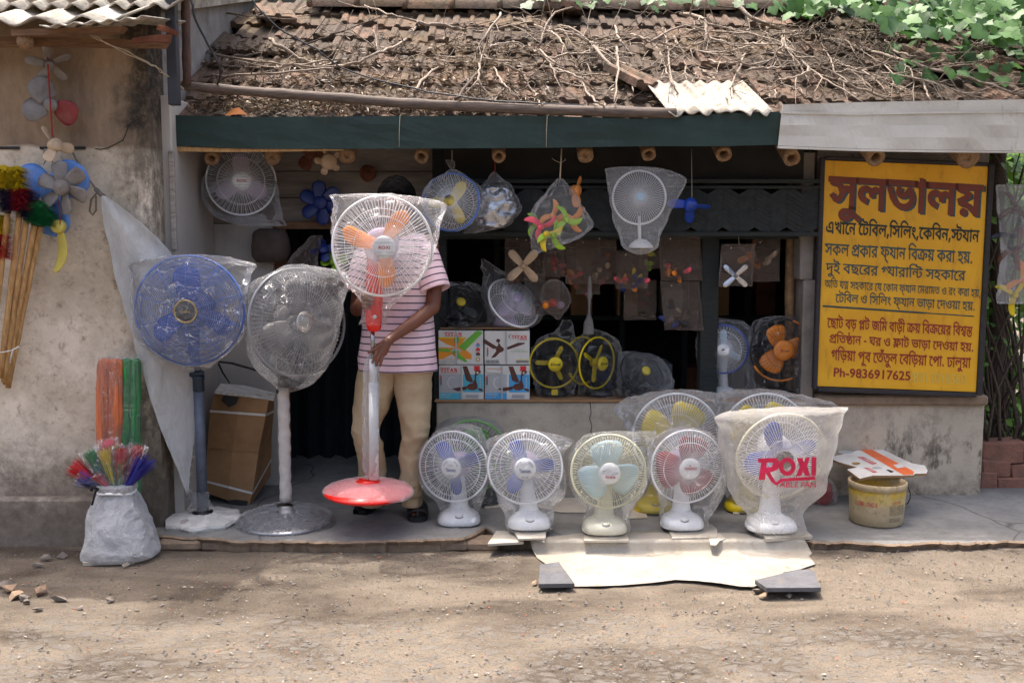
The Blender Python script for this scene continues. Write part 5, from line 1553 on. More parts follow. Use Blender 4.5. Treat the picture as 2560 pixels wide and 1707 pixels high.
# ------------------------------------------------------------------ cartons with printed fronts
def carton(label, u0, v0, u1, v1, y, depth, draw):
    a, b = P(u0, v0, y), P(u1, v1, y)
    w, h = b.x - a.x, a.z - b.z
    root = thing('fan_carton', ((a.x + b.x) / 2, y + depth / 2, b.z), label, 'box', 'printed fan cartons stacked on the counter')
    mb = MB(); bx(mb, (a.x, y, b.z), (b.x, y + depth, a.z), 0, 0.003); mk('carton', mb, M['cardwhite'], root)
    FM = mat_axes(Vector((a.x, y - 0.0004, b.z)), Vector((1, 0, 0)), Vector((0, 0, 1)), Vector((0, -1, 0)))
    lay = [0]
    def poly(mat, pts, name='print'):
        lay[0] += 1
        mb = MB()
        pts = ccw([(x * w, q * h) for x, q in pts])
        fill(mb, [pts], FM, 0, 0.00025 * lay[0])
        mk(name, mb, M[mat], root)
    def word(mat, s, cx, cy, ww, hh, ser=False, rot=0.0, bold=0.02):
        lay[0] += 1
        mb = MB()
        Mx = FM @ Matrix.Translation((cx * w, cy * h, 0.00025 * lay[0])) @ Matrix.Rotation(rot, 4, 'Z')
        if ser: serif(mb, s, Mx, ww * w, hh * h)
        else: text(mb, s, Mx, ww * w, hh * h, bold)
        mk('lettering', mb, M[mat], root)
    draw(poly, word)
    return root, FM, w, h
def ell(cx, cy, rx, ry, n=18): return [(cx + rx * math.cos(2 * math.pi * k / n), cy + ry * math.sin(2 * math.pi * k / n)) for k in range(n)]
def rect(x0, y0, x1, y1): return [(x0, y0), (x1, y0), (x1, y1), (x0, y1)]
YB = CW + 0.035
def d_green(p, wd):
    p('print_orange', [(0, .8), (.62, .8), (.5, .55), (.74, .3), (.74, .16), (0, .16)])
    p('print_yellow', rect(0, .77, .6, .805))
    p('cardwhite', [(0, .74), (.2, .58), (.4, .5), (.0, .5)])
    p('cardwhite', [(.1, .17), (.3, .3), (.42, .17)])
    p('cardwhite', rect(.02, .06, .42, .14)); wd('print_grey', '1200MM SOLDIER', .2, .10, .36, .045)
    p('print_green', [(.45, .53), (.86, 1.0), (.98, .96), (.97, .9), (.58, .4)])
    p('print_green', [(0, .47), (.26, .45), (.26, .36), (0, .4)])
    p('print_green', [(.44, .36), (.66, .08), (.58, .08), (.4, .22)])
    p('print_green', ell(.41, .72, .06, .1))
    p('print_grey', ell(.39, .4, .115, .07)); p('print_green', ell(.38, .37, .08, .055))
    for y_, c in ((.58, 'sky_print'), (.45, 'print_red'), (.32, 'fascia_green')):
        p(c, rect(.84, y_ - .045, .93, y_ + .02)); p('print_red', ell(.885, y_ + .03, .022, .03, 10))
    p('gold', ell(.885, .16, .048, .062)); p('cardwhite', ell(.885, .16, .03, .04, 12))
    wd('print_red', 'TITAN', .33, .90, .39, .10, True); p('print_red', rect(.15, .835, .42, .842)); wd('print_red', 'GOLD', .47, .825, .1, .03)
def d_brown(p, wd):
    p('cardwhite', rect(.01, .01, .99, .99))
    p('print_grey', [(.01, .14), (.3, .14), (.36, .01), (.01, .01)])
    p('print_brown', [(0, .76), (0, .63), (.19, .47), (.25, .47), (.28, .53)])
    p('print_brown', [(.47, .5), (.47, .45), (.54, .45), (.9, .62), (.89, .65), (.74, .65)])
    p('print_brown', [(.26, .4), (.36, .38), (.24, .22), (.14, .19)])
    p('print_brown', ell(.34, .45, .09, .09)); p('print_brown', [(.26, .5), (.3, .58), (.33, .64), (.36, .56), (.4, .5)])
    p('print_brown', ell(.305, .71, .045, .055)); p('print_brown', rect(.305, .58, .32, .7))
    p('rust', ell(.33, .41, .05, .03))
    p('print_yellow', [(.51, .9), (.46, .82), (.5, .7), (.485, .8)]); p('fascia_green', [(.6, .93), (.53, .84), (.6, .72), (.55, .84)])
    wd('print_red', 'TITAN', .77, .82, .34, .10, True); wd('print_red', 'GOLD', .86, .75, .16, .03, False, 0, .03); wd('print_grey', 'FAN & APPLIANCES', .84, .71, .22, .02)
    wd('print_green', 'No.1 POWER SAVER Fan', .77, .39, .36, .032, False, 0, .01); wd('ink_grey', 'Promoting to 111%', .77, .45, .22, .022)
    for i, c in enumerate(('print_yellow', 'ink_blue', 'fascia_green')): p(c, rect(.7, .135 - i * .037, .98, .152 - i * .037))
    for i in range(3): p('ink_grey', rect(.05 + i * .095, .06, .125 + i * .095, .13)); wd('cardwhite', 'BROWN', .0875 + i * .095, .095, .06, .02)
    p('print_red', rect(.06, .42, .085, .51)); p('ink_black', rect(.06, .25, .085, .42)); wd('cardwhite', 'Ceiling', .0725, .335, .13, .016, False, math.pi / 2)
def d_teal(c, faded):
    def f(p, wd):
        p('print_grey', rect(.01, .2, .49, .74)); p(c, rect(.01, .01, .49, .2)); p(c, rect(.54, .22, .99, .74)); p('cardwhite', rect(.01, .74, .45, .97))
        p('cardwhite', ell(.3, .5, .11, .17)); p('print_grey', ell(.31, .5, .1, .155))
        p('print_brown', [(.53, .98), (.63, .98), (.77, .53), (.72, .5), (.61, .57)])
        p('print_brown', [(.28, .33), (.64, .4), (.62, .3), (.42, .25)])
        p('print_brown', [(.86, .34), (.93, .34), (.985, .3), (.985, .24), (.91, .27)])
        p('print_brown', ell(.75, .38, .12, .10)); p('rust', ell(.74, .34, .095, .055)); p('print_brown', [(.74, .46), (.79, .58), (.83, .57), (.87, .42)])
        p('print_brown', rect(.8, .55, .835, .72)); p('print_brown', [(.8, .7), (.84, .7), (.94, .8), (.93, .86), (.83, .86)])
        p('print_red', rect(.79, .85, .92, .99)); p('silver', ell(.865, .79, .025, .035, 10))
        wd('cardwhite', 'SAVE', .925, .5, .25, .03, False, math.pi / 2)
        for i in range(3): p('ink_blue', rect(.61 + i * .095, .075, .69 + i * .095, .15)); p('cardwhite', rect(.617 + i * .095, .085, .683 + i * .095, .142)); wd('ink_blue', 'BLACK', .65 + i * .095, .113, .055, .03)
        p('print_red', rect(.035, .61, .065, .7)); p('ink_black', rect(.035, .44, .065, .61)); wd('cardwhite', 'Ceiling', .05, .525, .13, .018, False, math.pi / 2)
        if faded:
            wd('print_orange', 'TITAN', .23, .87, .34, .10, True); p('cardwhite', [(.04, .8), (.42, .8), (.42, .885), (.3, .87), (.2, .9), (.04, .9)])
        else:
            wd('print_red', 'TITAN', .23, .87, .38, .11, True); p('print_magenta', rect(.05, .785, .32, .793)); wd('print_magenta', 'GOLD', .38, .785, .1, .028)
        wd('cardwhite', 'DIAMOND DECO', .16, .155, .26, .03); wd('cardwhite', '1200 MM', .14, .09, .2, .025)
    return f
for lab, u0, v0, u1, v1, dr, su in (('white fan carton with green fan on orange print, top left of the stack', 1096, 826, 1208, 911, d_green, (1139, 1146)),
                            ('white fan carton with brown ceiling fan on plain white, top right of the stack', 1211, 827, 1324, 911, d_brown, (1264, 1270)),
                            ('white and teal fan carton with red lettering, bottom left of the stack', 1097, 913, 1209, 999, d_teal('teal', False), (1152, 1158)),
                            ('white and blue fan carton with worn off lettering, bottom right of the stack', 1212, 914, 1324, 999, d_teal('sky_print', True), (1253, 1260))):
    root, FM, w, h = carton(lab, u0, v0, u1, v1, YB, 0.32, dr)
    f = (su[0] - u0) / (u1 - u0)
    mb = MB(); mb.add([(f * w, 0, .012), (f * w + .009, 0, .012), (f * w + .006, h, .012), (f * w - .003, h, .012), (f * w, 0, 0.011), (f * w + .009, 0, .011), (f * w + .006, h, .011), (f * w - .003, h, .011)], [(0, 1, 2, 3), (7, 6, 5, 4), (0, 3, 7, 4), (1, 5, 6, 2)], 0, False, FM @ Matrix.Translation((0, 0, -0.0042)))
    mk('strap', mb, M['print_grey'], root)
mb = MB()
bx(mb, (P(1100, 820, YB).x, YB - 0.005, P(1100, 822, YB).z), (P(1316, 820, YB).x, YB + 0.32, P(1100, 819.5, YB).z), 0, 0.001)
one('cardboard_sheet', mb, M['cardedge'], 'flat brown cardboard sheet lying on the stacked cartons', 'cardboard')

# ------------------------------------------------------------------ bucket with a flattened carton as lid
yb = G(2190, 1322, ZP).y + 0.13
root = thing('bucket', (P(2190, 1320, yb).x, yb, ZP), 'worn yellow paint bucket used as a stand by the wall', 'bucket')
xb_ = P(2190, 1300, yb).x
s_ = mpp(1260, yb)
hb = P(2190, 1200, yb).z - ZP
mb = MB()
lathe(mb, [(0.001, 0.004), (60 * s_, 0.0), (64 * s_, 0.012), (65 * s_, 0.06), (68 * s_, hb * 0.8), (68 * s_, hb * 0.84), (70 * s_, hb * 0.845), (70.5 * s_, hb * 0.99), (69 * s_, hb), (66 * s_, hb), (65 * s_, hb * 0.9), (62 * s_, 0.05), (0.001, 0.03)], 48, Matrix.Translation((xb_, yb, ZP)), cap=False)
mk('body', mb, M['bucket'], root)
mb = MB(); tube(mb, [Vector((xb_ + 68 * s_, yb - 0.02, ZP + hb * 0.9)), Vector((xb_ + 72 * s_, yb - 0.03, ZP + hb * 0.86)), Vector((xb_ + 77 * s_, yb - 0.03, ZP + hb * 0.72)), Vector((xb_ + 77 * s_, yb - 0.03, ZP + hb * 0.6)), Vector((xb_ + 73 * s_, yb - 0.03, ZP + hb * 0.5)), Vector((xb_ + 69 * s_, yb - 0.03, ZP + hb * 0.46))], 0.0028, 6); mk('handle', mb, M['ink_black'], root)
def on_bucket(mb, rows_, mat=0):
    for s, x0, x1, z, h in rows_:
        vs, fs = text_geo(s, 0.0)
        a0, a1 = min(v[0] for v in vs), max(v[0] for v in vs); b0, b1 = min(v[1] for v in vs), max(v[1] for v in vs)
        out = []
        for v in vs:
            x = x0 + (v[0] - a0) / (a1 - a0) * (x1 - x0)
            zz_ = z + (v[1] - b0) / max(b1 - b0, 1e-6) * h
            r = (65 + 3 * min(1, zz_ / (hb * 0.8))) * s_ + 0.0012
            out.append((xb_ + x, yb - math.sqrt(max(0, r * r - x * x)), ZP + zz_))
        mb.add(out, fs, mat, False)
mb = MB(); on_bucket(mb, [('LUBE LONG 18', -62 * s_, -22 * s_, hb * 0.50, 0.022), ('LAWLONG', 14 * s_, 38 * s_, hb * 0.58, 0.012)]); mk('lettering', mb, M['ink_red'], root)
mb = MB(); on_bucket(mb, [('WITH FULLY SYNTHETIC BASE', 8 * s_, 50 * s_, hb * (0.52 - 0.035 * i), 0.0055) for i in range(7)] + [('ADDITIVES MULTI GRADE', 8 * s_, 38 * s_, hb * (0.22 - 0.035 * i), 0.0055) for i in range(3)]); mk('lettering', mb, M['ink_black'], root)
# the flattened carton
q = [(2071, 1150), (2143, 1134), (2202, 1130), (2279, 1163), (2312, 1168), (2319, 1180), (2316, 1186), (2287, 1187), (2284, 1190), (2257, 1191), (2180, 1191), (2178, 1192), (2149, 1198), (2118, 1177), (2143, 1172), (2096, 1160)]
zc = ZP + hb + 0.004
def lidpt(u, v):
    p = G(u, v, zc + 0.02)
    t_ = (v - 1165) / 35.0
    return G(u, v, zc + 0.012 - 0.008 * t_)
top = [lidpt(u, v) for u, v in q]
cz = sum((p.z for p in top)) / len(top)
root = thing('flattened_carton', (xb_, yb, zc), 'flattened white fan carton with an orange stripe lying on the bucket', 'cardboard')
mb = MB()
tmp = MB(); fill(tmp, [ccw([(p.x, p.y) for p in top])], Matrix.Identity(4))
import_z = lambda x, y: zc + 0.010 + 0.055 * (y - yb)
mb.add([(x, y, import_z(x, y)) for x, y, z in tmp.v], tmp.f, 0, False)
n = len(top)
ring = [(p.x, p.y) for p in top]
mb.add([(x, y, import_z(x, y)) for x, y in ring] + [(x, y, import_z(x, y) - 0.012) for x, y in ring], [(i, (i + 1) % n, n + (i + 1) % n, n + i) for i in range(n)], 1, False)
mk('board', mb, [M['cardwhite'], M['cardedge']], root)
def lidpoly(mat, pts, dz, name='print'):
    mb = MB(); tmp = MB()
    fill(tmp, [ccw([(lidpt(u, v).x, lidpt(u, v).y) for u, v in pts])], Matrix.Identity(4))
    mb.add([(x, y, import_z(x, y) + dz) for x, y, z in tmp.v], tmp.f, 0, False)
    mk(name, mb, M[mat], root)
lidpoly('cardprint_orange', [(2150, 1133), (2177, 1131), (2285, 1182), (2283, 1189), (2258, 1190)], 0.0008)
lidpoly('cardwhite', [(2232, 1167), (2250, 1165), (2262, 1172), (2244, 1175)], 0.0016)
lidpoly('print_red', [(2142, 1149), (2158, 1149), (2193, 1164), (2180, 1166)], 0.0008)
lidpoly('print_red', [(2159, 1173), (2170, 1173), (2193, 1183), (2183, 1185)], 0.0008)
lidpoly('gold', [(2140 + 11 * math.cos(k * .52), 1164 + 3.2 * math.sin(k * .52)) for k in range(12)], 0.0008)
lidpoly('print_grey', [(2115 + 20 * math.cos(k * .52), 1138 + 3.4 * math.sin(k * .52)) for k in range(12)], 0.0008)
lidpoly('print_grey', [(2192 + 13 * math.cos(k * .52), 1174 + 3 * math.sin(k * .52)) for k in range(12)], 0.0008)
lidpoly('ink_black', [(2214, 1178), (2222, 1178), (2236, 1182), (2228, 1185)], 0.0008)
mb = MB(); a_, b_ = lidpt(2168, 1158), lidpt(2186, 1166)
def lidword(s, u, v, du, hgt, mat):
    p, q_ = lidpt(u, v), lidpt(u + du[0], v + du[1])
    xx = (q_ - p); xx.z = 0.055 * xx.y; L = xx.length; xx.normalize()
    yy = Vector((0, 0, 1)).cross(xx); yy.z = 0.055 * yy.y; yy.normalize()
    mb = MB(); o = (p + q_) / 2
    text(mb, s, mat_axes(Vector((o.x, o.y, import_z(o.x, o.y) + 0.0018)), -xx, -yy, xx.cross(yy)), L * 0.86, hgt, 0.03); mk('lettering', mb, M[mat], root)
lidword('SAMRAT', 2150, 1150, (37, 14.5), 0.022, 'cardwhite')
lidword('SAMRAT', 2165, 1174, (22, 9.5), 0.014, 'cardwhite')

# ------------------------------------------------------------------ tall brown carton and what lies on it
yc = 5.36
root = thing('cardboard_carton', P(600, 1262, yc) * Vector((1, 1, 0)).length if False else Vector((P(595, 1262, yc).x, yc, ZP)), 'tall crushed brown cardboard carton strapped with white tape, in the corner', 'box')
def carton_pts(v, uL, uM, uR, y0, y1, y2): return [P(uL, v[0], y0), P(uM, v[1], y1), P(uR, v[2], y2)]
lev = []
for (vl, vm, vr), (ul, um, ur), b in (((1232, 1268, 1190), (516, 622, 676), 0), ((1205, 1235, 1150), (514, 631, 678), .008), ((1120, 1130, 1090), (518, 646, 679), .0), ((1030, 1040, 1030), (525, 664, 684), .006), ((985, 1000, 1002), (536, 672, 686), 0)):
    y0 = yc
    lev.append([P(ul, vl, y0 + 0.05), P((ul + um) / 2, (vl + vm) / 2, y0 - b - 0.005), P(um, vm, y0 - 0.01), P(ur, vr, y0 + 0.25), P(ul + 60, vl - 20, y0 + 0.40)])
mb = MB()
for i in range(len(lev) - 1):
    for k in range(5):
        k2 = (k + 1) % 5
        mb.add([lev[i][k], lev[i][k2], lev[i + 1][k2], lev[i + 1][k]], [(0, 1, 2, 3)], 0, False)
mk('box_body', mb, M['carton'], root)
for lv, nm in ((1.0, 'tape_band'), (3.0, 'tape_band')):
    i = int(lv); mb = MB()
    ps = [lev[i][k].copy() for k in range(4)]
    for a, b in zip(ps, ps[1:]):
        o = Vector((0, -0.004, 0)) if a is not ps[2] else Vector((0.003, -0.004, 0))
        h = Vector((0, 0, 0.013))
        mb.add([a + o, b + o, b + o + h, a + o + h], [(0, 1, 2, 3)], 0, False)
    mk(nm, mb, M['cardwhite'], root)
mb = MB(); tube(mb, [lev[2][k] + Vector((0, -0.0025, 0)) for k in range(4)], 0.0022, 5); mk('crease', mb, M['cardedge'], root)
mb = MB(); mb.add([P(552, 1000, yc - .004), P(560, 988, yc - .004), P(598, 994, yc - .004), P(590, 1010, yc - .012), P(572, 1018, yc - .014)], [(0, 1, 2, 3, 4)], 0, False)
mb2 = MB(); mb2.add([P(566, 1250, yc - .02), P(590, 1248, yc - .02), P(620, 1252, yc - .02), P(616, 1266, yc - .024), P(580, 1260, yc - .022)], [(0, 1, 2, 3, 4)], 0, False)
mk('torn_hole', mb, M['ink_black'], root); mk('torn_hole', mb2, M['ink_black'], root)
mb = MB()
pl = [P(536, 984, yc - .02), P(552, 962, yc + .16), P(610, 966, yc + .22), P(690, 986, yc + .2), P(684, 1002, yc + .02), P(610, 990, yc - .03)]
mb.add(pl + [p + Vector((0, 0, 0.008)) for p in pl], [(0, 1, 2, 3, 4, 5)[::-1], (6, 7, 8, 9, 10, 11)] + [(i, (i + 1) % 6, 6 + (i + 1) % 6, 6 + i) for i in range(6)], 0, False)
nroot = one('folded_newspaper', mb, M['newspaper'], 'folded newspapers and card lying on top of the brown carton', 'newspaper')
mb = MB(); tube(mb, [P(548, 904, 5.3), P(580, 908, 5.28), P(630, 922, 5.26), P(664, 934, 5.22)], [0.012, 0.014, 0.012, 0.009], 8, flat=0.4)
tube(mb, [P(546, 908, 5.3), P(556, 930, 5.31), P(574, 958, 5.33)], [0.01, 0.009, 0.006], 8, flat=0.4)
one('cloth_strap', mb, M['black_cloth'], 'twisted black cloth strap tied between the two wrapped pedestal fans', 'strap')

# ------------------------------------------------------------------ slabs, sheet, stones under and before the fans
def slab(label, px, z, th, mat='slab', name='stone_slab', cat='slab', group=None):
    pts = [G(u, v, z + th) for u, v in px]
    mb = MB()
    prism(mb, [(p.x, p.y) for p in pts], th - 0.002, Matrix.Translation((0, 0, z)))
    o = one(name, mb, M[mat], label, cat, group)
    b = o.modifiers.new('edges', 'BEVEL'); b.width = 0.0025; b.segments = 2; b.limit_method = 'ANGLE'
    return o
SG = 'marble slabs under the fans'
slab('broken cream marble slab lying lowest at the step edge', [(1240, 1325), (1298, 1326), (1309, 1352), (1219, 1357)], ZP - 0.008, 0.016, group=SG)
slab('marble slab carrying the second fan with blue blades', [(1281, 1318), (1358, 1316), (1366, 1322), (1364, 1342), (1296, 1344)], ZP + 0.014, 0.014, group=SG)
slab('small slab corner peeping out under the second fan', [(1310, 1335), (1362, 1334), (1361, 1352), (1340, 1346)], ZP + 0.001, 0.011, group=SG)
slab('square marble slab under the cream fan', [(1461, 1322), (1567, 1322), (1572, 1349), (1459, 1349)], ZP + 0.001, 0.014, group=SG)
slab('clipped corner marble slab under the dark red fan', [(1666, 1308), (1780, 1309), (1793, 1320), (1794, 1340), (1680, 1343)], ZP + 0.001, 0.014, group=SG)
slab('broken pale tile lying against the slab of the dark red fan', [(1771, 1338), (1798, 1330), (1816, 1344), (1800, 1349), (1790, 1360), (1776, 1359)], ZP + 0.001, 0.009, group=SG)
slab('marble slab under the milky bagged fan', [(1890, 1318), (2008, 1316), (2032, 1338), (1916, 1344)], ZP + 0.001, 0.020, group=SG)
slab('grey tile lying behind the cream fan', [(1560, 1258), (1608, 1256), (1619, 1292), (1566, 1294)], ZP + 0.001, 0.01, group=SG)
slab('long white slab lying against the wall behind the cream fan', [(1330, 1244), (1466, 1242), (1468, 1278), (1400, 1278), (1330, 1262)], ZP + 0.001, 0.01, group=SG)
slab('small chipped slab at the foot of the yellow fan', [(1828, 1266), (1848, 1264), (1850, 1280), (1834, 1282)], ZP + 0.001, 0.012, group=SG)
slab('thin white strip of tile behind the first white fan', [(1208, 1258), (1250, 1254), (1252, 1264), (1212, 1268)], ZP + 0.001, 0.01, group=SG)
slab('dark slate slab weighing down the left corner of the cream sheet', [(1349, 1409), (1397, 1402), (1437, 1456), (1346, 1457)], 0.02, 0.022, 'slate', 'slate_slab', 'stone', 'slate weights on the sheet')
slab('broad dark slate slab on the right corner of the cream sheet', [(1887, 1447), (1998, 1421), (2034, 1423), (2053, 1466), (1917, 1467)], 0.034, 0.022, 'slate', 'slate_slab', 'stone', 'slate weights on the sheet')
edge = [(1323, 1348), (1330, 1370), (1342, 1396), (1362, 1412), (1390, 1440), (1411, 1470), (1500, 1469), (1560, 1466), (1628, 1460), (1688, 1453), (1740, 1457), (1800, 1464), (1850, 1473), (1884, 1474), (1900, 1468), (1960, 1440), (2000, 1432), (2038, 1421), (2030, 1408), (2022, 1400), (2030, 1394), (2024, 1378), (2010, 1346), (1800, 1330), (1500, 1328)]
def zsheet(x, y, v):
    f = max(0.0, min(1.0, (v - 1352) / 34.0))
    gz = 0.022 * max(0.0, min(1.0, (x - 0.6) / 1.2))
    return (ZP + 0.003) * (1 - f) ** 1.5 + (gz + 0.008) * (1 - (1 - f) ** 1.5) + 0.004 * noise.noise(Vector((x * 9, y * 9, 4))) * f
vs2 = [Vector((u, -v)) for u, v in edge]
es = [(i, (i + 1) % len(vs2)) for i in range(len(vs2))]
pts = list(vs2)
for u in range(1330, 2040, 9):
    for v in range(1334, 1474, 6): pts.append(Vector((u + (v % 12) * .3, -v)))
rv, _, rf, *_ = delaunay_2d_cdt(pts, es, [list(range(len(vs2)))], 2, 1e-4)
mb = MB()
vv = []
for p in rv:
    u, v = p.x, -p.y
    w = G(u, v, ZP * max(0, min(1, 1 - (v - 1352) / 34.0)))
    vv.append((w.x, w.y, zsheet(w.x, w.y, v)))
mb.add(vv, [tuple(f) for f in rf])
o = one('floor_sheet', mb, M['sheet'], 'stiff cream sheet spread from the platform edge onto the dirt', 'sheet')
sl_ = o.modifiers.new('thickness', 'SOLIDIFY'); sl_.thickness = 0.002

# ------------------------------------------------------------------ goods hanging in the shop
def cord(mb, a, b, r=0.0014, sag=0.0, n=6):
    a, b = Vector(a), Vector(b)
    tube(mb, [a + (b - a) * (i / n) + Vector((0, 0, -sag * math.sin(math.pi * i / n))) for i in range(n + 1)], r, 5)
def rotor(name, label, c, y, r, n, mat, yaw=0.0, pt=0.0, roll=0.0, w=0.5, hubr=0.2, pitch=0.5, tip=0.6, hubmat=None, cat='fan blade', group=None, cordto=None, cordmat='rope', sweep=0.0, angs=None):
    """a loose fan blade wheel"""
    root = thing(name, P(c[0], c[1] + r, y), label, cat, group)
    R_ = r * mpp(c[1], y)
    H = facing(P(c[0], c[1], y), yaw, pt, roll)
    for a in (angs or [360 / n * k + 90 for k in range(n)]):
        mk('blade', blade_mesh(H, math.radians(a), R_ * hubr * 0.8, R_, R_ * w * 0.7, R_ * w, pitch, sweep, tip), M[mat], root)
    mb = MB(); q = R_ * hubr
    lathe(mb, [(q * 0.2, 0.016), (q * 0.35, 0.012), (q * 0.9, 0.014), (q, 0.008), (q * 1.02, -0.02), (q * 0.9, -0.03)], 28, H)
    mk('hub', mb, M[hubmat or mat], root)
    if cordto:
        mb = MB(); cord(mb, P(cordto[0], cordto[1], y), H @ Vector((0, R_ * hubr * 0.5, -0.004))); mk('cord', mb, M[cordmat], root)
    return root, H, R_
HB = 'blade wheels hanging in the shop'
rotor('fan_rotor', 'glossy blue three armed fan blade hanging on a string under the shutter', (1727, 515), 5.34, 72, 3, 'blue', 0.5, -0.75, 0.0, 0.34, 0.24, 0.6, 0.5, angs=(178, -8, -62), cordto=(1729, 372), group=HB)
rotor('fan_rotor', 'dusty blue six bladed wheel on the boards above the doorway', (801, 507), 5.66, 56, 6, 'blue_dark', 0, 0, 0.1, 0.62, 0.3, 0.3, 0.6, group=HB)
rotor('fan_rotor', 'beige fan blade wheel hanging under the rafters left of the man', (822, 404), 5.42, 36, 5, 'beige', 0.5, -0.2, 0.3, 0.5, 0.55, 0.5, 0.6, group=HB)
rotor('fan_rotor', 'dull orange fan blade in the shade behind the left rafters', (775, 386), 5.6, 44, 3, 'rust', 0.2, -0.3, 0.6, 0.8, 0.3, 0.4, 0.6, group=HB)
rotor('fan_rotor', 'yellow fan blade hanging behind the bag of coloured blades', (1442, 476), 5.36, 44, 2, 'amber', 0.9, 0.0, 0.0, 0.6, 0.3, 0.5, 0.6, angs=(50, 285), group=HB)
rotor('fan_rotor', 'amber fan blade wheel hanging in the dark beside the bamboo post', (1880, 640), CW + 0.12, 48, 3, 'orange', 0.6, 0.0, 0.0, 0.34, 0.25, 0.5, 0.6, angs=(72, 196, 318), group=HB)
def packet(label, u0, v0, u1, v1, y, content=None, tilt=0.0, film_='film_dust', group='dusty packets hanging in the shop window'):
    a, b = P(u0, v0, y), P(u1, v1, y)
    root = thing('plastic_packet', P((u0 + u1) / 2, v1, y), label, 'packet', group)
    mb = MB(); n, m = 10, 12; vs = []
    for s in (0, 1):
        for j in range(m + 1):
            for i in range(n + 1):
                fx, fz = i / n, j / m
                sag = 4 * fx * (1 - fx)
                puff = 0.016 * sag * math.sin(math.pi * min(1, fz * 1.05)) * (1 if s else -1)
                x = a.x + (b.x - a.x) * fx + tilt * fz
                z = a.z + (b.z - a.z) * fz + 0.006 * noise.noise(Vector((fx * 3, fz * 3, u0))) * (j == m)
                vs.append((x, y + puff + 0.014 * fold((x, z * 0.6, y), 13) * (0 < i < n), z))
    N = (n + 1) * (m + 1)
    fs = []
    for j in range(m):
        for i in range(n):
            q = (j * (n + 1) + i, j * (n + 1) + i + 1, (j + 1) * (n + 1) + i + 1, (j + 1) * (n + 1) + i)
            fs += [q[::-1], tuple(x + N for x in q)]
    mb.add(vs, fs)
    mk('packet_film', mb, M[film_], root)
    if content: content(root, a, b, y)
    mb = MB(); lathe(mb, [(0.004, 0), (0.004, 0.004), (0.001, 0.006)], 8, facing(P(u0 * 0.7 + u1 * 0.3, v0 + 10, y - 0.012))); mk('pin', mb, M['cardwhite'], root)
    return root
def shards(mats, seed, k=9, lo=0.55):
    def f(root, a, b, y):
        r = random.Random(seed)
        for q in range(k):
            x = a.x + (b.x - a.x) * r.uniform(0.15, 0.85); z = a.z + (b.z - a.z) * r.uniform(lo, 0.93)
            an = r.uniform(0, 6.28); L = r.uniform(0.03, 0.075)
            H = facing(Vector((x, y + r.uniform(-0.004, 0.006), z)), r.uniform(-.5, .5), r.uniform(-.5, .5))
            mk('small_blade', blade_mesh(H, an, 0.003, L, 0.014, 0.03, 0.4, 0.2, 0.5, 0.0015, 6, 4), M[r.choice(mats)], root)
    return f
YP = CW + 0.03
packet('dusty packet of dark blades behind the loose beige blade cross', 1262, 587, 1362, 706, YP + .04, shards(['print_brown', 'grey_blade'], 1))
packet('narrow dusty packet with reddish parts left of the balls', 1356, 600, 1412, 692, YP + .02, shards(['rust', 'dark_red'], 2, 7))
packet('dusty packet with red and yellow strips across its bottom', 1414, 590, 1480, 710, YP + .03, shards(['red', 'orange', 'rust'], 3, 7, .75))
packet('dusty packet of brown parts behind the hanging table fan', 1481, 587, 1540, 710, YP + .04, shards(['print_brown', 'rust', 'beige'], 4, 8))
packet('small packet of mixed coloured blades under the hanging table fan', 1540, 627, 1620, 722, YP, shards(['yellow', 'pink', 'blue_dark', 'amber'], 5, 12, .65))
packet('yellowish packet pinned behind the hanging table fan', 1598, 600, 1652, 672, YP + .05, shards(['yellow', 'lime'], 6, 6, .3))
packet('wide dusty packet with a pink blade at its foot', 1645, 587, 1748, 702, YP + .01, shards(['pink', 'orange', 'print_brown'], 7, 8, .68), 0.02)
packet('long dusty packet of navy parts hanging lowest by the green post', 1650, 704, 1746, 826, YP + .02, shards(['blue_dark', 'black', 'beige'], 8, 9, .5), 0.03)
packet('brown packet of fittings between the loose blade cross and the coloured blades', 1300, 590, 1350, 668, YP + .07, shards(['rust', 'print_brown'], 12, 6))
packet('long dim packet hanging behind the grey rag', 1440, 596, 1500, 736, YP + .08, shards(['rust', 'old_red'], 13, 7, .4))
packet('dim brown packet hanging low behind the balls', 1330, 690, 1400, 786, YP + .09, shards(['print_brown', 'rust'], 14, 6, .4))
packet('dark dusty packet behind the long navy packet', 1560, 700, 1640, 800, YP + .12, shards(['black', 'rust'], 15, 7, .3))
packet('tawny packet half hidden behind the clear packet of the metal blade', 1880, 596, 1948, 704, YP + .06, shards(['rust', 'beige'], 16, 6, .3))
r4, H4, R4 = rotor('fan_rotor', 'beige metal blades of a four armed cross hanging by the shirt sleeve', (1308, 665), YP - .03, 52, 4, 'beige', 0, 0.0, 0.0, 0.42, 0.12, 0.35, 0.7, angs=(48, 132, 222, 312), group='four armed metal blades')
root = packet('clear packet holding a bright four armed metal blade', 1803, 610, 1886, 716, CW - .02, None, -0.01, 'film_dust', 'four armed metal blades')
Hm = facing(P(1840, 690, CW - .035), 0, 0)
for a in (42, 138, 222, 318): mk('blade', blade_mesh(Hm, math.radians(a), 0.004, 40 * mpp(690, CW), 0.022, 0.03, 0.3, 0, 0.75), M['silver'], root)
mb = MB(); lathe(mb, [(0.003, 0.01), (0.009, 0.008), (0.01, -0.01), (0.009, -0.014)], 14, Hm); mk('hub', mb, M['grey_blade'], root)
mb = MB(); cord(mb, P(1846, 585, CW - .02), P(1848, 612, CW - .02)); mk('cord', mb, M['rope'], root)
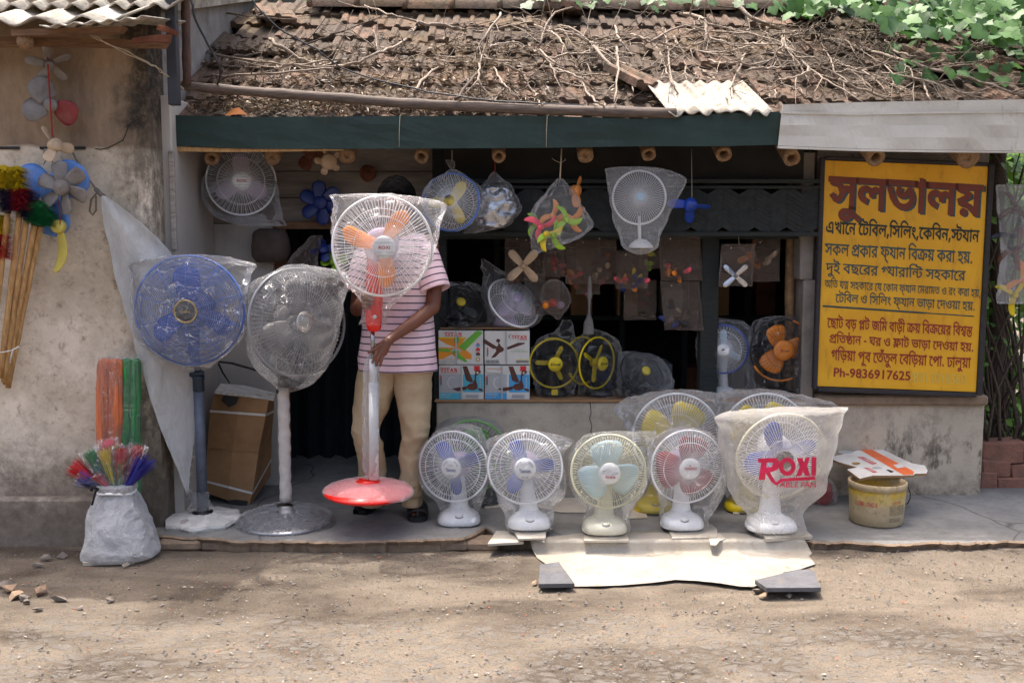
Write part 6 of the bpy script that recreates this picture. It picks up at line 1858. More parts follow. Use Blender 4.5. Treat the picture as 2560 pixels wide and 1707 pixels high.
# loose balls in a net of film
root = thing('ball_bag', P(1385, 800, YP), 'hanging film bag of red orange and white balls', 'bag')
bagpart(root, [(698, 1376, 1392, YP, YP + .01), (712, 1362, 1410, YP - .02, YP + .04), (745, 1352, 1426, YP - .03, YP + .05), (768, 1358, 1420, YP - .03, YP + .05), (786, 1378, 1406, YP - .02, YP + .03), (799, 1393, 1399, YP, YP + .006)], 'film_dust', amp=0.006, sc=20, n=32, res=4)
for u, v, m_ in ((1365, 762, 'orange'), (1383, 757, 'red'), (1401, 763, 'lilac')):
    mb = MB(); r = 10.5 * mpp(760, YP); lathe(mb, [(max(0.0005, r * math.sin(math.pi * k / 10)), -r * math.cos(math.pi * k / 10)) for k in range(11)], 18, Matrix.Translation(P(u, v, YP))); mk('ball', mb, M[m_], root)
mb = MB(); loft(mb, [(690, 1471, 1477, YP, YP + .01), (738, 1468, 1480, YP - .01, YP + .01), (752, 1470, 1477, YP - .006, YP + .008), (782, 1470, 1476, YP - .006, YP + .008), (806, 1461, 1482, YP - .014, YP + .014), (836, 1458, 1484, YP - .016, YP + .016)], 20, 5, 0.003, 30)
tube(mb, [P(1474, 738, YP - .004), P(1466, 733, YP - .006), P(1462, 734, YP - .006)], 0.003, 6); tube(mb, [P(1474, 738, YP - .004), P(1481, 732, YP - .006)], 0.003, 6)
one('cloth_strip', mb, simple('grey_rag', C(120, 116, 112), 0.9, 0, 0.3), 'knotted grey rag hanging above the yellow rimmed fans', 'cloth')

# bags hanging from the rafters
HG = 'bags hanging under the eaves'
def knot(root, u, v, y, mat='film_dust', r=0.012):
    mb = MB()
    loft(mb, [(v - 24, u - 14, u + 2, y - .01, y + .01), (v - 16, u - 13, u + 6, y - .016, y + .016), (v - 6, u - 6, u + 6, y - .012, y + .012), (v, u - 4, u + 4, y - .007, y + .007)], 16, 4, 0.006, 40, cap=False)
    mk('knot', mb, M[mat], root)
yh_ = 5.30
root = thing('hanging_bag', P(1135, 580, yh_), 'tied clear bag holding a white fan guard with blue rim', 'bag', HG)
bagpart(root, [(424, 1124, 1136, yh_ - .008, yh_ + .008), (434, 1110, 1156, yh_ - .03, yh_ + .03), (450, 1084, 1178, yh_ - .06, yh_ + .06), (475, 1062, 1208, yh_ - .08, yh_ + .08), (492, 1054, 1230, yh_ - .09, yh_ + .09), (512, 1056, 1212, yh_ - .09, yh_ + .09), (540, 1072, 1194, yh_ - .085, yh_ + .085), (566, 1096, 1170, yh_ - .06, yh_ + .06), (579, 1118, 1146, yh_ - .03, yh_ + .03)], 'film', amp=0.006, sc=14, n=72, res=6, pleat=(0.07, 17, 0.5), seed=4)
knot(root, 1130, 424, yh_)
H, R_ = head(root, (1128, 505), yh_, 72, -0.2, 0.15, nw=80, rim='wire_blue', rw=0.0012, blades=('yellow', (300, 60, 180), dict(w1=0.4)), cap=None, capr=0.2, rings=(), motor=None, cage_r0=0.03)
mb = MB(); cord(mb, P(1130, 376, yh_), P(1130, 404, yh_)); mk('cord', mb, M['rope'], root)
yh_ = 5.36
root = thing('hanging_bag', P(1236, 580, yh_), 'tied clear bag with crumpled silvery foil things', 'bag', HG)
bagpart(root, [(430, 1231, 1239, yh_ - .006, yh_ + .006), (446, 1222, 1254, yh_ - .025, yh_ + .025), (470, 1204, 1278, yh_ - .05, yh_ + .05), (500, 1192, 1294, yh_ - .06, yh_ + .06), (522, 1186, 1306, yh_ - .06, yh_ + .06), (548, 1176, 1284, yh_ - .055, yh_ + .055), (568, 1166, 1262, yh_ - .03, yh_ + .03), (584, 1158, 1190, yh_ - .006, yh_ + .006)], 'film', amp=0.008, sc=16, n=64, res=6, pleat=(0.08, 15, 0.6), seed=9)
mb = MB()
loft(mb, [(470, 1212, 1262, yh_ - .02, yh_ + .02), (490, 1200, 1280, yh_ - .04, yh_ + .04), (530, 1190, 1284, yh_ - .045, yh_ + .045), (560, 1192, 1268, yh_ - .04, yh_ + .04), (570, 1204, 1256, yh_ - .03, yh_ + .03)], 48, 6, 0.016, 18, seed=2)
mk('foil_lids', mb, M['silver'], root)
mb = MB(); tube(mb, [P(1236, 372, yh_), P(1238, 425, yh_), P(1228, 440, yh_), P(1221, 452, yh_)], 0.0022, 5); mk('cord', mb, M['red_cord'], root)
yh_ = 5.28
root = thing('hanging_bag', P(1395, 630, yh_), 'tied clear bag of pink green and yellow fan blades', 'bag', HG)
bagpart(root, [(446, 1396, 1405, yh_ - .006, yh_ + .006), (458, 1386, 1416, yh_ - .02, yh_ + .02), (480, 1368, 1432, yh_ - .045, yh_ + .045), (510, 1342, 1452, yh_ - .06, yh_ + .06), (540, 1324, 1470, yh_ - .07, yh_ + .07), (565, 1326, 1482, yh_ - .07, yh_ + .07), (595, 1328, 1450, yh_ - .06, yh_ + .06), (612, 1330, 1410, yh_ - .04, yh_ + .04), (634, 1332, 1344, yh_ - .006, yh_ + .006)], 'film', amp=0.006, sc=16, n=72, res=6, pleat=(0.08, 15, 0.5), seed=13)
mb = MB(); tube(mb, [P(1404, 372, yh_), P(1402, 410, yh_), P(1400, 448, yh_)], 0.004, 6); tube(mb, [P(1402, 408, yh_), P(1388, 402, yh_ - .01), P(1380, 396, yh_ - .01)], 0.0012, 4); tube(mb, [P(1402, 408, yh_), P(1414, 400, yh_ - .01), P(1412, 396, yh_ - .01)], 0.0012, 4); mk('cord', mb, M['rope'], root)
for (u, v), rr, mat, angs, dy in (((1352, 568), 46, 'pink', (10, 130, 250), -.04), ((1417, 549), 44, 'lime', (-20, 95, 215), -.02), ((1385, 588), 46, 'lime', (60, 175, 285), -.045), ((1366, 585), 44, 'yellow', (0, 240), -.05), ((1430, 548), 40, 'amber', (30, 150, 280), .02), ((1382, 540), 42, 'amber', (60, 190, 320), .03), ((1340, 560), 36, 'lime', (100, 220), .03)):
    Hq = facing(P(u, v, yh_ + dy), R.uniform(-.3, .3), R.uniform(-.3, .3)); RR = rr * mpp(v, yh_)
    for a in angs: mk('blade', blade_mesh(Hq, math.radians(a), 0.004, RR, 0.022, 0.034, 0.35, 0.5, 0.5), M[mat], root)
    mb = MB(); lathe(mb, [(0.003, 0.012), (0.014, 0.01), (0.017, 0.002), (0.016, -0.014)], 16, Hq); mk('hub', mb, M[mat], root)
yh_ = 5.3
root = thing('hanging_bag', P(1599, 637, yh_), 'bagged white table fan hung from a rafter, foot down', 'bag', HG)
bagpart(root, [(416, 1590, 1608, yh_ - .004, yh_ + .004), (421, 1520, 1650, yh_ - .03, yh_ + .03), (432, 1516, 1684, yh_ - .05, yh_ + .05), (452, 1519, 1714, yh_ - .06, yh_ + .06), (505, 1526, 1688, yh_ - .07, yh_ + .07), (550, 1534, 1668, yh_ - .07, yh_ + .07), (590, 1550, 1652, yh_ - .06, yh_ + .06), (618, 1559, 1644, yh_ - .05, yh_ + .05), (630, 1576, 1626, yh_ - .03, yh_ + .03), (637, 1594, 1604, yh_ - .01, yh_ + .01)], 'film_white', amp=0.006, sc=12, n=72, res=6, seed=21)
H, R_ = head(root, (1598, 494), yh_ - .01, 66, 0, 0, nw=64, rw=0.0012, blades=None, cap='pale_blue', capr=0.17, rings=(), motor='grey_blade', wire='wire_white', rear=False)
mb = MB(); tube(mb, [P(1598, 540, yh_ + .03), P(1599, 600, yh_ + .02)], 0.009, 12); mk('neck', mb, M['white'], root)
mb = MB(); lathe(mb, [(0.036 * 1.8, -0.012), (0.036 * 1.8, -0.004), (0.055, 0.010), (0.03, 0.03), (0.012, 0.036)], 36, Matrix.Translation(P(1602, 614, yh_ + .02))); mk('base', mb, M['white'], root)
mb = MB(); cord(mb, P(1600, 372, yh_), P(1599, 418, yh_), 0.0016); mk('cord', mb, M['dark_wood'], root)
# dusty things on the back wall
mb = MB(); loft(mb, [(572, 650, 702, 5.70, 5.74), (580, 636, 716, 5.66, 5.76), (610, 631, 723, 5.64, 5.77), (640, 633, 722, 5.65, 5.77), (656, 642, 706, 5.69, 5.77)], 32, 5, 0.004, 14, e=0.8)
one('dusty_sack', mb, M['dusty'], 'dusty brown cloth cover hanging on the whitewashed panel', 'cover')
mb = MB(); loft(mb, [(590, 782, 802, 5.55, 5.60), (612, 760, 800, 5.52, 5.62), (640, 730, 792, 5.50, 5.64), (668, 718, 790, 5.5, 5.64), (690, 720, 780, 5.52, 5.62)], 36, 5, 0.008, 16, seed=3)
one('plastic_bag', mb, M['film_dust'], 'dusty half filled plastic bag hanging at the doorway', 'bag')
for mat, lab, c, y in (('blue_dark', 'dark blue cup shaped fan part heaped in the doorway', (808, 622), 5.58), ('lime', 'dull green fan part heaped in the doorway', (835, 650), 5.6)):
    rotor('fan_rotor', lab, c, y, 34, 4, mat, 0.2, 0.5, 0.2, 0.7, 0.4, 0.4, 0.6, group=HB)
# red parts in a bag behind the milky one
yr = CW - 0.16
root = thing('plastic_bag', P(2060, 1262, yr) , 'clear bag of dark red parts lying behind the milky bag', 'bag')
bagpart(root, [(1192, 2040, 2062, yr - .01, yr + .03), (1204, 2030, 2078, yr - .05, yr + .08), (1228, 2020, 2086, yr - .07, yr + .1), (1248, 2020, 2084, yr - .07, yr + .1), (1262, 2026, 2076, yr - .06, yr + .09)], 'film', amp=0.01, sc=18, n=40, res=5, seed=6)
mb = MB(); loft(mb, [(1200, 2036, 2066, yr - .03, yr + .04), (1225, 2026, 2078, yr - .05, yr + .07), (1258, 2030, 2072, yr - .05, yr + .07)], 30, 5, 0.008, 16); mk('parts', mb, M['dark_red'], root)
# dim stock on the shelves inside the room
ri = random.Random(77)
for i in range(14):
    x = XD1 + 0.35 + i * 0.155; zb_ = (0.44, 0.98)[i % 2] + 0.001
    w, h = ri.uniform(0.12, 0.22), ri.uniform(0.16, 0.3)
    mb = MB(); bx(mb, (x, 6.72, zb_), (x + w, 7.02, zb_ + h), 0, 0.004)
    one('stock_carton', mb, M[ri.choice(['carton', 'rust', 'print_grey', 'blue_dark', 'carton'])], 'dim carton on the shelves deep inside the shop', 'box', 'cartons on the inner shelves')
# ------------------------------------------------------------------ the painted board
# outlines of the letters on the board: glyph number -> contours of x, y (half units)
GLY = {
50:[[346,311,346,276,294,276,294,0,255,0,255,176,266,145,232,182,218,188,205,184,140,84,124,71,105,64,85,64,60,74,18,122,48,140,70,109,83,102,101,104,123,125,173,206,198,224,228,220,268,187,258,186,255,276,-5,276,-5,311],[136,136,121,202,107,220,73,238,19,248,26,286,113,259,139,238,150,218,158,178]],
57:[[-143,-133,-172,-127,-192,-116,-210,-88,-209,-60,-202,-46,-177,-26,-158,-21,-117,-20,-58,-39,44,-108,22,-136,-20,-102,-74,-68,-107,-56,-140,-52,-160,-54,-172,-64,-174,-85,-166,-96,-132,-101,-113,-94,-100,-82,-88,-51,-86,4,-48,4,-49,-44,-58,-80,-71,-103,-92,-121]],
47:[[370,311,370,276,318,276,318,0,280,0,282,154,251,185,232,190,212,184,200,163,200,136,168,133,156,168,134,190,106,197,78,188,64,165,70,134,90,116,120,100,107,64,64,84,34,116,24,144,24,174,34,199,52,218,90,232,120,232,162,216,184,192,177,192,196,217,216,224,238,224,276,206,286,198,281,191,280,276,-5,276,-5,311]],
43:[[211,22,150,32,97,67,52,132,14,232,52,242,79,166,109,112,126,92,164,68,210,60,255,69,284,95,293,120,292,152,283,182,271,199,295,238,316,202,328,168,332,133,326,94,308,60,277,36,236,23],[192,142,156,149,132,170,124,201,136,243,176,231,168,214,167,195,174,184,193,178,229,190,264,233,295,238,291,211,263,173,231,150],[366,311,366,276,-5,276,-5,311]],
54:[[138,311,138,276,86,276,86,0,47,0,47,234,36,255,21,270,-5,276,-5,311,28,303,48,280,47,344,74,344,85,311]],
70:[[318,311,318,276,266,276,266,0,227,0,197,34,142,74,98,94,42,106,24,152,126,207,82,233,24,251,40,285,40,276,-5,276,-5,311],[227,276,68,276,57,280,99,264,150,232,168,216,170,188,62,132,56,140,110,128,152,110,205,72,235,42,228,40],[90,-3,69,5,60,26,69,48,90,56,111,48,120,26,111,5]],
16:[[256,314,290,310,306,302,319,292,331,268,334,0,296,0,284,24,258,42,112,36,74,47,52,61,34,84,24,118,29,188,68,183,62,149,65,114,79,90,94,80,138,72,244,80,278,69,295,53,294,242,284,271,257,278,223,270,194,250,174,223,168,205,168,186,182,174,217,174,220,139,188,135,158,142,135,162,129,178,132,223,166,275,207,303]],
21:[[353,311,353,276,300,276,300,0,262,0,230,40,175,84,124,109,83,119,71,166,95,148,151,134,194,112,228,88,263,48,262,344,288,344,300,311],[225,235,218,200,183,162,126,142,104,138,81,142,71,166,137,177,166,192,182,210,188,233,184,252,158,286,186,312,214,277],[91,215,56,222,32,242,24,274,36,314,74,304,66,286,66,268,72,257,91,250,127,264,158,306,186,312,186,288,162,249,131,224]],
61:[[178,311,178,276,146,267,112,242,82,202,68,169,65,109,82,61,102,44,123,36,148,36,174,46,192,16,163,2,112,0,76,14,38,60,26,104,26,156,40,204,66,244,100,274,140,294,108,278,-5,276,-5,311]],
39:[[307,311,307,276,254,276,254,0,216,0,216,122,224,94,175,146,134,170,96,174,70,158,64,137,68,119,82,104,107,92,88,56,40,90,25,122,28,168,43,189,77,208,118,210,150,202,190,178,226,142,218,140,218,148,216,276,-5,276,-5,311]],
3:[],
30:[[288,311,288,276,86,276,87,79,92,62,102,52,134,49,170,64,198,92,216,126,220,150,212,174,185,182,158,178,153,214,194,220,228,212,250,190,258,152,244,94,221,61,195,38,167,22,136,13,97,14,72,26,56,46,48,79,48,276,-5,276,-5,311],[198,311,193,334,180,346,74,352,30,368,15,384,6,404,6,456,42,454,44,410,62,392,93,386,178,384,216,367,228,345,234,311]],
55:[[138,311,138,276,86,276,86,0,47,0,47,276,-5,276,-5,311,41,311,10,352,46,406,76,434,111,452,174,458,207,452,255,433,352,366,332,338,269,385,216,413,162,422,129,418,90,396,53,346,80,311]],
42:[[303,311,303,276,250,276,250,0,212,0,187,38,132,86,88,108,38,122,18,170,118,222,224,262,212,241,212,276,-5,276,-5,311],[212,237,222,223,116,180,65,152,122,132,162,108,195,80,219,44,214,44,212,84]],
597:[[95,58,98,52,92,28,56,-60,23,-60,46,58]],
6:[[62,157,102,128,140,94,188,36,212,-4,180,-20,110,68,36,125],[39,243,43,268,55,288,74,302,110,311,146,302,164,288,176,268,180,243,176,218,164,198,146,183,110,174,74,183,55,198,43,218],[74,243,84,216,110,207,136,217,146,243,136,269,110,278,84,269]],
20:[[408,311,408,276,246,276,246,0,208,0,183,38,129,86,86,110,38,122,18,170,116,220,218,258,208,238,208,276,-5,276,-5,311],[208,234,218,219,148,193,65,152,123,131,160,107,192,78,214,45,210,44],[380,144,374,113,352,88,328,80,283,82,286,118,317,118,334,126,342,148,338,164,330,180,296,204,240,219,241,256,290,246,348,213,372,182]],
434:[[94,64,68,69,52,80,18,122,48,140,70,109,83,102,101,104,123,125,174,206,198,224,228,220,268,187,266,146,232,182,218,188,205,184,140,84,124,71],[136,136,121,202,107,220,73,238,19,248,26,286,113,259,139,238,150,218,158,178],[496,311,496,276,294,276,295,79,300,62,310,52,342,49,378,64,406,92,424,126,428,150,420,174,393,182,366,178,361,214,402,220,436,212,458,190,466,166,460,113,429,61,390,29,344,13,316,12,288,22,274,32,261,54,256,96,256,276,-5,276,-5,311],[406,311,401,334,388,346,282,352,238,368,223,384,214,404,214,456,250,454,252,410,270,392,301,386,386,384,424,367,436,345,442,311]],
45:[[318,311,318,276,266,276,266,0,227,0,197,34,142,74,98,94,42,106,24,152,126,207,82,233,24,251,40,285,40,276,-5,276,-5,311],[227,276,68,276,57,280,99,264,150,232,168,216,170,188,62,132,56,140,110,128,152,110,205,72,235,42,228,40]],
224:[[382,311,382,276,330,276,330,0,292,0,292,198,302,166,233,252,202,272,156,277,122,265,74,222,106,232,138,226,149,217,161,192,160,160,152,163,167,180,250,258,274,232,132,98,103,125,144,164,111,131,128,164,122,192,94,199,68,190,30,226,58,258,100,295,131,310,165,314,200,310,230,296,259,273,303,220,294,223,293,231,292,344,318,344,330,311],[330,-22,292,-22,280,3,254,20,122,14,84,20,60,30,40,46,27,71,22,106,27,144,66,138,62,112,66,82,77,65,107,52,150,50,241,57,274,46,292,30,292,76,330,76]],
46:[[303,311,303,276,250,276,250,0,212,0,187,38,132,86,88,108,38,122,18,170,118,222,224,262,212,241,212,276,-5,276,-5,311],[212,237,222,223,116,180,65,152,122,132,162,108,195,80,219,44,214,44,212,84],[92,-3,71,5,62,26,71,48,92,56,114,48,122,26,114,5]],
155:[[424,311,424,276,65,276,57,280,99,264,150,232,168,216,170,188,62,132,57,141,82,135,144,112,194,78,224,50,222,255,265,253,315,242,344,228,377,198,389,179,396,144,384,104,356,84,303,80,298,82,301,117,332,117,350,126,357,148,354,164,346,180,312,204,261,217,261,0,222,0,177,49,140,74,97,93,42,106,24,152,126,207,82,233,24,251,40,285,40,276,-5,276,-5,311],[245,-8,368,-107,346,-134,219,-40]],
203:[[470,311,470,276,-5,276,-5,311],[236,264,282,254,300,238,308,220,310,0,272,0,262,25,236,42,104,36,70,46,49,59,33,80,24,112,28,176,66,170,63,116,72,92,88,79,138,72,228,80,257,69,272,53,272,199,268,215,259,224,236,228,208,223,185,208,166,183,164,165,172,153,211,152,214,117,181,113,153,118,132,136,126,150,128,189,147,222,192,255],[380,212,415,205,428,195,445,168,446,140,441,120,428,100,404,82,369,68,357,104,385,114,403,128,410,146,400,171,376,178,352,172,330,152,310,121,288,140,330,195,345,204]],
51:[[121,250,167,244,200,227,220,203,232,162,229,138,219,115,203,98,182,84,118,70,123,76,170,58,221,30,270,-5,247,-32,140,38,86,60,23,77,30,112,64,104,125,103,158,110,185,132,192,160,184,190,173,201,142,214,88,209,76,196,77,169,40,162,36,204,46,224,76,243],[88,232,72,261,36,278,48,300,88,287,120,260,127,234],[270,311,270,276,-5,276,-5,311]],
599:[[36,27,45,53,66,60,89,53,98,27,89,1,66,-7,45,1]],
37:[[306,311,306,276,80,276,80,126,72,136,118,178,216,234,238,243,270,211,252,166,244,130,246,70,261,5,224,-4,206,72,210,161,226,205,232,202,160,163,70,88,41,108,41,276,-5,276,-5,311]],
10:[[179,311,174,334,162,346,66,352,22,368,7,384,-2,404,-2,456,34,454,36,410,54,392,170,382,197,367,210,345,215,311],[121,250,167,244,200,227,220,203,232,162,229,138,219,115,203,98,182,84,118,70,123,76,170,58,221,30,270,-5,247,-32,140,38,86,60,23,77,30,112,64,104,125,103,158,110,185,132,192,160,184,190,173,201,142,214,88,209,76,196,77,169,40,162,36,204,46,224,76,243],[88,232,72,261,36,278,48,300,88,287,120,260,127,234],[270,311,270,276,-5,276,-5,311]],
26:[[308,155,297,108,270,76,232,57,204,50,190,48,180,60,268,38,342,6,324,-24,218,20,161,34,72,47,76,83,131,76,197,81,233,96,256,117,269,155,262,185,240,203,191,208,186,240,230,240,270,226,300,192],[114,108,76,116,62,124,50,144,46,280,84,280,84,172,86,160,98,146,130,144,154,151,178,170,187,192,180,204,126,210,87,230,78,240,84,272,102,255,126,244,192,239,222,211,224,178,200,138,153,114],[-5,276,-5,311,348,311,348,276]],
136:[[128,314,165,310,196,294,227,270,272,218,242,196,204,242,169,269,130,278,91,268,58,240,48,238,90,253,127,250,151,234,162,202,154,172,140,153,84,114,62,150,114,182,122,200,118,211,95,220,46,208,11,236,33,266,70,298,97,310]],
370:[[96,236,148,223,190,190,200,179,200,134,170,167,136,191,104,200,84,196,69,184,64,166,73,142,101,125,82,90,50,109,30,136,24,182,34,206,52,222],[429,311,429,276,226,276,227,79,232,62,242,52,274,49,310,64,338,92,356,126,360,150,352,174,325,182,298,178,293,214,334,220,368,212,390,190,398,166,392,113,361,61,322,29,276,13,248,12,220,22,206,32,193,54,188,96,188,276,-5,276,-5,311],[338,311,333,334,320,346,214,352,170,368,155,384,146,404,146,456,182,454,184,410,202,392,233,386,318,384,356,367,368,345,374,311]],
8:[[452,311,452,276,399,276,399,0,360,0,324,52,278,90,291,123,330,93,362,54,360,276,-5,276,-5,311],[188,46,166,47,123,62,83,93,47,144,14,221,51,233,76,172,118,111,150,90,189,84,233,92,252,107,264,138,258,184,238,207,200,214,185,208,178,195,180,166,142,158,136,188,140,216,162,239,195,250,242,244,270,227,291,200,302,166,302,130,290,97,268,70,252,60,212,47],[172,232,157,261,122,278,134,300,173,287,204,260,212,234]],
35:[[204,25,177,27,127,45,82,84,46,144,14,233,52,243,91,141,122,97,158,72,202,63,242,69,268,85,284,118,283,166,272,188,256,204,234,214,210,214,188,200,184,180,189,160,150,153,144,190,154,223,170,238,192,247,240,248,274,236,302,212,319,178,324,158,324,117,312,80,288,51,272,40,252,32],[358,311,358,276,-5,276,-5,311]],
341:[[190,92,140,99,118,108,76,136,42,181,14,246,51,256,84,185,112,154,146,135,189,129,234,136,248,144,262,168,262,195,240,224,196,228,178,212,179,184,142,178,137,208,147,239,173,258,208,264,244,258,272,243,291,221,300,194,300,164,289,136,251,104],[335,311,335,276,-5,276,-5,311],[129,74,179,63,220,34,258,-9,240,-36,184,21,161,34,135,38,118,36,106,22,112,-2,136,-14,119,-49,82,-26,65,6,68,38,88,62],[272,-38,234,-38,236,114,272,146]],
44:[[316,311,316,276,264,276,264,0,225,0,225,68,234,41,187,104,161,126,133,139,96,136,80,124,76,114,80,82,95,68,122,56,109,17,78,32,55,49,36,80,34,119,53,154,87,173,130,176,164,166,192,148,236,94,227,93,225,124,225,276,-5,276,-5,311],[150,162,148,150,110,161,106,194,94,218,72,234,19,247,26,283,91,267,123,245,143,210]],
18:[[254,314,298,306,326,280,336,242,323,198,290,166,240,141,224,177,277,203,294,226,296,241,285,269,266,278,243,278,200,264,168,232,168,210,193,198,182,160,150,172,132,190,126,216,130,238,144,261,190,299,221,310],[340,112,337,87,326,64,310,46,287,32,226,21,160,34,102,74,68,118,38,177,14,254,52,264,96,148,133,98,176,68,201,62,247,60,280,72,291,82,300,114,294,138,278,156,254,169,294,186,328,156]],
68:[[361,311,361,276,178,276,178,178,186,161,203,158,216,164,238,183,264,216,294,221,324,156,326,102,314,66,304,50,274,26,232,14,187,14,147,24,94,61,50,129,14,232,52,242,78,162,108,106,142,69,184,52,231,52,252,59,280,84,288,102,290,136,284,160,268,186,290,196,260,154,238,136,208,122,176,124,154,139,142,164,140,276,-5,276,-5,311],[182,-74,160,-66,152,-46,160,-24,182,-16,203,-24,212,-46,203,-66]],
380:[[146,314,184,309,216,293,247,265,300,200,272,181,229,236,200,262,159,278,124,276,92,264,53,238,76,248,107,247,120,242,136,222,139,182,84,150,108,182,102,209,80,217,48,206,11,242,38,269,81,298,112,310],[249,237,108,119,81,148,133,185,226,263],[363,311,363,276,310,276,310,116,272,116,272,344,298,344,310,311],[136,114,173,106,200,82,215,99,236,104,264,97,292,77,272,84,272,128,310,128,310,0,272,0,272,82,288,39,258,66,236,70,221,58,219,27,188,26,180,55,162,74,139,80,122,76,110,61,114,38,151,14,136,-20,102,-2,78,22,72,38,72,72,88,98,102,106]],
27:[[200,32,144,42,93,76,50,138,14,232,52,242,77,170,105,120,139,87,180,72,224,71,258,86,275,114,277,134,265,179,295,179,266,153,233,135,196,128,161,136,144,149,133,168,130,206,144,237,157,251,197,276,-5,276,-5,311,464,311,464,276,268,277,220,253,182,223,168,190,171,175,181,166,217,168,262,198,304,182,314,148,314,111,295,67,249,38],[400,102,404,56,418,5,380,-4,366,53,362,111,366,158,378,194,332,198,296,210,268,230,238,272,276,280,296,254,328,236,358,230,403,231,422,196,406,152]],
56:[[138,276,86,276,86,0,47,0,47,276,-5,276,-5,311,47,311,44,332,30,366,-8,400,-62,418,-144,424,-210,412,-221,396,-209,384,-104,380,-74,368,-57,348,-50,308,-84,308,-88,332,-102,343,-202,347,-238,356,-258,380,-257,412,-228,441,-169,456,-67,454,-14,442,27,423,58,395,78,357,87,311,138,311]],
273:[[346,311,346,276,294,276,294,122,255,122,255,344,282,344,294,311],[180,314,227,302,246,286,267,255,265,202,242,243,214,269,198,276,170,277,144,259,138,236,146,212,167,196,206,188,204,150,164,157,136,172,118,194,108,222,112,268,126,291,156,311],[38,314,78,306,100,290,116,266,121,230,111,192,93,170,66,155,27,150,24,188,53,192,72,200,84,213,90,234,84,258,68,272,38,278,0,272,-4,310],[294,146,294,-22,255,-22,204,18,130,40,112,80,240,140,255,146],[255,110,152,63,157,67,210,50,256,19]],
435:[[252,152,230,154,194,170,168,200,158,218,164,220,140,168,124,155,101,150,74,155,56,166,21,208,52,226,82,191,110,192,122,202,132,223,138,276,172,276,188,230,206,204,232,188,264,186,285,202,288,234,279,257,254,288,294,296,322,252,326,200,308,170,294,160],[369,311,369,276,-5,276,-5,311],[216,-28,139,-13,94,16,55,61,22,127,60,140,86,86,114,48,169,16,214,10,262,18,277,27,294,54,292,92,271,120,234,126,217,120,208,108,211,74,174,68,167,103,177,134,204,153,239,160,276,154,304,138,323,115,332,86,332,52,320,18,296,-6,280,-16]],
424:[[198,0,169,2,120,24,86,61,74,84,84,118,140,130,175,158,186,189,188,222,178,276,-5,276,-5,311,156,311,131,351,121,388,132,426,166,458,191,430,164,400,162,372,202,311,357,311,357,276,239,276,282,228,311,178,318,150,320,98,306,58,281,26,245,7],[197,37,231,42,256,58,272,80,280,122,268,182,236,230,203,268,212,266,222,227,222,191,213,154,198,132,176,112,144,96,100,84,106,114,117,83,134,60,158,45],[104,280,82,264,66,244,60,220,65,197,88,176,123,168,171,172,202,186,183,152,142,136,104,136,57,152,36,174,28,187,23,218,34,258,62,286],[68,274,122,250,194,200,213,182,198,158,126,211,44,250]],
598:[[24,169,146,169,146,128,24,128]],
23:[[320,311,320,276,268,276,268,0,230,0,188,41,151,64,108,82,59,90,42,133,110,179,138,175,99,172,68,179,46,192,32,210,28,234,34,262,54,284,86,308,120,290,90,274,74,256,68,236,74,216,90,206,112,202,146,209,166,220,187,190,78,117,72,126,140,108,166,96,230,46,230,276,-5,276,-5,311]],
383:[[417,311,417,276,75,276,64,285,115,265,166,229,168,202,84,162,150,148,216,112,216,255,258,253,308,242,338,228,362,207,386,168,386,122,377,104,360,88,336,80,310,79,292,82,294,117,325,117,342,126,350,148,347,164,338,180,305,204,254,217,254,72,218,70,175,100,141,115,58,132,40,176,124,220,81,243,34,256,50,290,50,276,-5,276,-5,311],[88,92,127,81,153,54,167,71,194,76,210,67,234,42,217,57,217,86,254,86,254,-22,216,-22,216,54,232,8,208,38,192,42,174,32,172,2,142,0,126,42,104,56,91,58,69,50,62,32,71,9,104,-8,89,-42,54,-24,30,0,24,16,24,50,31,64,54,84]],
22:[[242,0,242,212,252,181,200,246,172,268,152,276,115,276,89,264,53,228,84,242,135,240,161,220,173,184,171,166,153,132,91,86,66,122,99,139,124,158,133,182,129,196,118,205,100,208,52,196,11,229,32,261,69,296,96,310,128,314,159,310,187,299,214,280,254,236,244,242,242,344,268,344,280,311,333,311,333,276,280,276,280,0]],
40:[[363,311,363,276,310,276,310,0,272,0,272,198,283,166,213,252,182,272,136,277,102,265,54,222,87,232,119,226,130,217,142,192,141,160,132,163,148,180,230,258,255,232,113,98,84,125,124,164,92,131,109,164,102,192,75,199,49,190,11,226,38,258,81,295,112,310,146,314,180,310,210,296,240,273,284,220,274,223,274,231,272,344,298,344,310,311]],
58:[[-88,-120,-119,-115,-137,-106,-150,-90,-154,-68,-152,-54,-134,-31,-86,-18,-86,4,-48,4,-48,-28,-64,-51,-93,-50,-114,-59,-118,-70,-110,-84,-90,-90,-63,-85,-19,-51,82,-109,60,-136,-11,-92,-50,-114]],
5:[[21,430,15,399,-8,362,-32,348,-66,342,-100,348,-125,362,-142,385,-155,430,-120,434,-106,391,-84,377,-68,376,-52,377,-30,391,-14,435],[-45,415,-51,400,-67,394,-84,400,-89,416,-84,430,-68,436,-50,431]],
33:[[288,311,288,276,86,276,87,79,92,62,102,52,134,49,170,64,198,92,216,126,220,150,212,174,185,182,158,178,153,214,194,220,228,212,250,190,258,152,244,94,221,61,195,38,167,22,136,13,97,14,72,26,56,46,48,79,48,276,-5,276,-5,311]],
}
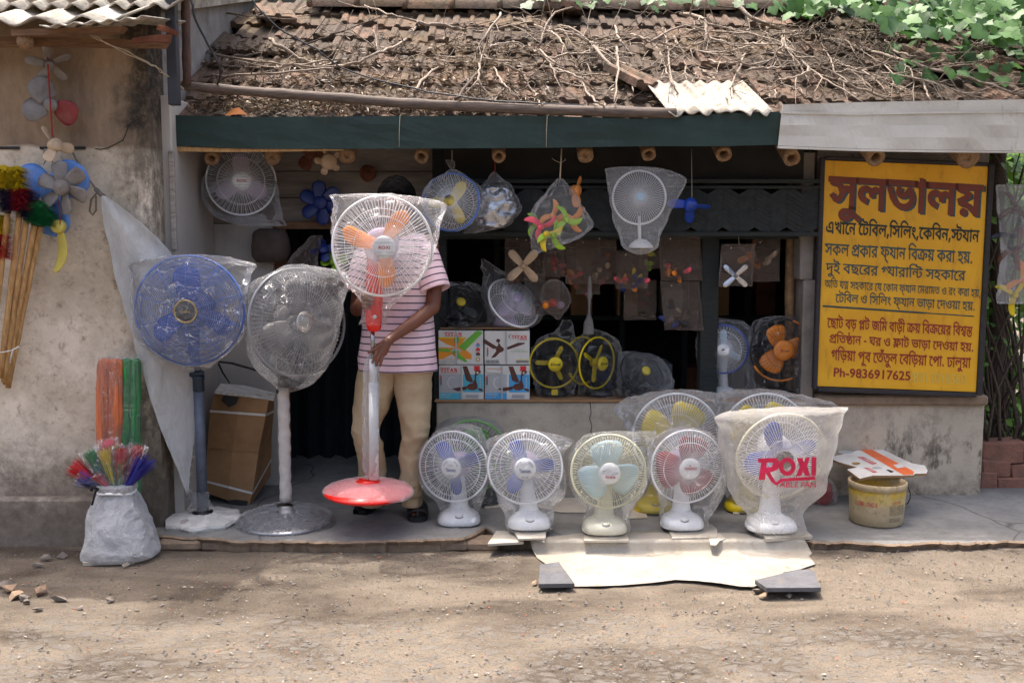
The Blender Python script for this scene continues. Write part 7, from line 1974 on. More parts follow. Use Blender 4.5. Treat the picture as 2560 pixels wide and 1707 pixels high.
# lines: width, then glyph number, x, glyph number, x ...
LINES = {
'title': (3757,[50,0,57,682,47,682,43,1413,54,2134,47,2400,70,3131]),
'a': (13706,[16,0,21,758,54,1454,61,1720,39,2066,3,2670,61,2930,30,3276,55,3843,42,4109,47,4705,597,5436,55,5699,50,5965,55,6647,47,6913,6,7644,597,8082,61,8345,20,8691,55,9498,42,9764,39,10360,597,10964,434,11227,45,12210,54,12836,39,13102]),
'b': (13789,[50,0,20,682,47,1489,3,2220,224,2480,20,3235,54,4042,46,4308,3,4904,155,5164,45,6002,54,6628,39,6894,3,7498,55,7758,42,8024,203,8620,70,9550,3,10176,20,10436,46,11243,54,11839,3,12105,51,12365,70,12895,599,13521]),
'c': (11323,[37,0,57,603,10,603,3,1133,42,1393,26,1989,61,2676,46,3022,46,3618,3,4214,136,4474,45,4968,54,5594,46,5860,54,6456,55,6722,370,6988,3,7836,50,8096,51,8778,20,9308,54,10115,61,10381,46,10727]),
'd': (22327,[8,0,55,893,35,1159,3,1866,45,2126,341,2752,3,3412,50,3672,51,4354,20,4884,54,5691,61,5957,46,6303,3,6899,61,7159,45,7505,3,8131,61,8391,20,8737,54,9544,39,9810,3,10414,155,10674,45,11512,54,12138,39,12404,3,13008,61,13268,44,13614,46,14236,54,14832,44,15098,35,15720,3,16427,18,16687,3,17425,46,17685,6,18281,3,18719,20,18979,46,19786,54,20382,3,20648,51,20908,70,21438,597,22064]),
'e': (15489,[61,0,30,346,55,913,42,1179,47,1775,3,2506,18,2766,3,3504,55,3764,50,4030,55,4712,47,4978,6,5709,3,6147,155,6407,45,7245,54,7871,39,8137,3,8741,43,9001,54,9722,68,9988,54,10700,3,10966,61,11226,37,11572,18,12175,70,12913,54,13539,3,13805,51,14065,70,14595,599,15221]),
'f': (17110,[61,0,26,346,54,1033,30,1299,3,1866,42,2126,68,2722,3,3434,380,3694,30,4410,3,4977,27,5237,55,6154,44,6420,3,7042,42,7302,54,7898,68,8164,56,8876,3,9142,203,9402,70,10332,3,10958,55,11218,42,11484,203,12080,61,13010,70,13356,46,13982,3,14578,55,14838,42,15104,273,15700,435,16382]),
'g': (15052,[224,0,55,755,35,1021,424,1728,54,2432,39,2698,3,3302,598,3562,3,3902,23,4162,46,4793,3,5389,18,5649,3,6387,383,6647,54,7471,30,7737,3,8304,43,8564,54,9285,68,9551,54,10263,3,10529,61,10789,37,11135,18,11738,70,12476,54,13102,3,13368,51,13628,70,14158,599,14784]),
'h': (14493,[22,0,55,656,68,922,70,1634,54,2260,3,2526,40,2786,58,3502,42,3502,3,4098,61,4358,35,4704,5,5411,35,5411,57,6118,47,6118,3,6849,61,7109,42,7455,55,8051,68,8317,70,9029,54,9655,3,9921,61,10181,40,10527,54,11243,599,11509,3,11777,33,12037,54,12604,47,12870,57,13601,70,13601,54,14227]),
}
def offset_contour(c, d):
    n = len(c); out = []
    for i in range(n):
        a, b, e = Vector(c[i - 1]), Vector(c[i]), Vector(c[(i + 1) % n])
        t1, t2 = (b - a), (e - b)
        if t1.length < 1e-6 or t2.length < 1e-6: out.append(tuple(b)); continue
        t1.normalize(); t2.normalize()
        nrm = Vector((-(t1.y + t2.y), t1.x + t2.x))
        if nrm.length < 0.2: nrm = Vector((-t1.y, t1.x))
        nrm.normalize()
        k = min(1.6, 1 / max(0.4, nrm.dot(Vector((-t1.y, t1.x)))))
        out.append((b.x + nrm.x * d * k, b.y + nrm.y * d * k))
    return out
def bengali(mb, key, M, x0, x1, ytop, ybase, bold=14, mat=0, slope=0.0, jit=0.0):
    """brush-painted line: headline at ytop, letters stand on ybase (metres on the board)"""
    adv, seq = LINES[key]
    kx = (x1 - x0) / adv
    ky = (ytop - ybase) / 640.0
    rj = random.Random(hash(key) % 1000 if False else len(key) + ord(key[0]))
    for gi, x in zip(seq[::2], seq[1::2]):
        cs = []
        dj = rj.uniform(-jit, jit)
        for c in GLY[gi]:
            pts = [(2 * c[i], 2 * c[i + 1]) for i in range(0, len(c), 2)]
            pts = offset_contour(pts, bold)
            cs.append([(x0 + (px_ + x) * kx, ybase + py_ * ky + slope * (px_ + x) * kx + dj) for px_, py_ in pts])
        fill(mb, cs, M, mat)
ysg = CW - 0.09
SA, SB, SD_ = P(2058, 396, ysg), P(2470, 412, ysg), P(2038, 974, ysg + 0.02)
SC_ = P(2452, 981, ysg + 0.02)
SW, SH = (SB.x - SA.x + SC_.x - SD_.x) / 2, (SA.z + SB.z - SD_.z - SC_.z) / 2
sx_ = Vector((SB.x - SA.x, 0, SB.z - SA.z)).normalized()
sy_ = (Vector((SA.x, ysg, SA.z)) - Vector((SD_.x, ysg + 0.02, SD_.z))).normalized()
sz_ = sx_.cross(sy_).normalized()
if sz_.y > 0: sz_ = -sz_
BM = mat_axes((SD_ + SC_ + SA + SB) / 4, sx_, sy_, sz_)
board = thing('signboard', ((SD_ + SC_) / 2), 'yellow hand painted Bengali signboard leaning on the ledge', 'sign')
mb = MB(); cbox(mb, (0, 0, -0.012), (SW - 0.02, SH - 0.02, 0.018), 0.002, BM); mk('panel', mb, M['sign'], board)
mb = MB()
fw = 0.024
for (cx, cy, w, h) in ((-SW / 2 - 0.003, 0, fw, SH + 0.01), (SW / 2 + 0.004, 0, fw * 1.2, SH + 0.01), (0, SH / 2 + 0.003, SW - fw, fw * 0.7), (0, -SH / 2 - 0.006, SW - fw, fw)):
    cbox(mb, (cx, cy, -0.006), (w, h, 0.035), 0.004, BM)
mk('frame', mb, M['sign_frame'], board)
L_ = lambda f: -SW / 2 + f * SW
T_ = lambda f: SH / 2 - f * SH
z1 = BM @ Matrix.Translation((0, 0, -0.0018)); z2 = BM @ Matrix.Translation((0, 0, -0.0008))
slp = -0.022
def sl(mb, key, a, b, t, base, bold, Mx, dx=0.0, dy=0.0, mat=0): bengali(mb, key, Mx, L_(a) + dx, L_(b) + dx, T_(t) + dy, T_(base) + dy, bold, mat, slp, 0.0015)
mb = MB(); sl(mb, 'title', 0.05, 0.965, 0.075, 0.205, 30, z1, 0.007, -0.006); mk('title_shade', mb, M['sign_teal'], board)
mb = MB(); sl(mb, 'title', 0.045, 0.96, 0.075, 0.205, 28, z2); mk('title_lettering', mb, M['sign_maroon'], board)
for key, a, b, t, base, mat, bold in (('a', 0.03, 0.955, 0.268, 0.318, 'sign_black', 20), ('b', 0.03, 0.925, 0.362, 0.412, 'sign_teal', 12), ('c', 0.04, 0.885, 0.447, 0.489, 'sign_teal', 10), ('d', 0.035, 0.985, 0.522, 0.555, 'sign_teal', 6), ('e', 0.105, 0.955, 0.580, 0.617, 'sign_teal', 8),
                                ('f', 0.06, 0.945, 0.688, 0.730, 'sign_red', 13), ('g', 0.075, 0.96, 0.760, 0.797, 'sign_red', 13), ('h', 0.09, 0.945, 0.828, 0.872, 'sign_red', 13)):
    mb = MB(); sl(mb, key, a, b, t, base, bold, z2); mk('lettering', mb, M[mat], board)
mb = MB(); text(mb, 'Ph-9836917625', BM @ Matrix.Translation((L_(0.345), T_(0.925) - 0.004, -0.0008)) @ Matrix.Rotation(-0.012, 4, 'Z'), SW * 0.47, SH * 0.042, 0.015); mk('lettering', mb, M['sign_red'], board)
mb = MB(); text(mb, '/8013018560', BM @ Matrix.Translation((L_(0.75), T_(0.932) - 0.004, -0.0010)) @ Matrix.Rotation(-0.012, 4, 'Z'), SW * 0.34, SH * 0.044, -0.005); mk('lettering', mb, M['sign_faded'], board)
mb = MB(); tube(mb, [BM @ Vector((L_(0.03 + 0.92 * i / 20), T_(0.636 + 0.001 * i) + 0.001 * noise.noise(Vector((i * 0.7, 0, 0))), -0.0035)) for i in range(21)], [0.0055 if i < 14 else 0.0035 for i in range(21)], 6); mk('ruled_line', mb, M['sign_teal'], board)
# ------------------------------------------------------------------ the man holding the fan
yp = 5.13
def capsule(mb, a, b, ra, rb, n=12):
    a, b = Vector(a), Vector(b)
    d = (b - a); L = d.length; d = d / L if L > 1e-6 else Vector((0, 0, 1))
    pts, rs = [], []
    for k in range(5): t = -math.cos(k / 5 * math.pi / 2); pts.append(a + d * ra * t); rs.append(max(1e-4, ra * math.sqrt(max(0, 1 - t * t))))
    for k in range(5): pts.append(a + (b - a) * (k / 4)); rs.append(ra + (rb - ra) * k / 4)
    for k in range(1, 6): t = math.sin(k / 5 * math.pi / 2); pts.append(b + d * rb * t); rs.append(max(1e-4, rb * math.sqrt(max(0, 1 - t * t))))
    tube(mb, pts, rs, n)
def chain(mb, pts, rs):
    for (a, b), (ra, rb) in zip(zip(pts, pts[1:]), zip(rs, rs[1:])): capsule(mb, a, b, ra, rb)
def ball(mb, c, rx, ry, rz, n=20):
    lathe(mb, [(max(1e-4, math.sin(math.pi * k / 12)), -math.cos(math.pi * k / 12)) for k in range(13)], n, Matrix.Translation(c) @ Matrix.Diagonal((rx, ry, rz, 1)))
man = thing('person', Vector((P(990, 1280, yp).x, yp, ZP)), 'man in pink striped shirt and khaki trousers holding a pedestal fan before his face', 'person')
mb = MB()
hc = P(991, 508, 5.10)
D = Matrix.Rotation(0.12, 4, 'X')       # head bowed a little
def hp(x, y, z): return hc + (D @ Vector((x, y, z)))
ball(mb, hp(0, 0.008, 0.02), 0.083, 0.096, 0.100); ball(mb, hp(0, -0.02, -0.05), 0.06, 0.07, 0.075); capsule(mb, hp(-0.02, -0.055, -0.098), hp(0.02, -0.055, -0.098), 0.022, 0.022)
capsule(mb, hp(0, -0.088, 0.012), hp(0, -0.104, -0.028), 0.009, 0.014); capsule(mb, hp(-0.012, -0.094, -0.032), hp(0.012, -0.094, -0.032), 0.008, 0.008)
capsule(mb, hp(-0.038, -0.078, 0.028), hp(0.038, -0.078, 0.028), 0.012, 0.012)
capsule(mb, hp(-0.020, -0.082, -0.062), hp(0.020, -0.082, -0.062), 0.007, 0.007); capsule(mb, hp(-0.018, -0.080, -0.072), hp(0.018, -0.080, -0.072), 0.007, 0.007)
for s in (-1, 1):
    capsule(mb, hp(s * 0.077, 0.010, 0.016), hp(s * 0.075, 0.008, -0.028), 0.014, 0.010); capsule(mb, hp(s * 0.045, -0.055, -0.02), hp(s * 0.05, -0.03, -0.03), 0.02, 0.02)
neck = P(991, 600, yp)
capsule(mb, hp(0, 0.02, -0.06), neck, 0.055, 0.062)
shl, shr = P(915, 618, yp), P(1068, 616, yp)
capsule(mb, shl, shr, 0.06, 0.06); capsule(mb, neck, P(991, 760, yp), 0.11, 0.115); capsule(mb, P(991, 760, yp), P(990, 868, yp), 0.115, 0.11)
# his right arm (left in the photo): elbow down beside the body, hand forward on the red neck of the fan
e1, w1 = P(893, 772, 5.10), P(899, 762, 4.945)
chain(mb, [shl, e1], [0.05, 0.038]); chain(mb, [e1, w1], [0.038, 0.026])
pm = P(906, 756, 4.885)
capsule(mb, w1, pm, 0.026, 0.034)
for (u0, v0), (u1, v1), (u2, v2), r in (((906, 742), (918, 738), (930, 741), .0082), ((906, 750), (920, 748), (933, 751), .0085), ((906, 759), (919, 758), (931, 761), .0082), ((905, 767), (915, 769), (925, 771), .0072)):
    chain(mb, [P(u0, v0, 4.865), P(u1, v1, 4.808), P(u2, v2, 4.806)], [r * 1.1, r, r * 0.85])
chain(mb, [P(904, 748, 4.90), P(914, 734, 4.905), P(926, 730, 4.908)], [0.012, 0.010, 0.008])
# his left arm: forearm across the body, hand round the steel pole
e2, w2 = P(1082, 768, 5.06), P(978, 846, 4.925)
chain(mb, [shr, P(1085, 700, 5.11), e2], [0.052, 0.046, 0.037]); chain(mb, [e2, P(1035, 806, 4.99), w2], [0.036, 0.034, 0.0235])
kn = P(958, 866, 4.895)
capsule(mb, w2, kn, 0.0235, 0.028); capsule(mb, P(966, 858, 4.895), P(957, 880, 4.885), 0.026, 0.024); capsule(mb, P(950, 864, 4.885), P(946, 884, 4.875), 0.017, 0.017)
for pts, r in (([(950, 862, 4.872), (938, 872, 4.845), (921, 882, 4.842)], .0085), ([(947, 872, 4.868), (938, 888, 4.834), (931, 906, 4.838)], .0088), ([(951, 882, 4.868), (945, 898, 4.838), (940, 914, 4.842)], .0085), ([(957, 888, 4.872), (954, 902, 4.85), (950, 915, 4.85)], .0074)):
    chain(mb, [P(*q) for q in pts], [r * 1.12, r, r * 0.82])
chain(mb, [P(955, 858, 4.905), P(942, 868, 4.895), P(930, 876, 4.888)], [0.013, 0.011, 0.009])
# legs, ankles and feet
for hip, kne, ank, toe in ((P(945, 930, yp), P(915, 1085, yp - .03), P(925, 1255, 5.18), G(903, 1278, ZP)), (P(1030, 930, yp), P(1036, 1090, yp - .03), P(1032, 1256, 5.13), G(1044, 1300, ZP))):
    chain(mb, [hip, kne, Vector((ank.x, ank.y, ZP + 0.10))], [0.085, 0.055, 0.036])
    t0 = Vector((toe.x, toe.y + 0.045, ZP + 0.042)); hl = Vector((ank.x, ank.y + 0.035, ZP + 0.05))
    capsule(mb, Vector((ank.x, ank.y, ZP + 0.10)), hl, 0.036, 0.03); capsule(mb, Vector((ank.x, ank.y - 0.01, ZP + 0.085)), t0, 0.034, 0.018)
    capsule(mb, hl, t0, 0.028, 0.016)
    ax = (t0 - hl); ax.z = 0; ax.normalize(); sd = Vector((-ax.y, ax.x, 0))
    for k, (o_, L, r) in enumerate(((-0.034, 0.038, .0125), (-0.014, 0.042, .0095), (0.003, 0.038, .009), (0.018, 0.032, .0085), (0.032, 0.024, .008))):
        s = 1 if toe.x > 0 - 0.3 and hip.x > P(991, 900, yp).x else -1
        b0 = t0 + sd * o_ * s * -1 + Vector((0, 0, -0.008)); capsule(mb, b0 - ax * 0.02, b0 + ax * (L - 0.015) + Vector((0, 0, -0.006)), r * 1.05, r)
body = mk('body', mb, M['skin'], man)
rm = body.modifiers.new('one_surface', 'REMESH'); rm.mode = 'VOXEL'; rm.voxel_size = 0.0042; rm.use_smooth_shade = True
sm = body.modifiers.new('soften', 'SMOOTH'); sm.factor = 0.5; sm.iterations = 3
for s in (-1, 1):
    mb = MB(); ball(mb, hp(s * 0.031, -0.081, 0.008), 0.0125, 0.0125, 0.0105, 14); e_ = mk('eye', mb, M['white'], man)
    mb = MB(); ball(mb, hp(s * 0.031, -0.0905, 0.007), 0.0055, 0.004, 0.0055, 12); mk('iris', mb, M['ink_black'], e_)
mb = MB()
n, m = 40, 18; vs = []
for j in range(m + 1):
    for i in range(n):
        th = 2 * math.pi * i / n
        front = max(0.0, -math.sin(th))
        lim = 1.95 - 0.62 * front ** 0.7
        ph = lim * j / m
        d = 1.07 + 0.05 * noise.noise(Vector((math.cos(th) * 4, math.sin(th) * 4, ph * 4))) + 0.025 * noise.noise(Vector((math.cos(th) * 14, math.sin(th) * 14, ph * 12))) - 0.05 * (j == m)
        vs.append(hp(0.094 * d * math.sin(ph) * math.cos(th), 0.012 + 0.104 * d * math.sin(ph) * math.sin(th), 0.02 + 0.108 * d * math.cos(ph)))
mb.add(vs, [(j * n + i, j * n + (i + 1) % n, (j + 1) * n + (i + 1) % n, (j + 1) * n + i) for j in range(m) for i in range(n)])
mk('hair', mb, M['hair'], man)
# shirt
mb = MB()
loft(mb, [(584, 945, 1038, yp - .06, yp + .07), (592, 925, 1060, yp - .085, yp + .10), (604, 907, 1077, yp - .10, yp + .11), (640, 900, 1084, yp - .115, yp + .12), (720, 903, 1082, yp - .12, yp + .12), (785, 907, 1078, yp - .12, yp + .12), (850, 903, 1084, yp - .125, yp + .125), (900, 900, 1091, yp - .13, yp + .13), (921, 898.5, 1094, yp - .13, yp + .13), (925, 899, 1094, yp - .128, yp + .128)], 72, 6, 0.008, 6.5, 0.85, seed=2.5, stripes=True, vstretch=0.5)
def sleeve(a, b, r0, r1, seed):
    a, b = Vector(a), Vector(b); d = b - a; L = d.length; d.normalize(); x, y = frame_dir(d)
    rings = [(-0.3, r0 * 0.5), (-0.12, r0 * 0.85), (0, r0), (0.25, r0 * 1.02), (0.5, (r0 + r1) / 2), (0.75, r1 * 0.98), (0.97, r1), (1.0, r1 * 0.995), (1.0, r1 * 0.93), (0.8, r1 * 0.85)]
    n = 32; vs, at = [], []
    for q, (t, r) in enumerate(rings):
        for k in range(n):
            an = 2 * math.pi * k / n
            p = a + d * (L * t) + (x * math.cos(an) + y * math.sin(an)) * r
            p += (x * math.cos(an) + y * math.sin(an)) * 0.006 * fold(p + Vector((seed, 0, 0)), 9)
            vs.append(p); at.append(a.z + 0.003 - (L * t))
    mb.add(vs, [(q * n + k, q * n + (k + 1) % n, (q + 1) * n + (k + 1) % n, (q + 1) * n + k) for q in range(len(rings) - 1) for k in range(n)], 0, True, None, at)
sleeve(P(1052, 622, yp), P(1088, 726, 5.07), 0.078, 0.079, 1.0)
sleeve(P(928, 622, yp), P(893, 734, 5.09), 0.074, 0.072, 4.0)
tube(mb, [P(991, 592, yp) + Vector((0.068 * math.cos(a), 0.068 * math.sin(a) - 0.005, 0.004 - 0.014 * math.sin(-a))) for a in [2 * math.pi * k / 24 for k in range(24)]], 0.008, 8, True)
mk('shirt', mb, M['shirt'], man)
mb = MB()
loft(mb, [(888, 914, 996, yp - .10, yp + .10), (916, 904, 993, yp - .108, yp + .11), (950, 895, 989, yp - .10, yp + .12), (1013, 888, 973, yp - .10, yp + .10), (1060, 883, 948, yp - .10, yp + .07), (1085, 884, 945, yp - .10, yp + .06), (1112, 889, 954, yp - .09, yp + .06), (1145, 896, 959, yp - .07, yp + .08), (1185, 898, 962, yp - .05, yp + .10), (1240, 901, 961, yp - .03, yp + .12), (1262, 904, 958, yp - .02, yp + .12)], 44, 8, 0.008, 9, 0.95, seed=1.5, vstretch=0.9)
loft(mb, [(888, 982, 1072, yp - .10, yp + .10), (916, 982, 1076, yp - .108, yp + .11), (950, 985, 1077, yp - .10, yp + .12), (1023, 998, 1073, yp - .10, yp + .10), (1060, 1006, 1071, yp - .10, yp + .07), (1086, 1008, 1068, yp - .10, yp + .06), (1112, 1003, 1064, yp - .09, yp + .06), (1139, 1001, 1062, yp - .08, yp + .07), (1198, 1001, 1059, yp - .07, yp + .08), (1232, 1004, 1057, yp - .07, yp + .07), (1240, 1008, 1054, yp - .06, yp + .06), (1262, 1009, 1055, yp - .065, yp + .065)], 44, 8, 0.008, 9, 0.95, seed=6.5, vstretch=0.9)
mk('trousers', mb, M['trousers'], man)
for toe, hy, s in ((G(902, 1284, ZP), 5.25, -1), (G(1044, 1306, ZP), 5.19, 1)):
    hl = Vector((toe.x - (0.016 if s > 0 else -0.022), hy, ZP))
    ax = (toe - hl); L = ax.length; ax.normalize(); sd = Vector((-ax.y, ax.x, 0))
    Mx = mat_axes(hl, sd, ax, Vector((0, 0, 1)))
    out = [(-0.030, -0.02), (-0.036, 0.02), (-0.036, 0.1), (-0.047, L - 0.08), (-0.048, L - 0.045), (-0.038, L - 0.012), (-0.012, L), (0.016, L), (0.038, L - 0.012), (0.048, L - 0.045), (0.047, L - 0.08), (0.036, 0.1), (0.036, 0.02), (0.030, -0.02), (0.0, -0.032)]
    mb = MB(); prism(mb, out, 0.026, Mx)
    for t0, t1, h in ((L - 0.105, L - 0.04, 0.046), (L - 0.165, L - 0.108, 0.066)):
        n = 12
        vs = []
        for th in (0.0, 0.005):
            for tt in (t0, t1):
                for k in range(n + 1):
                    a = math.pi * k / n
                    hh = h * (1.0 if tt == t0 else 0.78)
                    vs.append(Mx @ Vector(((0.050 + th) * math.cos(a), tt, 0.012 + (hh + th) * math.sin(a) ** 0.8)))
        q = n + 1
        fs = []
        for k in range(n): fs += [(2 * q + k, 2 * q + k + 1, 3 * q + k + 1, 3 * q + k), (k, q + k, q + k + 1, k + 1), (q + k, 3 * q + k, 3 * q + k + 1, q + k + 1), (k, k + 1, 2 * q + k + 1, 2 * q + k)]
        mb.add(vs, fs)
    tube(mb, [Mx @ Vector((0.0, L - 0.10, 0.055)), Mx @ Vector((0.0, L - 0.05, 0.046)), Mx @ Vector((0, L - 0.012, 0.03))], 0.008, 8)
    mk('sandal', mb, M['sandal'], man)

# ------------------------------------------------------------------ things against the old house wall
yl_ = YW - 0.14
LW = 'fan rotors strung on the old house wall'
rotor('fan_rotor', 'dark grey four bladed rotor at the top of the red cord', (124, 163), yl_, 58, 5, 'grey_blade', 0.6, -0.5, 0.2, 0.4, 0.2, 0.5, 0.6, group=LW)
root, H, R_ = rotor('fan_rotor', 'dusty grey and red rotor hanging second on the red cord', (127, 262), yl_, 76, 2, 'grey_blade', 0.1, -0.1, 0.0, 0.85, 0.22, 0.4, 0.5, angs=(195, 120), group=LW)
mk('blade', blade_mesh(H, math.radians(-28), R_ * 0.15, R_ * 0.9, R_ * 0.5, R_ * 0.85, 0.3, 0, 0.6), M['old_red'], root)
rotor('fan_rotor', 'bent beige rotor seen edge on below the red cord', (140, 362), yl_ - .02, 54, 3, 'beige', 1.0, 0.3, 0.4, 0.5, 0.3, 0.6, 0.6, group=LW)
rotor('fan_rotor', 'grey rotor turned sideways beside the bent beige one', (118, 384), yl_ + .04, 46, 3, 'grey_blade', -0.9, 0.2, 0.0, 0.5, 0.25, 0.6, 0.6, group=LW)
rotor('fan_rotor', 'big light blue rotor behind the grey six bladed one', (128, 486), yl_ + .05, 106, 3, 'sky_plastic', 0.0, 0.0, 0.0, 0.9, 0.25, 0.25, 0.5, angs=(150, 270, 40), group=LW)
rotor('fan_rotor', 'grey six bladed rotor in front of the light blue one', (154, 469), yl_ - .05, 68, 6, 'grey_blade', -0.1, 0.05, 0.15, 0.56, 0.3, 0.5, 0.78, group=LW, hubmat='grey_blade')
root, H, R_ = rotor('fan_rotor', 'single curved yellow blade hanging lowest on the wall', (145, 566), yl_ - .01, 120, 1, 'straw', 0.0, 0.0, 0.0, 0.26, 0.14, 0.4, 0.5, angs=(-80,), sweep=-0.35, group=LW)
mb = MB(); tube(mb, [P(118, 116, yl_), P(120, 170, yl_ - .02), P(126, 262, yl_ - .03), P(131, 338, yl_ - .02), P(140, 362, yl_ - .03)], 0.0035, 6)
tube(mb, [P(146, 500, yl_ - .02), P(150, 535, yl_ - .02), P(150, 562, yl_ - .03)], 0.0022, 5)
one('cord', mb, M['red_cord'], 'red cord on which the loose fan rotors are strung', 'cord')
def fuzz(mb, a, b, r0, r1, n, seed, droop=0.0, w=0.0016, mat=0):
    rr = random.Random(seed); a, b = Vector(a), Vector(b); d = (b - a).normalized(); x, y = frame_dir(d)
    for _ in range(n):
        t = rr.random(); an = rr.uniform(0, 6.283); r = (r0 + (r1 - r0) * t) * rr.uniform(0.8, 1.12)
        o = a + (b - a) * t; q = x * math.cos(an) + y * math.sin(an)
        p = o + q * r + Vector((0, 0, -droop * r)) + d * rr.uniform(-.008, .008)
        s = d.cross(q) * w
        mb.add([o - s, o + s, p], [(0, 1, 2)], mat, False)
yb_ = 4.70
k = 0
BR = 'long handled dusters leaning on the old wall'
for lab, top, bot, heads in (('duster with yellow over violet bristles on a bamboo stick, second from the corner', (20, 522), (-26, 930), (((8, 412), (10, 466), 'bristle_yellow'), ((12, 466), (18, 522), 'bristle_black'))),
                       ('duster with yellow over red bristles, its bamboo stick the brightest', (51, 518), (0, 944), (((40, 414), (44, 466), 'bristle_yellow'), ((45, 466), (50, 520), 'bristle_red'))),
                       ('duster with dark bristles, third bamboo stick from the right', (67, 540), (10, 955), (((64, 470), (66, 538), 'bristle_black'),)),
                       ('duster with green bristles behind the blue rotor', (88, 553), (14, 960), (((98, 500), (92, 552), 'bristle_green'),)),
                       ('duster with a thin brown stick, nearest to the yellow blade', (103, 556), (20, 968), (((112, 520), (106, 556), 'bristle_green'),)),
                       ('short duster with yellow and red bristles at the picture edge', (4, 640), (-40, 900), (((0, 536), (2, 578), 'bristle_yellow'), ((3, 578), (4, 640), 'bristle_red')))):
    y = yb_ + 0.02 * k - (0.06 if k == 5 else 0)
    root = thing('duster', P(bot[0], bot[1], y + 0.08), lab, 'broom', BR)
    mb = MB(); a, b = P(top[0], top[1], y), P(bot[0], bot[1], y + 0.08)
    tube(mb, [a + (b - a) * (i / 10) for i in range(11)], [0.0125 + (0.0018 if i % 3 == 1 else 0) for i in range(11)], 10); mk('stick', mb, M['bamboo_pale'], root)
    mb = MB(); tube(mb, [a + (a - b).normalized() * 0.004, a + (b - a).normalized() * 0.02], 0.0155, 10); mk('collar', mb, M['black'], root)
    for (u0, v0), (u1, v1), mt in heads:
        mb = MB(); fuzz(mb, P(u0, v0, y), P(u1, v1, y), 0.085, 0.08, 1500, k * 7 + v0, 0.25, 0.0026); mk('bristles', mb, M[mt], root)
    k += 1
mb = MB(); tube(mb, [P(-20, 884, 4.72), P(10, 880, 4.68), P(30, 876, 4.70), P(44, 868, 4.72)], 0.006, 8, flat=0.4); tube(mb, [P(32, 876, 4.69), P(28, 890, 4.68), P(25, 908, 4.69)], 0.006, 8, flat=0.3)
tube(mb, [P(30, 876, 4.70), P(48, 866, 4.71), P(50, 872, 4.72)], 0.004, 6)
one('string_tie', mb, M['cardwhite'], 'white strip of plastic tying the duster sticks together', 'string')
# the white sack cloth hung from a nail
Lp = [(254, 489), (258, 560), (272, 620), (285, 686), (306, 760), (324, 823), (351, 917), (384, 1026), (417, 1114), (445, 1178), (463, 1232)]
Rp_ = [(262, 490), (300, 516), (352, 556), (404, 606), (440, 660), (478, 760), (492, 860), (496, 960), (486, 1080), (476, 1160), (470, 1236)]
mb = MB(); nx2, m2 = 16, 40; vs = []
for j in range(m2 + 1):
    t = j / m2 * (len(Lp) - 1)
    l, r = cr(Lp, t), cr(Rp_, t)
    for i in range(nx2 + 1):
        f = i / nx2
        u, v = l[0] + (r[0] - l[0]) * f, l[1] + (r[1] - l[1]) * f
        p = P(u, v, 4.862 + 0.14 * max(0.0, min(1.0, (u - 385) / 90.0)))
        amp = 0.012 * min(1, (r[0] - l[0]) / 60)
        p.y += amp * math.sin(f * 9 + 1.5 * noise.noise(Vector((f * 2, j * 0.07, 3)))) + 0.008 * fold((p.x, p.z * 0.5, 1.0), 9)
        p.x += 0.004 * noise.noise(Vector((j * 0.9, f, 7))) * (i in (0, nx2)); vs.append(p)
mb.add(vs, [(j * (nx2 + 1) + i, j * (nx2 + 1) + i + 1, (j + 1) * (nx2 + 1) + i + 1, (j + 1) * (nx2 + 1) + i) for j in range(m2) for i in range(nx2)])
rr = random.Random(3)
for _ in range(60):
    j = rr.randint(26, m2); p = vs[j * (nx2 + 1) + (nx2 if rr.random() < 0.8 else rr.randint(0, nx2) if j == m2 else nx2)]
    q = p + Vector((rr.uniform(-.01, .02), rr.uniform(-.01, .01), rr.uniform(-.03, .005))); tube(mb, [p, (p + q) / 2 + Vector((.004, 0, -.004)), q], 0.0009, 3)
o = one('sack_cloth', mb, M['tarp'], 'white woven sack cloth hanging from a nail by one corner', 'cloth')
s_m = o.modifiers.new('thickness', 'SOLIDIFY'); s_m.thickness = 0.0015
mb = MB(); tube(mb, [P(240, 474, 4.9), P(252, 486, 4.87), P(262, 492, 4.875)], 0.011, 8); tube(mb, [P(172, 360, 4.88), P(200, 420, 4.87), P(238, 470, 4.87), P(242, 482, 4.87), P(228, 500, 4.88), P(224, 528, 4.88), P(232, 538, 4.88), P(240, 526, 4.88), P(240, 490, 4.87)], 0.0045, 6)
one('rope', mb, simple('grey_rope', C(120, 112, 100), 0.9, 0, 0.3, 40, 0.5, 120), 'knotted grey rope and nail holding the sack cloth', 'rope')
# bristle bundles and the bag of brushes
def bundle(label, cx0, cx1, v0, v1, y, mat, lobes, seed):
    mb = MB(); w = (cx1 - cx0) / lobes
    for q in range(lobes):
        c = cx0 + w * (q + .5)
        loft(mb, [(v0, c - w * .28, c + w * .28, y - .014, y + .014), (v0 + 12, c - w * .5, c + w * .5, y - .026, y + .026), (v0 + 70, c - w * .56, c + w * .56, y - .032, y + .03), (v1 - 60, c - w * .58, c + w * .58, y - .034, y + .03), (v1, c - w * .5, c + w * .5, y - .028, y + .026)], 24, 8, 0.005, 22, 1.0, seed=seed + q, vstretch=0.15)
    root = thing('broom_bundle', P((cx0 + cx1) / 2, v1, y), label, 'broom')
    mk('bristles', mb, M[mat], root)
    mb = MB(); c = (cx0 + cx1) / 2
    loft(mb, [(v0 - 4, cx0 + 2, cx1 - 2, y - .02, y + .02), (v0 + 40, cx0 - 1, cx1 + 1, y - .038, y + .034), (v1 - 60, cx0 - 2, cx1 + 2, y - .042, y + .034), (v1, cx0, cx1, y - .036, y + .03)], 36, 6, 0.005, 16, seed=seed, cap=False); mk('wrapper', mb, M['film'], root)
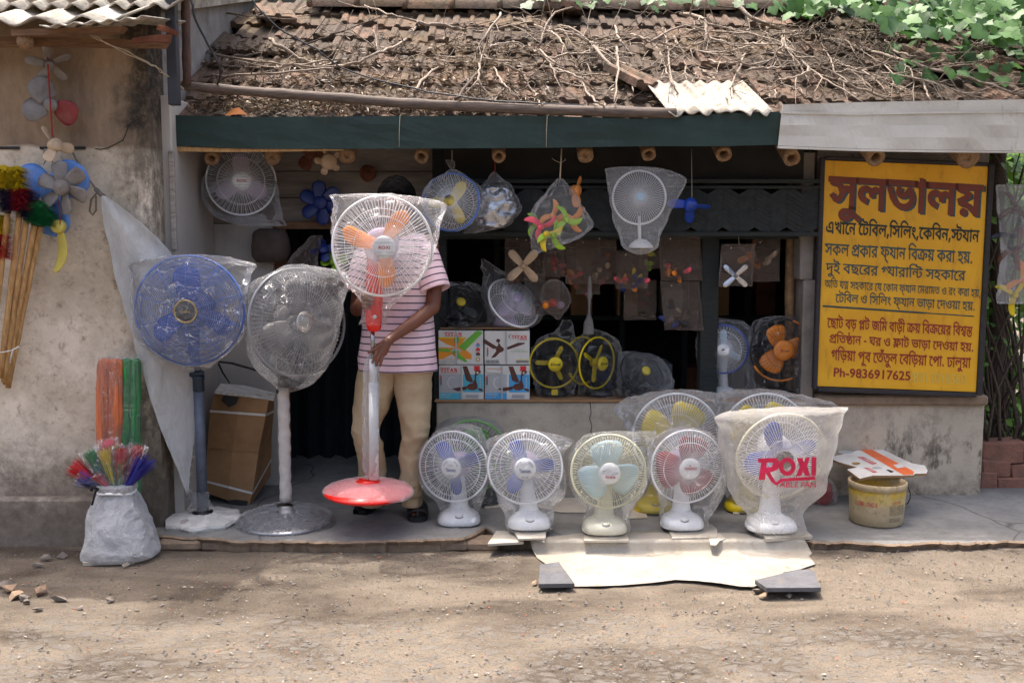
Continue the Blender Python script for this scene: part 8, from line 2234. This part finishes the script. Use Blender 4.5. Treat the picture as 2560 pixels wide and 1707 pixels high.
bundle('bundle of orange bristle brooms wrapped in film, upright by the wall', 246, 306, 897, 1300, YW - .12, 'bristle_orange', 2, 1)
bundle('bundle of green bristle brooms beside the orange one', 309, 348, 896, 1300, YW - .10, 'bristle_green', 2, 5)
mb = MB(); fuzz(mb, P(330, 1085, YW - .1), P(334, 1088, YW - .1), 0.01, 0.01, 5, 2)
yq = 4.66
rr = random.Random(12)
BQ = 'film wrapped brushes standing in the white sack'
for i, (u, v, c1, c2, lab) in enumerate(((182, 1165, 'bristle_red', 'bristle_red', 'red bristle brush leaning furthest out to the left of the sack'), (200, 1190, 'bristle_blue', 'bristle_black', 'blue and violet brush at the left of the sack'), (222, 1130, 'bristle_green', 'bristle_blue', 'green and blue wrapped brush in the sack'),
                                   (240, 1185, 'bristle_red', 'pink', 'pinkish red brush low at the front of the sack'), (262, 1128, 'bristle_yellow', 'bristle_green', 'yellow over green brush in the middle of the sack'), (284, 1118, 'bristle_yellow', 'bristle_red', 'yellow and red brush right of the middle of the sack'),
                                   (303, 1128, 'bristle_red', 'bristle_green', 'red over green brush right of the yellow one'), (322, 1122, 'bristle_red', 'bristle_yellow', 'red over yellow brush standing tall at the right of the sack'), (345, 1120, 'bristle_red', 'bristle_blue', 'red and blue wrapped brush near the right rim of the sack'), (366, 1150, 'bristle_blue', 'bristle_blue', 'deep blue brush leaning furthest out to the right of the sack'), (270, 1105, 'pink', 'bristle_red', 'pale pink brush at the back of the sack'))):
    y = yq + (0.03 if v < 1125 else -0.02)
    b = P(292 + (u - 280) * 0.22, 1226, yq); t_ = P(u, v, y); d = t_ - b
    root = thing('bristle_brush', b, lab, 'brush', BQ)
    x, q = frame_dir(d.normalized())
    for mt, f0, f1 in ((c1, 0.15, 1.0), (c2, 0.05, 0.75)):
        mb = MB()
        for _ in range(150):
            a = rr.uniform(0, 6.28); e = rr.random() ** .5
            dd = (x * math.cos(a) + q * math.sin(a)) * e
            p0 = b + d * f0 + dd * 0.012; p1 = b + d * f1 * rr.uniform(0.92, 1.08) + dd * (0.036 + (0.02 if i in (0, 9, 1) else 0)) * f1
            s = d.normalized().cross(dd).normalized() * 0.0016
            mb.add([p0 - s, p0 + s, p1 + s * .6, p1 - s * .6], [(0, 1, 2, 3)], 0, False)
        mk('bristles', mb, M[mt], root)
    if i not in (0, 9):
        mb = MB(); n = 18; vs = []
        for f, r in ((0.1, 0.018), (0.45, 0.03), (0.8, 0.04), (1.08, 0.044)):
            vs += [b + d * f + (x * math.cos(6.283 * k / n) + q * math.sin(6.283 * k / n)) * r * (1 + 0.12 * math.sin(k * 2.1 + i)) for k in range(n)]
        mb.add(vs, [(j * n + k, j * n + (k + 1) % n, (j + 1) * n + (k + 1) % n, (j + 1) * n + k) for j in range(3) for k in range(n)]); mk('wrapper', mb, M['film'], root)
root = thing('white_sack', P(300, 1396, 4.55), 'white plastic sack tied round its neck, full of coloured brushes', 'bag')
mb = MB()
loft(mb, [(1212, 254, 336, yq - .07, yq + .07), (1222, 252, 336, yq - .075, yq + .075), (1231, 256, 332, yq - .065, yq + .065), (1245, 246, 340, yq - .08, yq + .08), (1280, 232, 356, yq - .11, yq + .10), (1320, 220, 372, yq - .14, yq + .12), (1352, 214, 384, yq - .15, yq + .12), (1375, 210, 392, yq - .16, yq + .10), (1390, 212, 380, yq - .15, yq + .08), (1394, 222, 350, yq - .13, yq + .05)], 120, 10, 0.013, 9, 0.85, seed=8, vstretch=0.6, pleat=(0.07, 13, 0.7))
mk('body', mb, M['film_sack'], root)
mb = MB(); loft(mb, [(1240, 256, 330, yq - .06, yq + .06), (1290, 246, 344, yq - .08, yq + .08), (1350, 236, 362, yq - .11, yq + .09), (1386, 236, 356, yq - .1, yq + .04)], 30, 4, 0.01, 12, seed=4); mk('stems_inside', mb, M['print_grey'], root)
mb = MB(); tube(mb, [P(292, 1227, yq) + Vector((0.086 * math.cos(a), 0.072 * math.sin(a), 0.004 * math.sin(3 * a))) for a in [6.283 * k / 24 for k in range(24)]], 0.006, 8, True); mk('tie', mb, M['white'], root)
mb = MB(); tube(mb, [P(240, 1226, yq - .08), P(236, 1240, yq - .09), P(230, 1262, yq - .09)], 0.010, 8, flat=0.35); tube(mb, [P(246, 1224, yq - .08), P(232, 1216, yq - .09), P(228, 1226, yq - .09)], 0.008, 8); mk('black_ribbon', mb, M['black_cloth'], root)
slab('flat stone lying under the white sack', [(205, 1372), (340, 1374), (336, 1400), (206, 1404)], 0.0, 0.02, group='flat stones by the sack')
# ------------------------------------------------------------------ dead vines and litter on the roof, wires, leaves and trees
def poly7(*xy): return [(400 + x / 2.673, y / 2.673) for x, y in xy]
def poly8(*xy): return [(1280 + x / 1.8375, y / 1.8375) for x, y in xy]
BRS = [poly7((260, 45), (540, 105), (740, 105), (900, 75), (1050, 0)),
       poly7((735, 260), (800, 305), (930, 390), (1080, 435), (1200, 445), (1330, 410), (1520, 330), (1640, 270), (1720, 165), (1700, 140), (1550, 100), (1400, 50), (1280, 0)),
       poly7((1720, 150), (1900, 175), (2100, 215), (2300, 180), (2500, 150)), poly7((470, 380), (760, 345), (1000, 290), (1200, 215), (1490, 105)),
       poly7((180, 420), (600, 455), (900, 430), (1200, 395)), poly7((230, 335), (400, 375), (750, 425), (1100, 440), (1450, 430), (1800, 340), (2030, 240)), poly7((300, 510), (700, 495), (1100, 460), (1160, 450)),
       poly7((2280, 90), (2200, 200), (2120, 330), (2110, 410)), poly7((1980, 660), (2080, 540), (2200, 400), (2270, 260)), poly7((1700, 600), (1850, 460), (2100, 400), (2350, 410)),
       poly8((0, 85), (130, 120), (330, 180), (400, 240), (480, 320), (600, 400), (750, 465)), poly8((0, 190), (150, 260), (190, 320), (330, 345), (500, 350), (620, 410)), poly8((400, 230), (330, 170), (240, 120), (140, 150), (60, 170)),
       poly8((780, 60), (880, 90), (890, 180), (870, 250), (830, 400)), poly8((1040, 25), (1100, 80), (1250, 140), (1500, 195), (1700, 250), (1950, 320), (2200, 390), (2400, 460)),
       poly8((1000, 130), (1080, 200), (1200, 300), (1350, 310), (1450, 370), (1610, 468)), poly8((740, 170), (790, 260), (800, 380)), poly8((690, 130), (720, 230), (735, 400)), poly8((800, 140), (1000, 150), (1200, 180), (1380, 290), (1500, 330), (1760, 370)),
       poly8((1250, 150), (1260, 220), (1400, 270), (1600, 330), (1880, 460)), poly8((640, 190), (800, 120), (1000, 130), (1200, 200), (1260, 250)), poly8((300, 250), (400, 240), (560, 200), (820, 230), (1000, 260)),
       poly8((1480, 190), (1560, 270), (1700, 290), (1780, 390)), poly8((860, 320), (940, 370), (990, 460)), poly8((1080, 220), (1040, 320), (1000, 410)), poly8((480, 220), (490, 320), (470, 470)), poly8((1700, 340), (1900, 370), (2150, 455)), poly8((1500, 370), (1650, 430), (1760, 455)), poly8((1350, 150), (1480, 0)), poly8((1620, 200), (1880, 20)), poly8((1880, 250), (2100, 225), (2352, 222)), poly8((130, 200), (200, 60), (380, 15))]
rb = random.Random(21)
for _ in range(34):
    u, v = rb.uniform(1180, 2350), rb.uniform(50, 190); a = rb.gauss(0.35, 0.5); BRS.append([(u, v)])
    for q in range(5):
        a += rb.gauss(0, 0.3); u += 46 * math.cos(a) * (1 if rb.random() < .95 else -1); v = min(262, max(20, v + 34 * math.sin(a))); BRS[-1].append((u, v))
def wob(pts, amp, k=5):
    out = []
    for i in range(len(pts) - 1):
        for j in range(k):
            q = cr([tuple(p) for p in pts], i + j / k); out.append(Vector(q) + Vector((rb.gauss(0, amp), rb.gauss(0, amp), rb.gauss(0, amp))))
    out.append(Vector(pts[-1])); return out
for i, px in enumerate(BRS):
    r0 = (0.0125 if i in (1, 2, 14, 10, 13) else 0.0078) * rb.uniform(0.85, 1.1)
    hs = [0.10 + 0.06 * math.sin(j * 1.3 + i) for j in range(len(px))]
    pts = wob([ROOF(u, v, h) for (u, v), h in zip(px, hs)], 0.0035)
    mb = MB()
    tube(mb, pts, [r0 * (1 - 0.55 * j / len(pts)) for j in range(len(pts))], 6)
    dense = 15 if px[0][0] > 1230 and i < 28 else 6
    for s in range(dense):
        j = rb.randint(1, len(pts) - 2); p = pts[j]; d = (pts[j + 1] - pts[j]).normalized()
        d = (d + Vector((rb.gauss(0, .6), rb.gauss(0, .4), rb.gauss(-.05, .4)))).normalized()
        L = rb.uniform(0.16, 0.5); tw = [p]
        for q in range(5):
            d = (d + Vector((rb.gauss(0, .12), rb.gauss(0, .1), rb.gauss(0, .1)))).normalized(); nxt = tw[-1] + d * L / 5
            hgt = (nxt - RO).dot(RN)
            if hgt < 0.06: nxt += RN * (0.06 - hgt)
            if (nxt - RO).dot(RU) < 0.03: break
            tw.append(nxt)
        if len(tw) > 2: tube(mb, tw, [r0 * 0.42 * (1 - 0.14 * q) for q in range(len(tw))], 5)
    lab = 'dead leafless vine branch sprawling over the roof tiles'
    one('dead_branch', mb, M['twig_dark'] if i in (3, 8, 28, 29, 30) else M['twig'], lab, 'branch', 'dead vine branches on the roof')
mb = MB(); rl = random.Random(5)
for _ in range(5200):
    if rl.random() < 0.5: u, v = rl.uniform(500, 1400), rl.choice((122, 160, 200, 232, 262)) + rl.gauss(0, 9)
    elif rl.random() < 0.5: u, v = rl.uniform(470, 1350), rl.uniform(250, 292)
    else: u, v = rl.uniform(700, 2500), rl.uniform(60, 270)
    p = ROOF(u, v, 0.062 + rl.random() * 0.03)
    if (p - RO).dot(RU) < -0.02: continue
    L, w = rl.uniform(0.012, 0.034), rl.uniform(0.003, 0.008)
    d = Vector((rl.gauss(0, 1), rl.gauss(0, 1), rl.gauss(0, .4))).normalized(); s = d.cross(Vector((rl.gauss(0, .5), rl.gauss(0, .5), 1))).normalized(); c = rl.random() ** 1.5
    up = Vector((0, 0, 1)) * L * rl.uniform(0.1, 0.5)
    mb.add([p - d * L, p + s * w + up * .5, p + d * L + up * .3, p - s * w + up * .5, p + up * -.1], [(0, 1, 4), (1, 2, 4), (2, 3, 4), (3, 0, 4)], 0, False, None, [c] * 5)
tag(mk('leaf_litter', mb, M['dry_leaf']), 'grey drift of dry leaves and twigs caught on the roof tiles', 'leaf litter', None, 'stuff')
for lab, u, v, rz, tl in (('loose pinkish roof tile tilted up near the gable wall', 690, 34, 0.3, 0.15), ('loose pale roof tile propped on the ridge', 1408, 22, -0.05, 0.5), ('loose broken tile lying on the roof among the branches', 1600, 196, 0.5, 0.1), ('loose tile lying flat on the right of the roof under the leaves', 2350, 150, 0.15, 0.05), ('loose red tile propped at the right end of the ridge', 2030, 36, -0.1, 0.4)):
    p = ROOF(u, v, 0.10); mb = MB(); o_ = Vector((0, 0, 0))
    y_ = RU @ Matrix.Rotation(tl, 3, 'X')
    tile(mb, Matrix.Translation(p) @ Matrix.Rotation(rz, 4, 'Z') @ Matrix.Rotation(SL - tl, 4, 'X') @ Matrix.Translation((-0.12, -0.15, 0)), 0.34, 0.15); one('roof_tile', mb, M['tile'], lab, 'roof tile', 'loose tiles on the roof')
mb = MB(); p = G(560, 284, 2.0); p = P(592, 284, YF + 0.02)
mb.add([p + Vector((-.06, 0, -.01)), p + Vector((-.03, .01, .022)), p + Vector((.01, .0, .03)), p + Vector((.055, .01, -.005)), p + Vector((.0, -.012, -.006))], [(0, 4, 1), (1, 4, 2), (2, 4, 3)], 0, True); one('fallen_leaf', mb, M['amber'], 'large fallen yellow brown leaf on the gutter litter', 'leaf')
mb = MB(); tube(mb, wob([P(480, -10, 5.0), P(484, 40, 5.0), P(520, 110, 5.05), P(550, 170, 5.1), P(546, 205, 5.15), P(540, 215, 5.18)], 0.002), 0.006, 6)
one('cable', mb, M['cable'], 'thick black cable looping down beside the posts', 'cable')
mb = MB(); tube(mb, wob([P(622, -10, 5.05), P(690, 66, 5.05), P(790, 124, 5.1), P(860, 172, 5.13), P(1000, 214, 5.15), P(1180, 246, 5.15), P(1330, 258, 5.15), P(1460, 264, 5.18)], 0.002), 0.0042, 6)
one('cable', mb, M['cable'], 'long grey cable sagging across the roof down to the eaves', 'cable')
mb = MB()
for k in range(2): tube(mb, wob([P(225, 86 + 2 * k, 4.64), P(340, 142 + 3 * k, 4.75), P(400, 176, 4.85), P(460, 222 + 3 * k, 5.0)], 0.003), 0.0022, 5)
one('wire', mb, M['rope'], 'pale wire slung from the old eaves to the bamboo pole', 'wire')
# lobed vine leaves
LOBE = [(0, 0.06), (.16, -.08), (.36, -.10), (.48, .04), (.47, .18), (.60, .28), (.66, .42), (.52, .50), (.38, .52), (.34, .68), (.18, .86), (0, 1.0), (-.18, .86), (-.34, .68), (-.38, .52), (-.52, .50), (-.66, .42), (-.60, .28), (-.47, .18), (-.48, .04), (-.36, -.10), (-.16, -.08)]
def vleaf(mb, p, s, nrm, down, c, rr):
    z = nrm.normalized(); y = (down - z * down.dot(z)).normalized(); x = y.cross(z)
    cup = rr.uniform(-.15, .35)
    vs = [p + (x * a + y * b) * s + z * s * (cup * (abs(a) ** 1.5) - 0.18 * b * b) for a, b in LOBE] + [p + y * s * .4 + z * s * -.05]
    mb.add(vs, [(i, (i + 1) % 22, 22) for i in range(22)], 0, True, None, [max(0, c - .12 * (k % 3 == 0)) for k in range(22)] + [min(1, c + .25)])
rv_ = random.Random(31)
root = thing('vine', ROOF(2400, 60, 0.1), 'leafy pale green creeper spilling over the right end of the roof', 'vine')
mb = MB()
for _ in range(620):
    u = 1930 + 720 * rv_.random() ** 0.7
    lim = 10 + (u - 1930) * 0.20 + 22 * math.sin(u * 0.02)
    v = rv_.uniform(-60, 1) + lim * rv_.random() ** 0.8
    if u > 2200 and rv_.random() < 0.12: v = rv_.uniform(100, 200)
    p = ROOF(u, v, 0.12 + 0.3 * rv_.random() * (1 if v < 90 else 0.3))
    vleaf(mb, p, rv_.uniform(0.04, 0.105), Vector((rv_.gauss(0, .5), -0.7 + rv_.gauss(0, .4), 0.8 + rv_.gauss(0, .4))), Vector((rv_.gauss(0, .6), -.5, -.6)), min(1, max(0, rv_.gauss(.55, .35))), rv_)
mk('leaves', mb, M['vine_leaf'], root)
mb = MB()
for _ in range(26):
    u, v = rv_.uniform(2000, 2560), rv_.uniform(0, 70); pts = [ROOF(u + 26 * q * rv_.uniform(.4, 1) * (1 if _ % 2 else -1), v + 22 * q + rv_.gauss(0, 6), 0.16) for q in range(5)]
    tube(mb, wob(pts, .006), 0.003, 5)
mk('stem', mb, M['twig_dark'], root)
root = thing('vine', ROOF(1480, 24, 0.1), 'thin creeper with few leaves trailing along the ridge', 'vine')
mb = MB()
for _ in range(40):
    u = rv_.uniform(1240, 1880); v = rv_.uniform(-30, 16)
    vleaf(mb, ROOF(u, v, 0.14 + .1 * rv_.random()), rv_.uniform(0.04, 0.08), Vector((rv_.gauss(0, .5), -0.7, 0.8)), Vector((rv_.gauss(0, .6), -.5, -.6)), rv_.random(), rv_)
mk('leaves', mb, M['vine_leaf'], root)
mb = MB(); tube(mb, wob([ROOF(u, 26 + 8 * math.sin(u * .02), .14) for u in range(1240, 1900, 60)], .006), 0.004, 5); mk('stem', mb, M['twig_dark'], root)
def crown(mb, c, rx, ry, rz, n, s0, s1, rr, clumps=26):
    cs = []
    for _ in range(clumps):
        d = Vector((rr.gauss(0, 1), rr.gauss(0, 1), rr.gauss(0, 1))).normalized() * rr.random() ** .35
        cs.append((Vector((c.x + d.x * rx, c.y + d.y * ry, c.z + d.z * rz)), rr.uniform(.18, .34) * min(rx, rz), rr.gauss(.5, .25)))
    for _ in range(n):
        o, r, col = rr.choice(cs); d = Vector((rr.gauss(0, .6), rr.gauss(0, .6), rr.gauss(0, .6))); p = o + d * r
        s = rr.uniform(s0, s1); nn = Vector((rr.gauss(0, .6), -.6 + rr.gauss(0, .5), .9)).normalized(); y = Vector((rr.gauss(0, 1), rr.gauss(0, 1), -.4)); y = (y - nn * y.dot(nn)).normalized(); x = y.cross(nn)
        mb.add([p, p + x * s * .28 + y * s * .45, p + y * s, p - x * s * .28 + y * s * .45], [(0, 1, 2, 3)], 0, False, None, [min(1, max(0, col + rr.gauss(0, .15)))] * 4)
def tree(label, x, y, h, r, n, seed, mat='tree_leaf', s0=0.1, s1=0.2, flowers=0, zlow=None):
    rr = random.Random(seed); root = thing('tree', (x, y, 0), label, 'tree', 'trees behind the roof')
    mb = MB(); tr = wob([Vector((x, y, -.1)), Vector((x + .05, y, h * .35)), Vector((x - .08, y, h * .7)), Vector((x, y, h))], 0.02)
    tube(mb, tr, [0.13 * (1 - .7 * i / len(tr)) for i in range(len(tr))], 10)
    for k in range(9):
        a = rr.uniform(0, 6.28); z = h * rr.uniform(.4, .85); tube(mb, wob([Vector((x, y, z)), Vector((x + math.cos(a) * r * .45, y + math.sin(a) * r * .45, z + .35)), Vector((x + math.cos(a) * r * .85, y + math.sin(a) * r * .85, z + .5))], .02), [.05 * (1 - .08 * q) for q in range(11)], 6)
    mk('trunk', mb, M['bark'], root)
    mb = MB(); crown(mb, Vector((x, y, h)), r, r * .9, r * .75, n, s0, s1, rr); mk('crown', mb, M[mat], root)
    if flowers:
        mb = MB()
        for _ in range(flowers):
            p = Vector((x + rr.gauss(0, r * .5), y - r * .7, h - rr.uniform(0, r * .5)))
            for q in range(6):
                d = Vector((rr.gauss(0, 1), rr.gauss(0, 1), rr.gauss(0, 1))).normalized() * .05; mb.add([p, p + d, p + d.cross(Vector((0, 0, 1))) * .6 + d * .6], [(0, 1, 2)], 0, False)
        mk('flowers', mb, M['flower'], root)
tree('feathery green tree with small red blossoms behind the middle of the ridge', -0.55, 9.3, 3.75, 1.0, 5200, 3, flowers=14)
tree('light green tree behind the ridge right of the blossoming one', 1.3, 9.6, 3.8, 1.1, 5200, 4)
tree('dark green tree high behind the pale creeper', 3.2, 9.4, 4.0, 1.2, 5000, 5, 'dark_leaf')
tree('sunlit yellow green tree seen through the gap beside the signboard', 4.1, 8.6, 1.7, 1.1, 5200, 6, 'dark_leaf', .08, .17)
tree('low bushy tree seen behind the stems at the right edge', 3.1, 7.6, 0.9, 0.65, 4200, 7, 'dark_leaf', .06, .13)
# tangle of stems at the right end of the shop
ths = random.Random(9)
root = thing('thicket_shrub', (2.75, 5.9, 0), 'tangled brown climbing stems with leaves at the right end of the shop', 'shrub')
mb = MB()
for k in range(46):
    u = ths.uniform(2462, 2640); y = ths.uniform(5.75, 6.6); pts = [P(u, 1130, y)]
    d = Vector((ths.gauss(0, .18), ths.gauss(0, .1), 1)).normalized()
    for q in range(12):
        d = (d + Vector((ths.gauss(0, .2), ths.gauss(0, .12), ths.gauss(.1, .12)))).normalized(); pts.append(pts[-1] + d * 0.17)
    r = ths.uniform(.004, .013); tube(mb, pts, [r * (1 - .05 * q) for q in range(13)], 6)
tube(mb, wob([P(2500, 1100, 6.2), P(2496, 800, 6.2), P(2492, 520, 6.2), P(2486, 360, 6.2)], .012), 0.05, 10)
mk('stem', mb, M['twig_dark'], root)
mb = MB()
for k in range(1300):
    u, v = ths.uniform(2450, 2680), ths.uniform(370, 1110); p = P(u, v, ths.uniform(6.1, 7.2)); vleaf(mb, p, ths.uniform(.03, .075), Vector((ths.gauss(0, .6), -.6, .8)), Vector((ths.gauss(0, .6), -.3, -.8)), ths.random(), ths)
mk('leaves', mb, M['dark_leaf'], root)
yy = 5.72
mb = MB()
for (u0, v0, u1, v1, dy, rz) in ((2452, 1180, 2490, 1232, 0, .05), (2492, 1194, 2568, 1234, .01, -.02), (2570, 1196, 2640, 1236, .02, .04), (2456, 1152, 2526, 1192, .02, .03), (2530, 1160, 2600, 1198, .02, -.05), (2602, 1164, 2680, 1200, .0, .05), (2456, 1104, 2560, 1160, .03, -.06), (2562, 1118, 2680, 1166, .03, .03)):
    a, b = P(u0, v0, yy + dy), P(u1, v1, yy + dy); c = (a + b) / 2
    w, h = b.x - a.x, a.z - b.z
    pts = []
    for sx in (-1, 1):
        for sz in (-1, 1):
            for sy in (0, 1): pts += [c + Vector((sx * w * .5 + ths.uniform(-.008, .008), sy * .14, sz * h * .5 + ths.uniform(-.008, .008) + sx * rz * w * -.5)), c + Vector((sx * w * .46, sy * .15 - .01, sz * h * .42))]
    hull(mb, pts)
one('brick_wall', mb, M['brick'], 'low crumbling stack of old bricks at the right end of the platform', 'wall')
root = thing('hanging_bag', P(2530, 800, 5.5), 'clear bag of dark and yellow fan blades hanging at the far right edge', 'bag', HG)
bagpart(root, [(462, 2496, 2640, 5.49, 5.5), (480, 2492, 2650, 5.47, 5.53), (600, 2504, 2650, 5.45, 5.55), (700, 2498, 2650, 5.45, 5.55), (752, 2494, 2650, 5.47, 5.53), (760, 2500, 2640, 5.495, 5.505)], 'film_white', amp=0.008, sc=12, n=48, res=5)
for u, v, r, mt, angs in ((2542, 520, 50, 'print_brown', (200, 110, 320)), (2534, 590, 56, 'black', (60, 170, 260)), (2546, 620, 60, 'rust', (75, 200, 265)), (2538, 738, 54, 'yellow', (140, 50, 255)), (2556, 700, 50, 'amber', (200, 320, 80))):
    Hq = facing(P(u, v, 5.5), 0, 0); RR = r * mpp(v, 5.5)
    for a in angs: mk('blade', blade_mesh(Hq, math.radians(a), .004, RR, .02, .032, .35, .3, .6), M[mt], root)
    mb = MB(); lathe(mb, [(.003, .014), (.015, .012), (.017, 0), (.015, -.014)], 16, Hq); mk('hub', mb, M[mt], root)
mb = MB(); cord(mb, P(2560, 384, 5.5), P(2560, 464, 5.5)); mk('cord', mb, M['rope'], root)
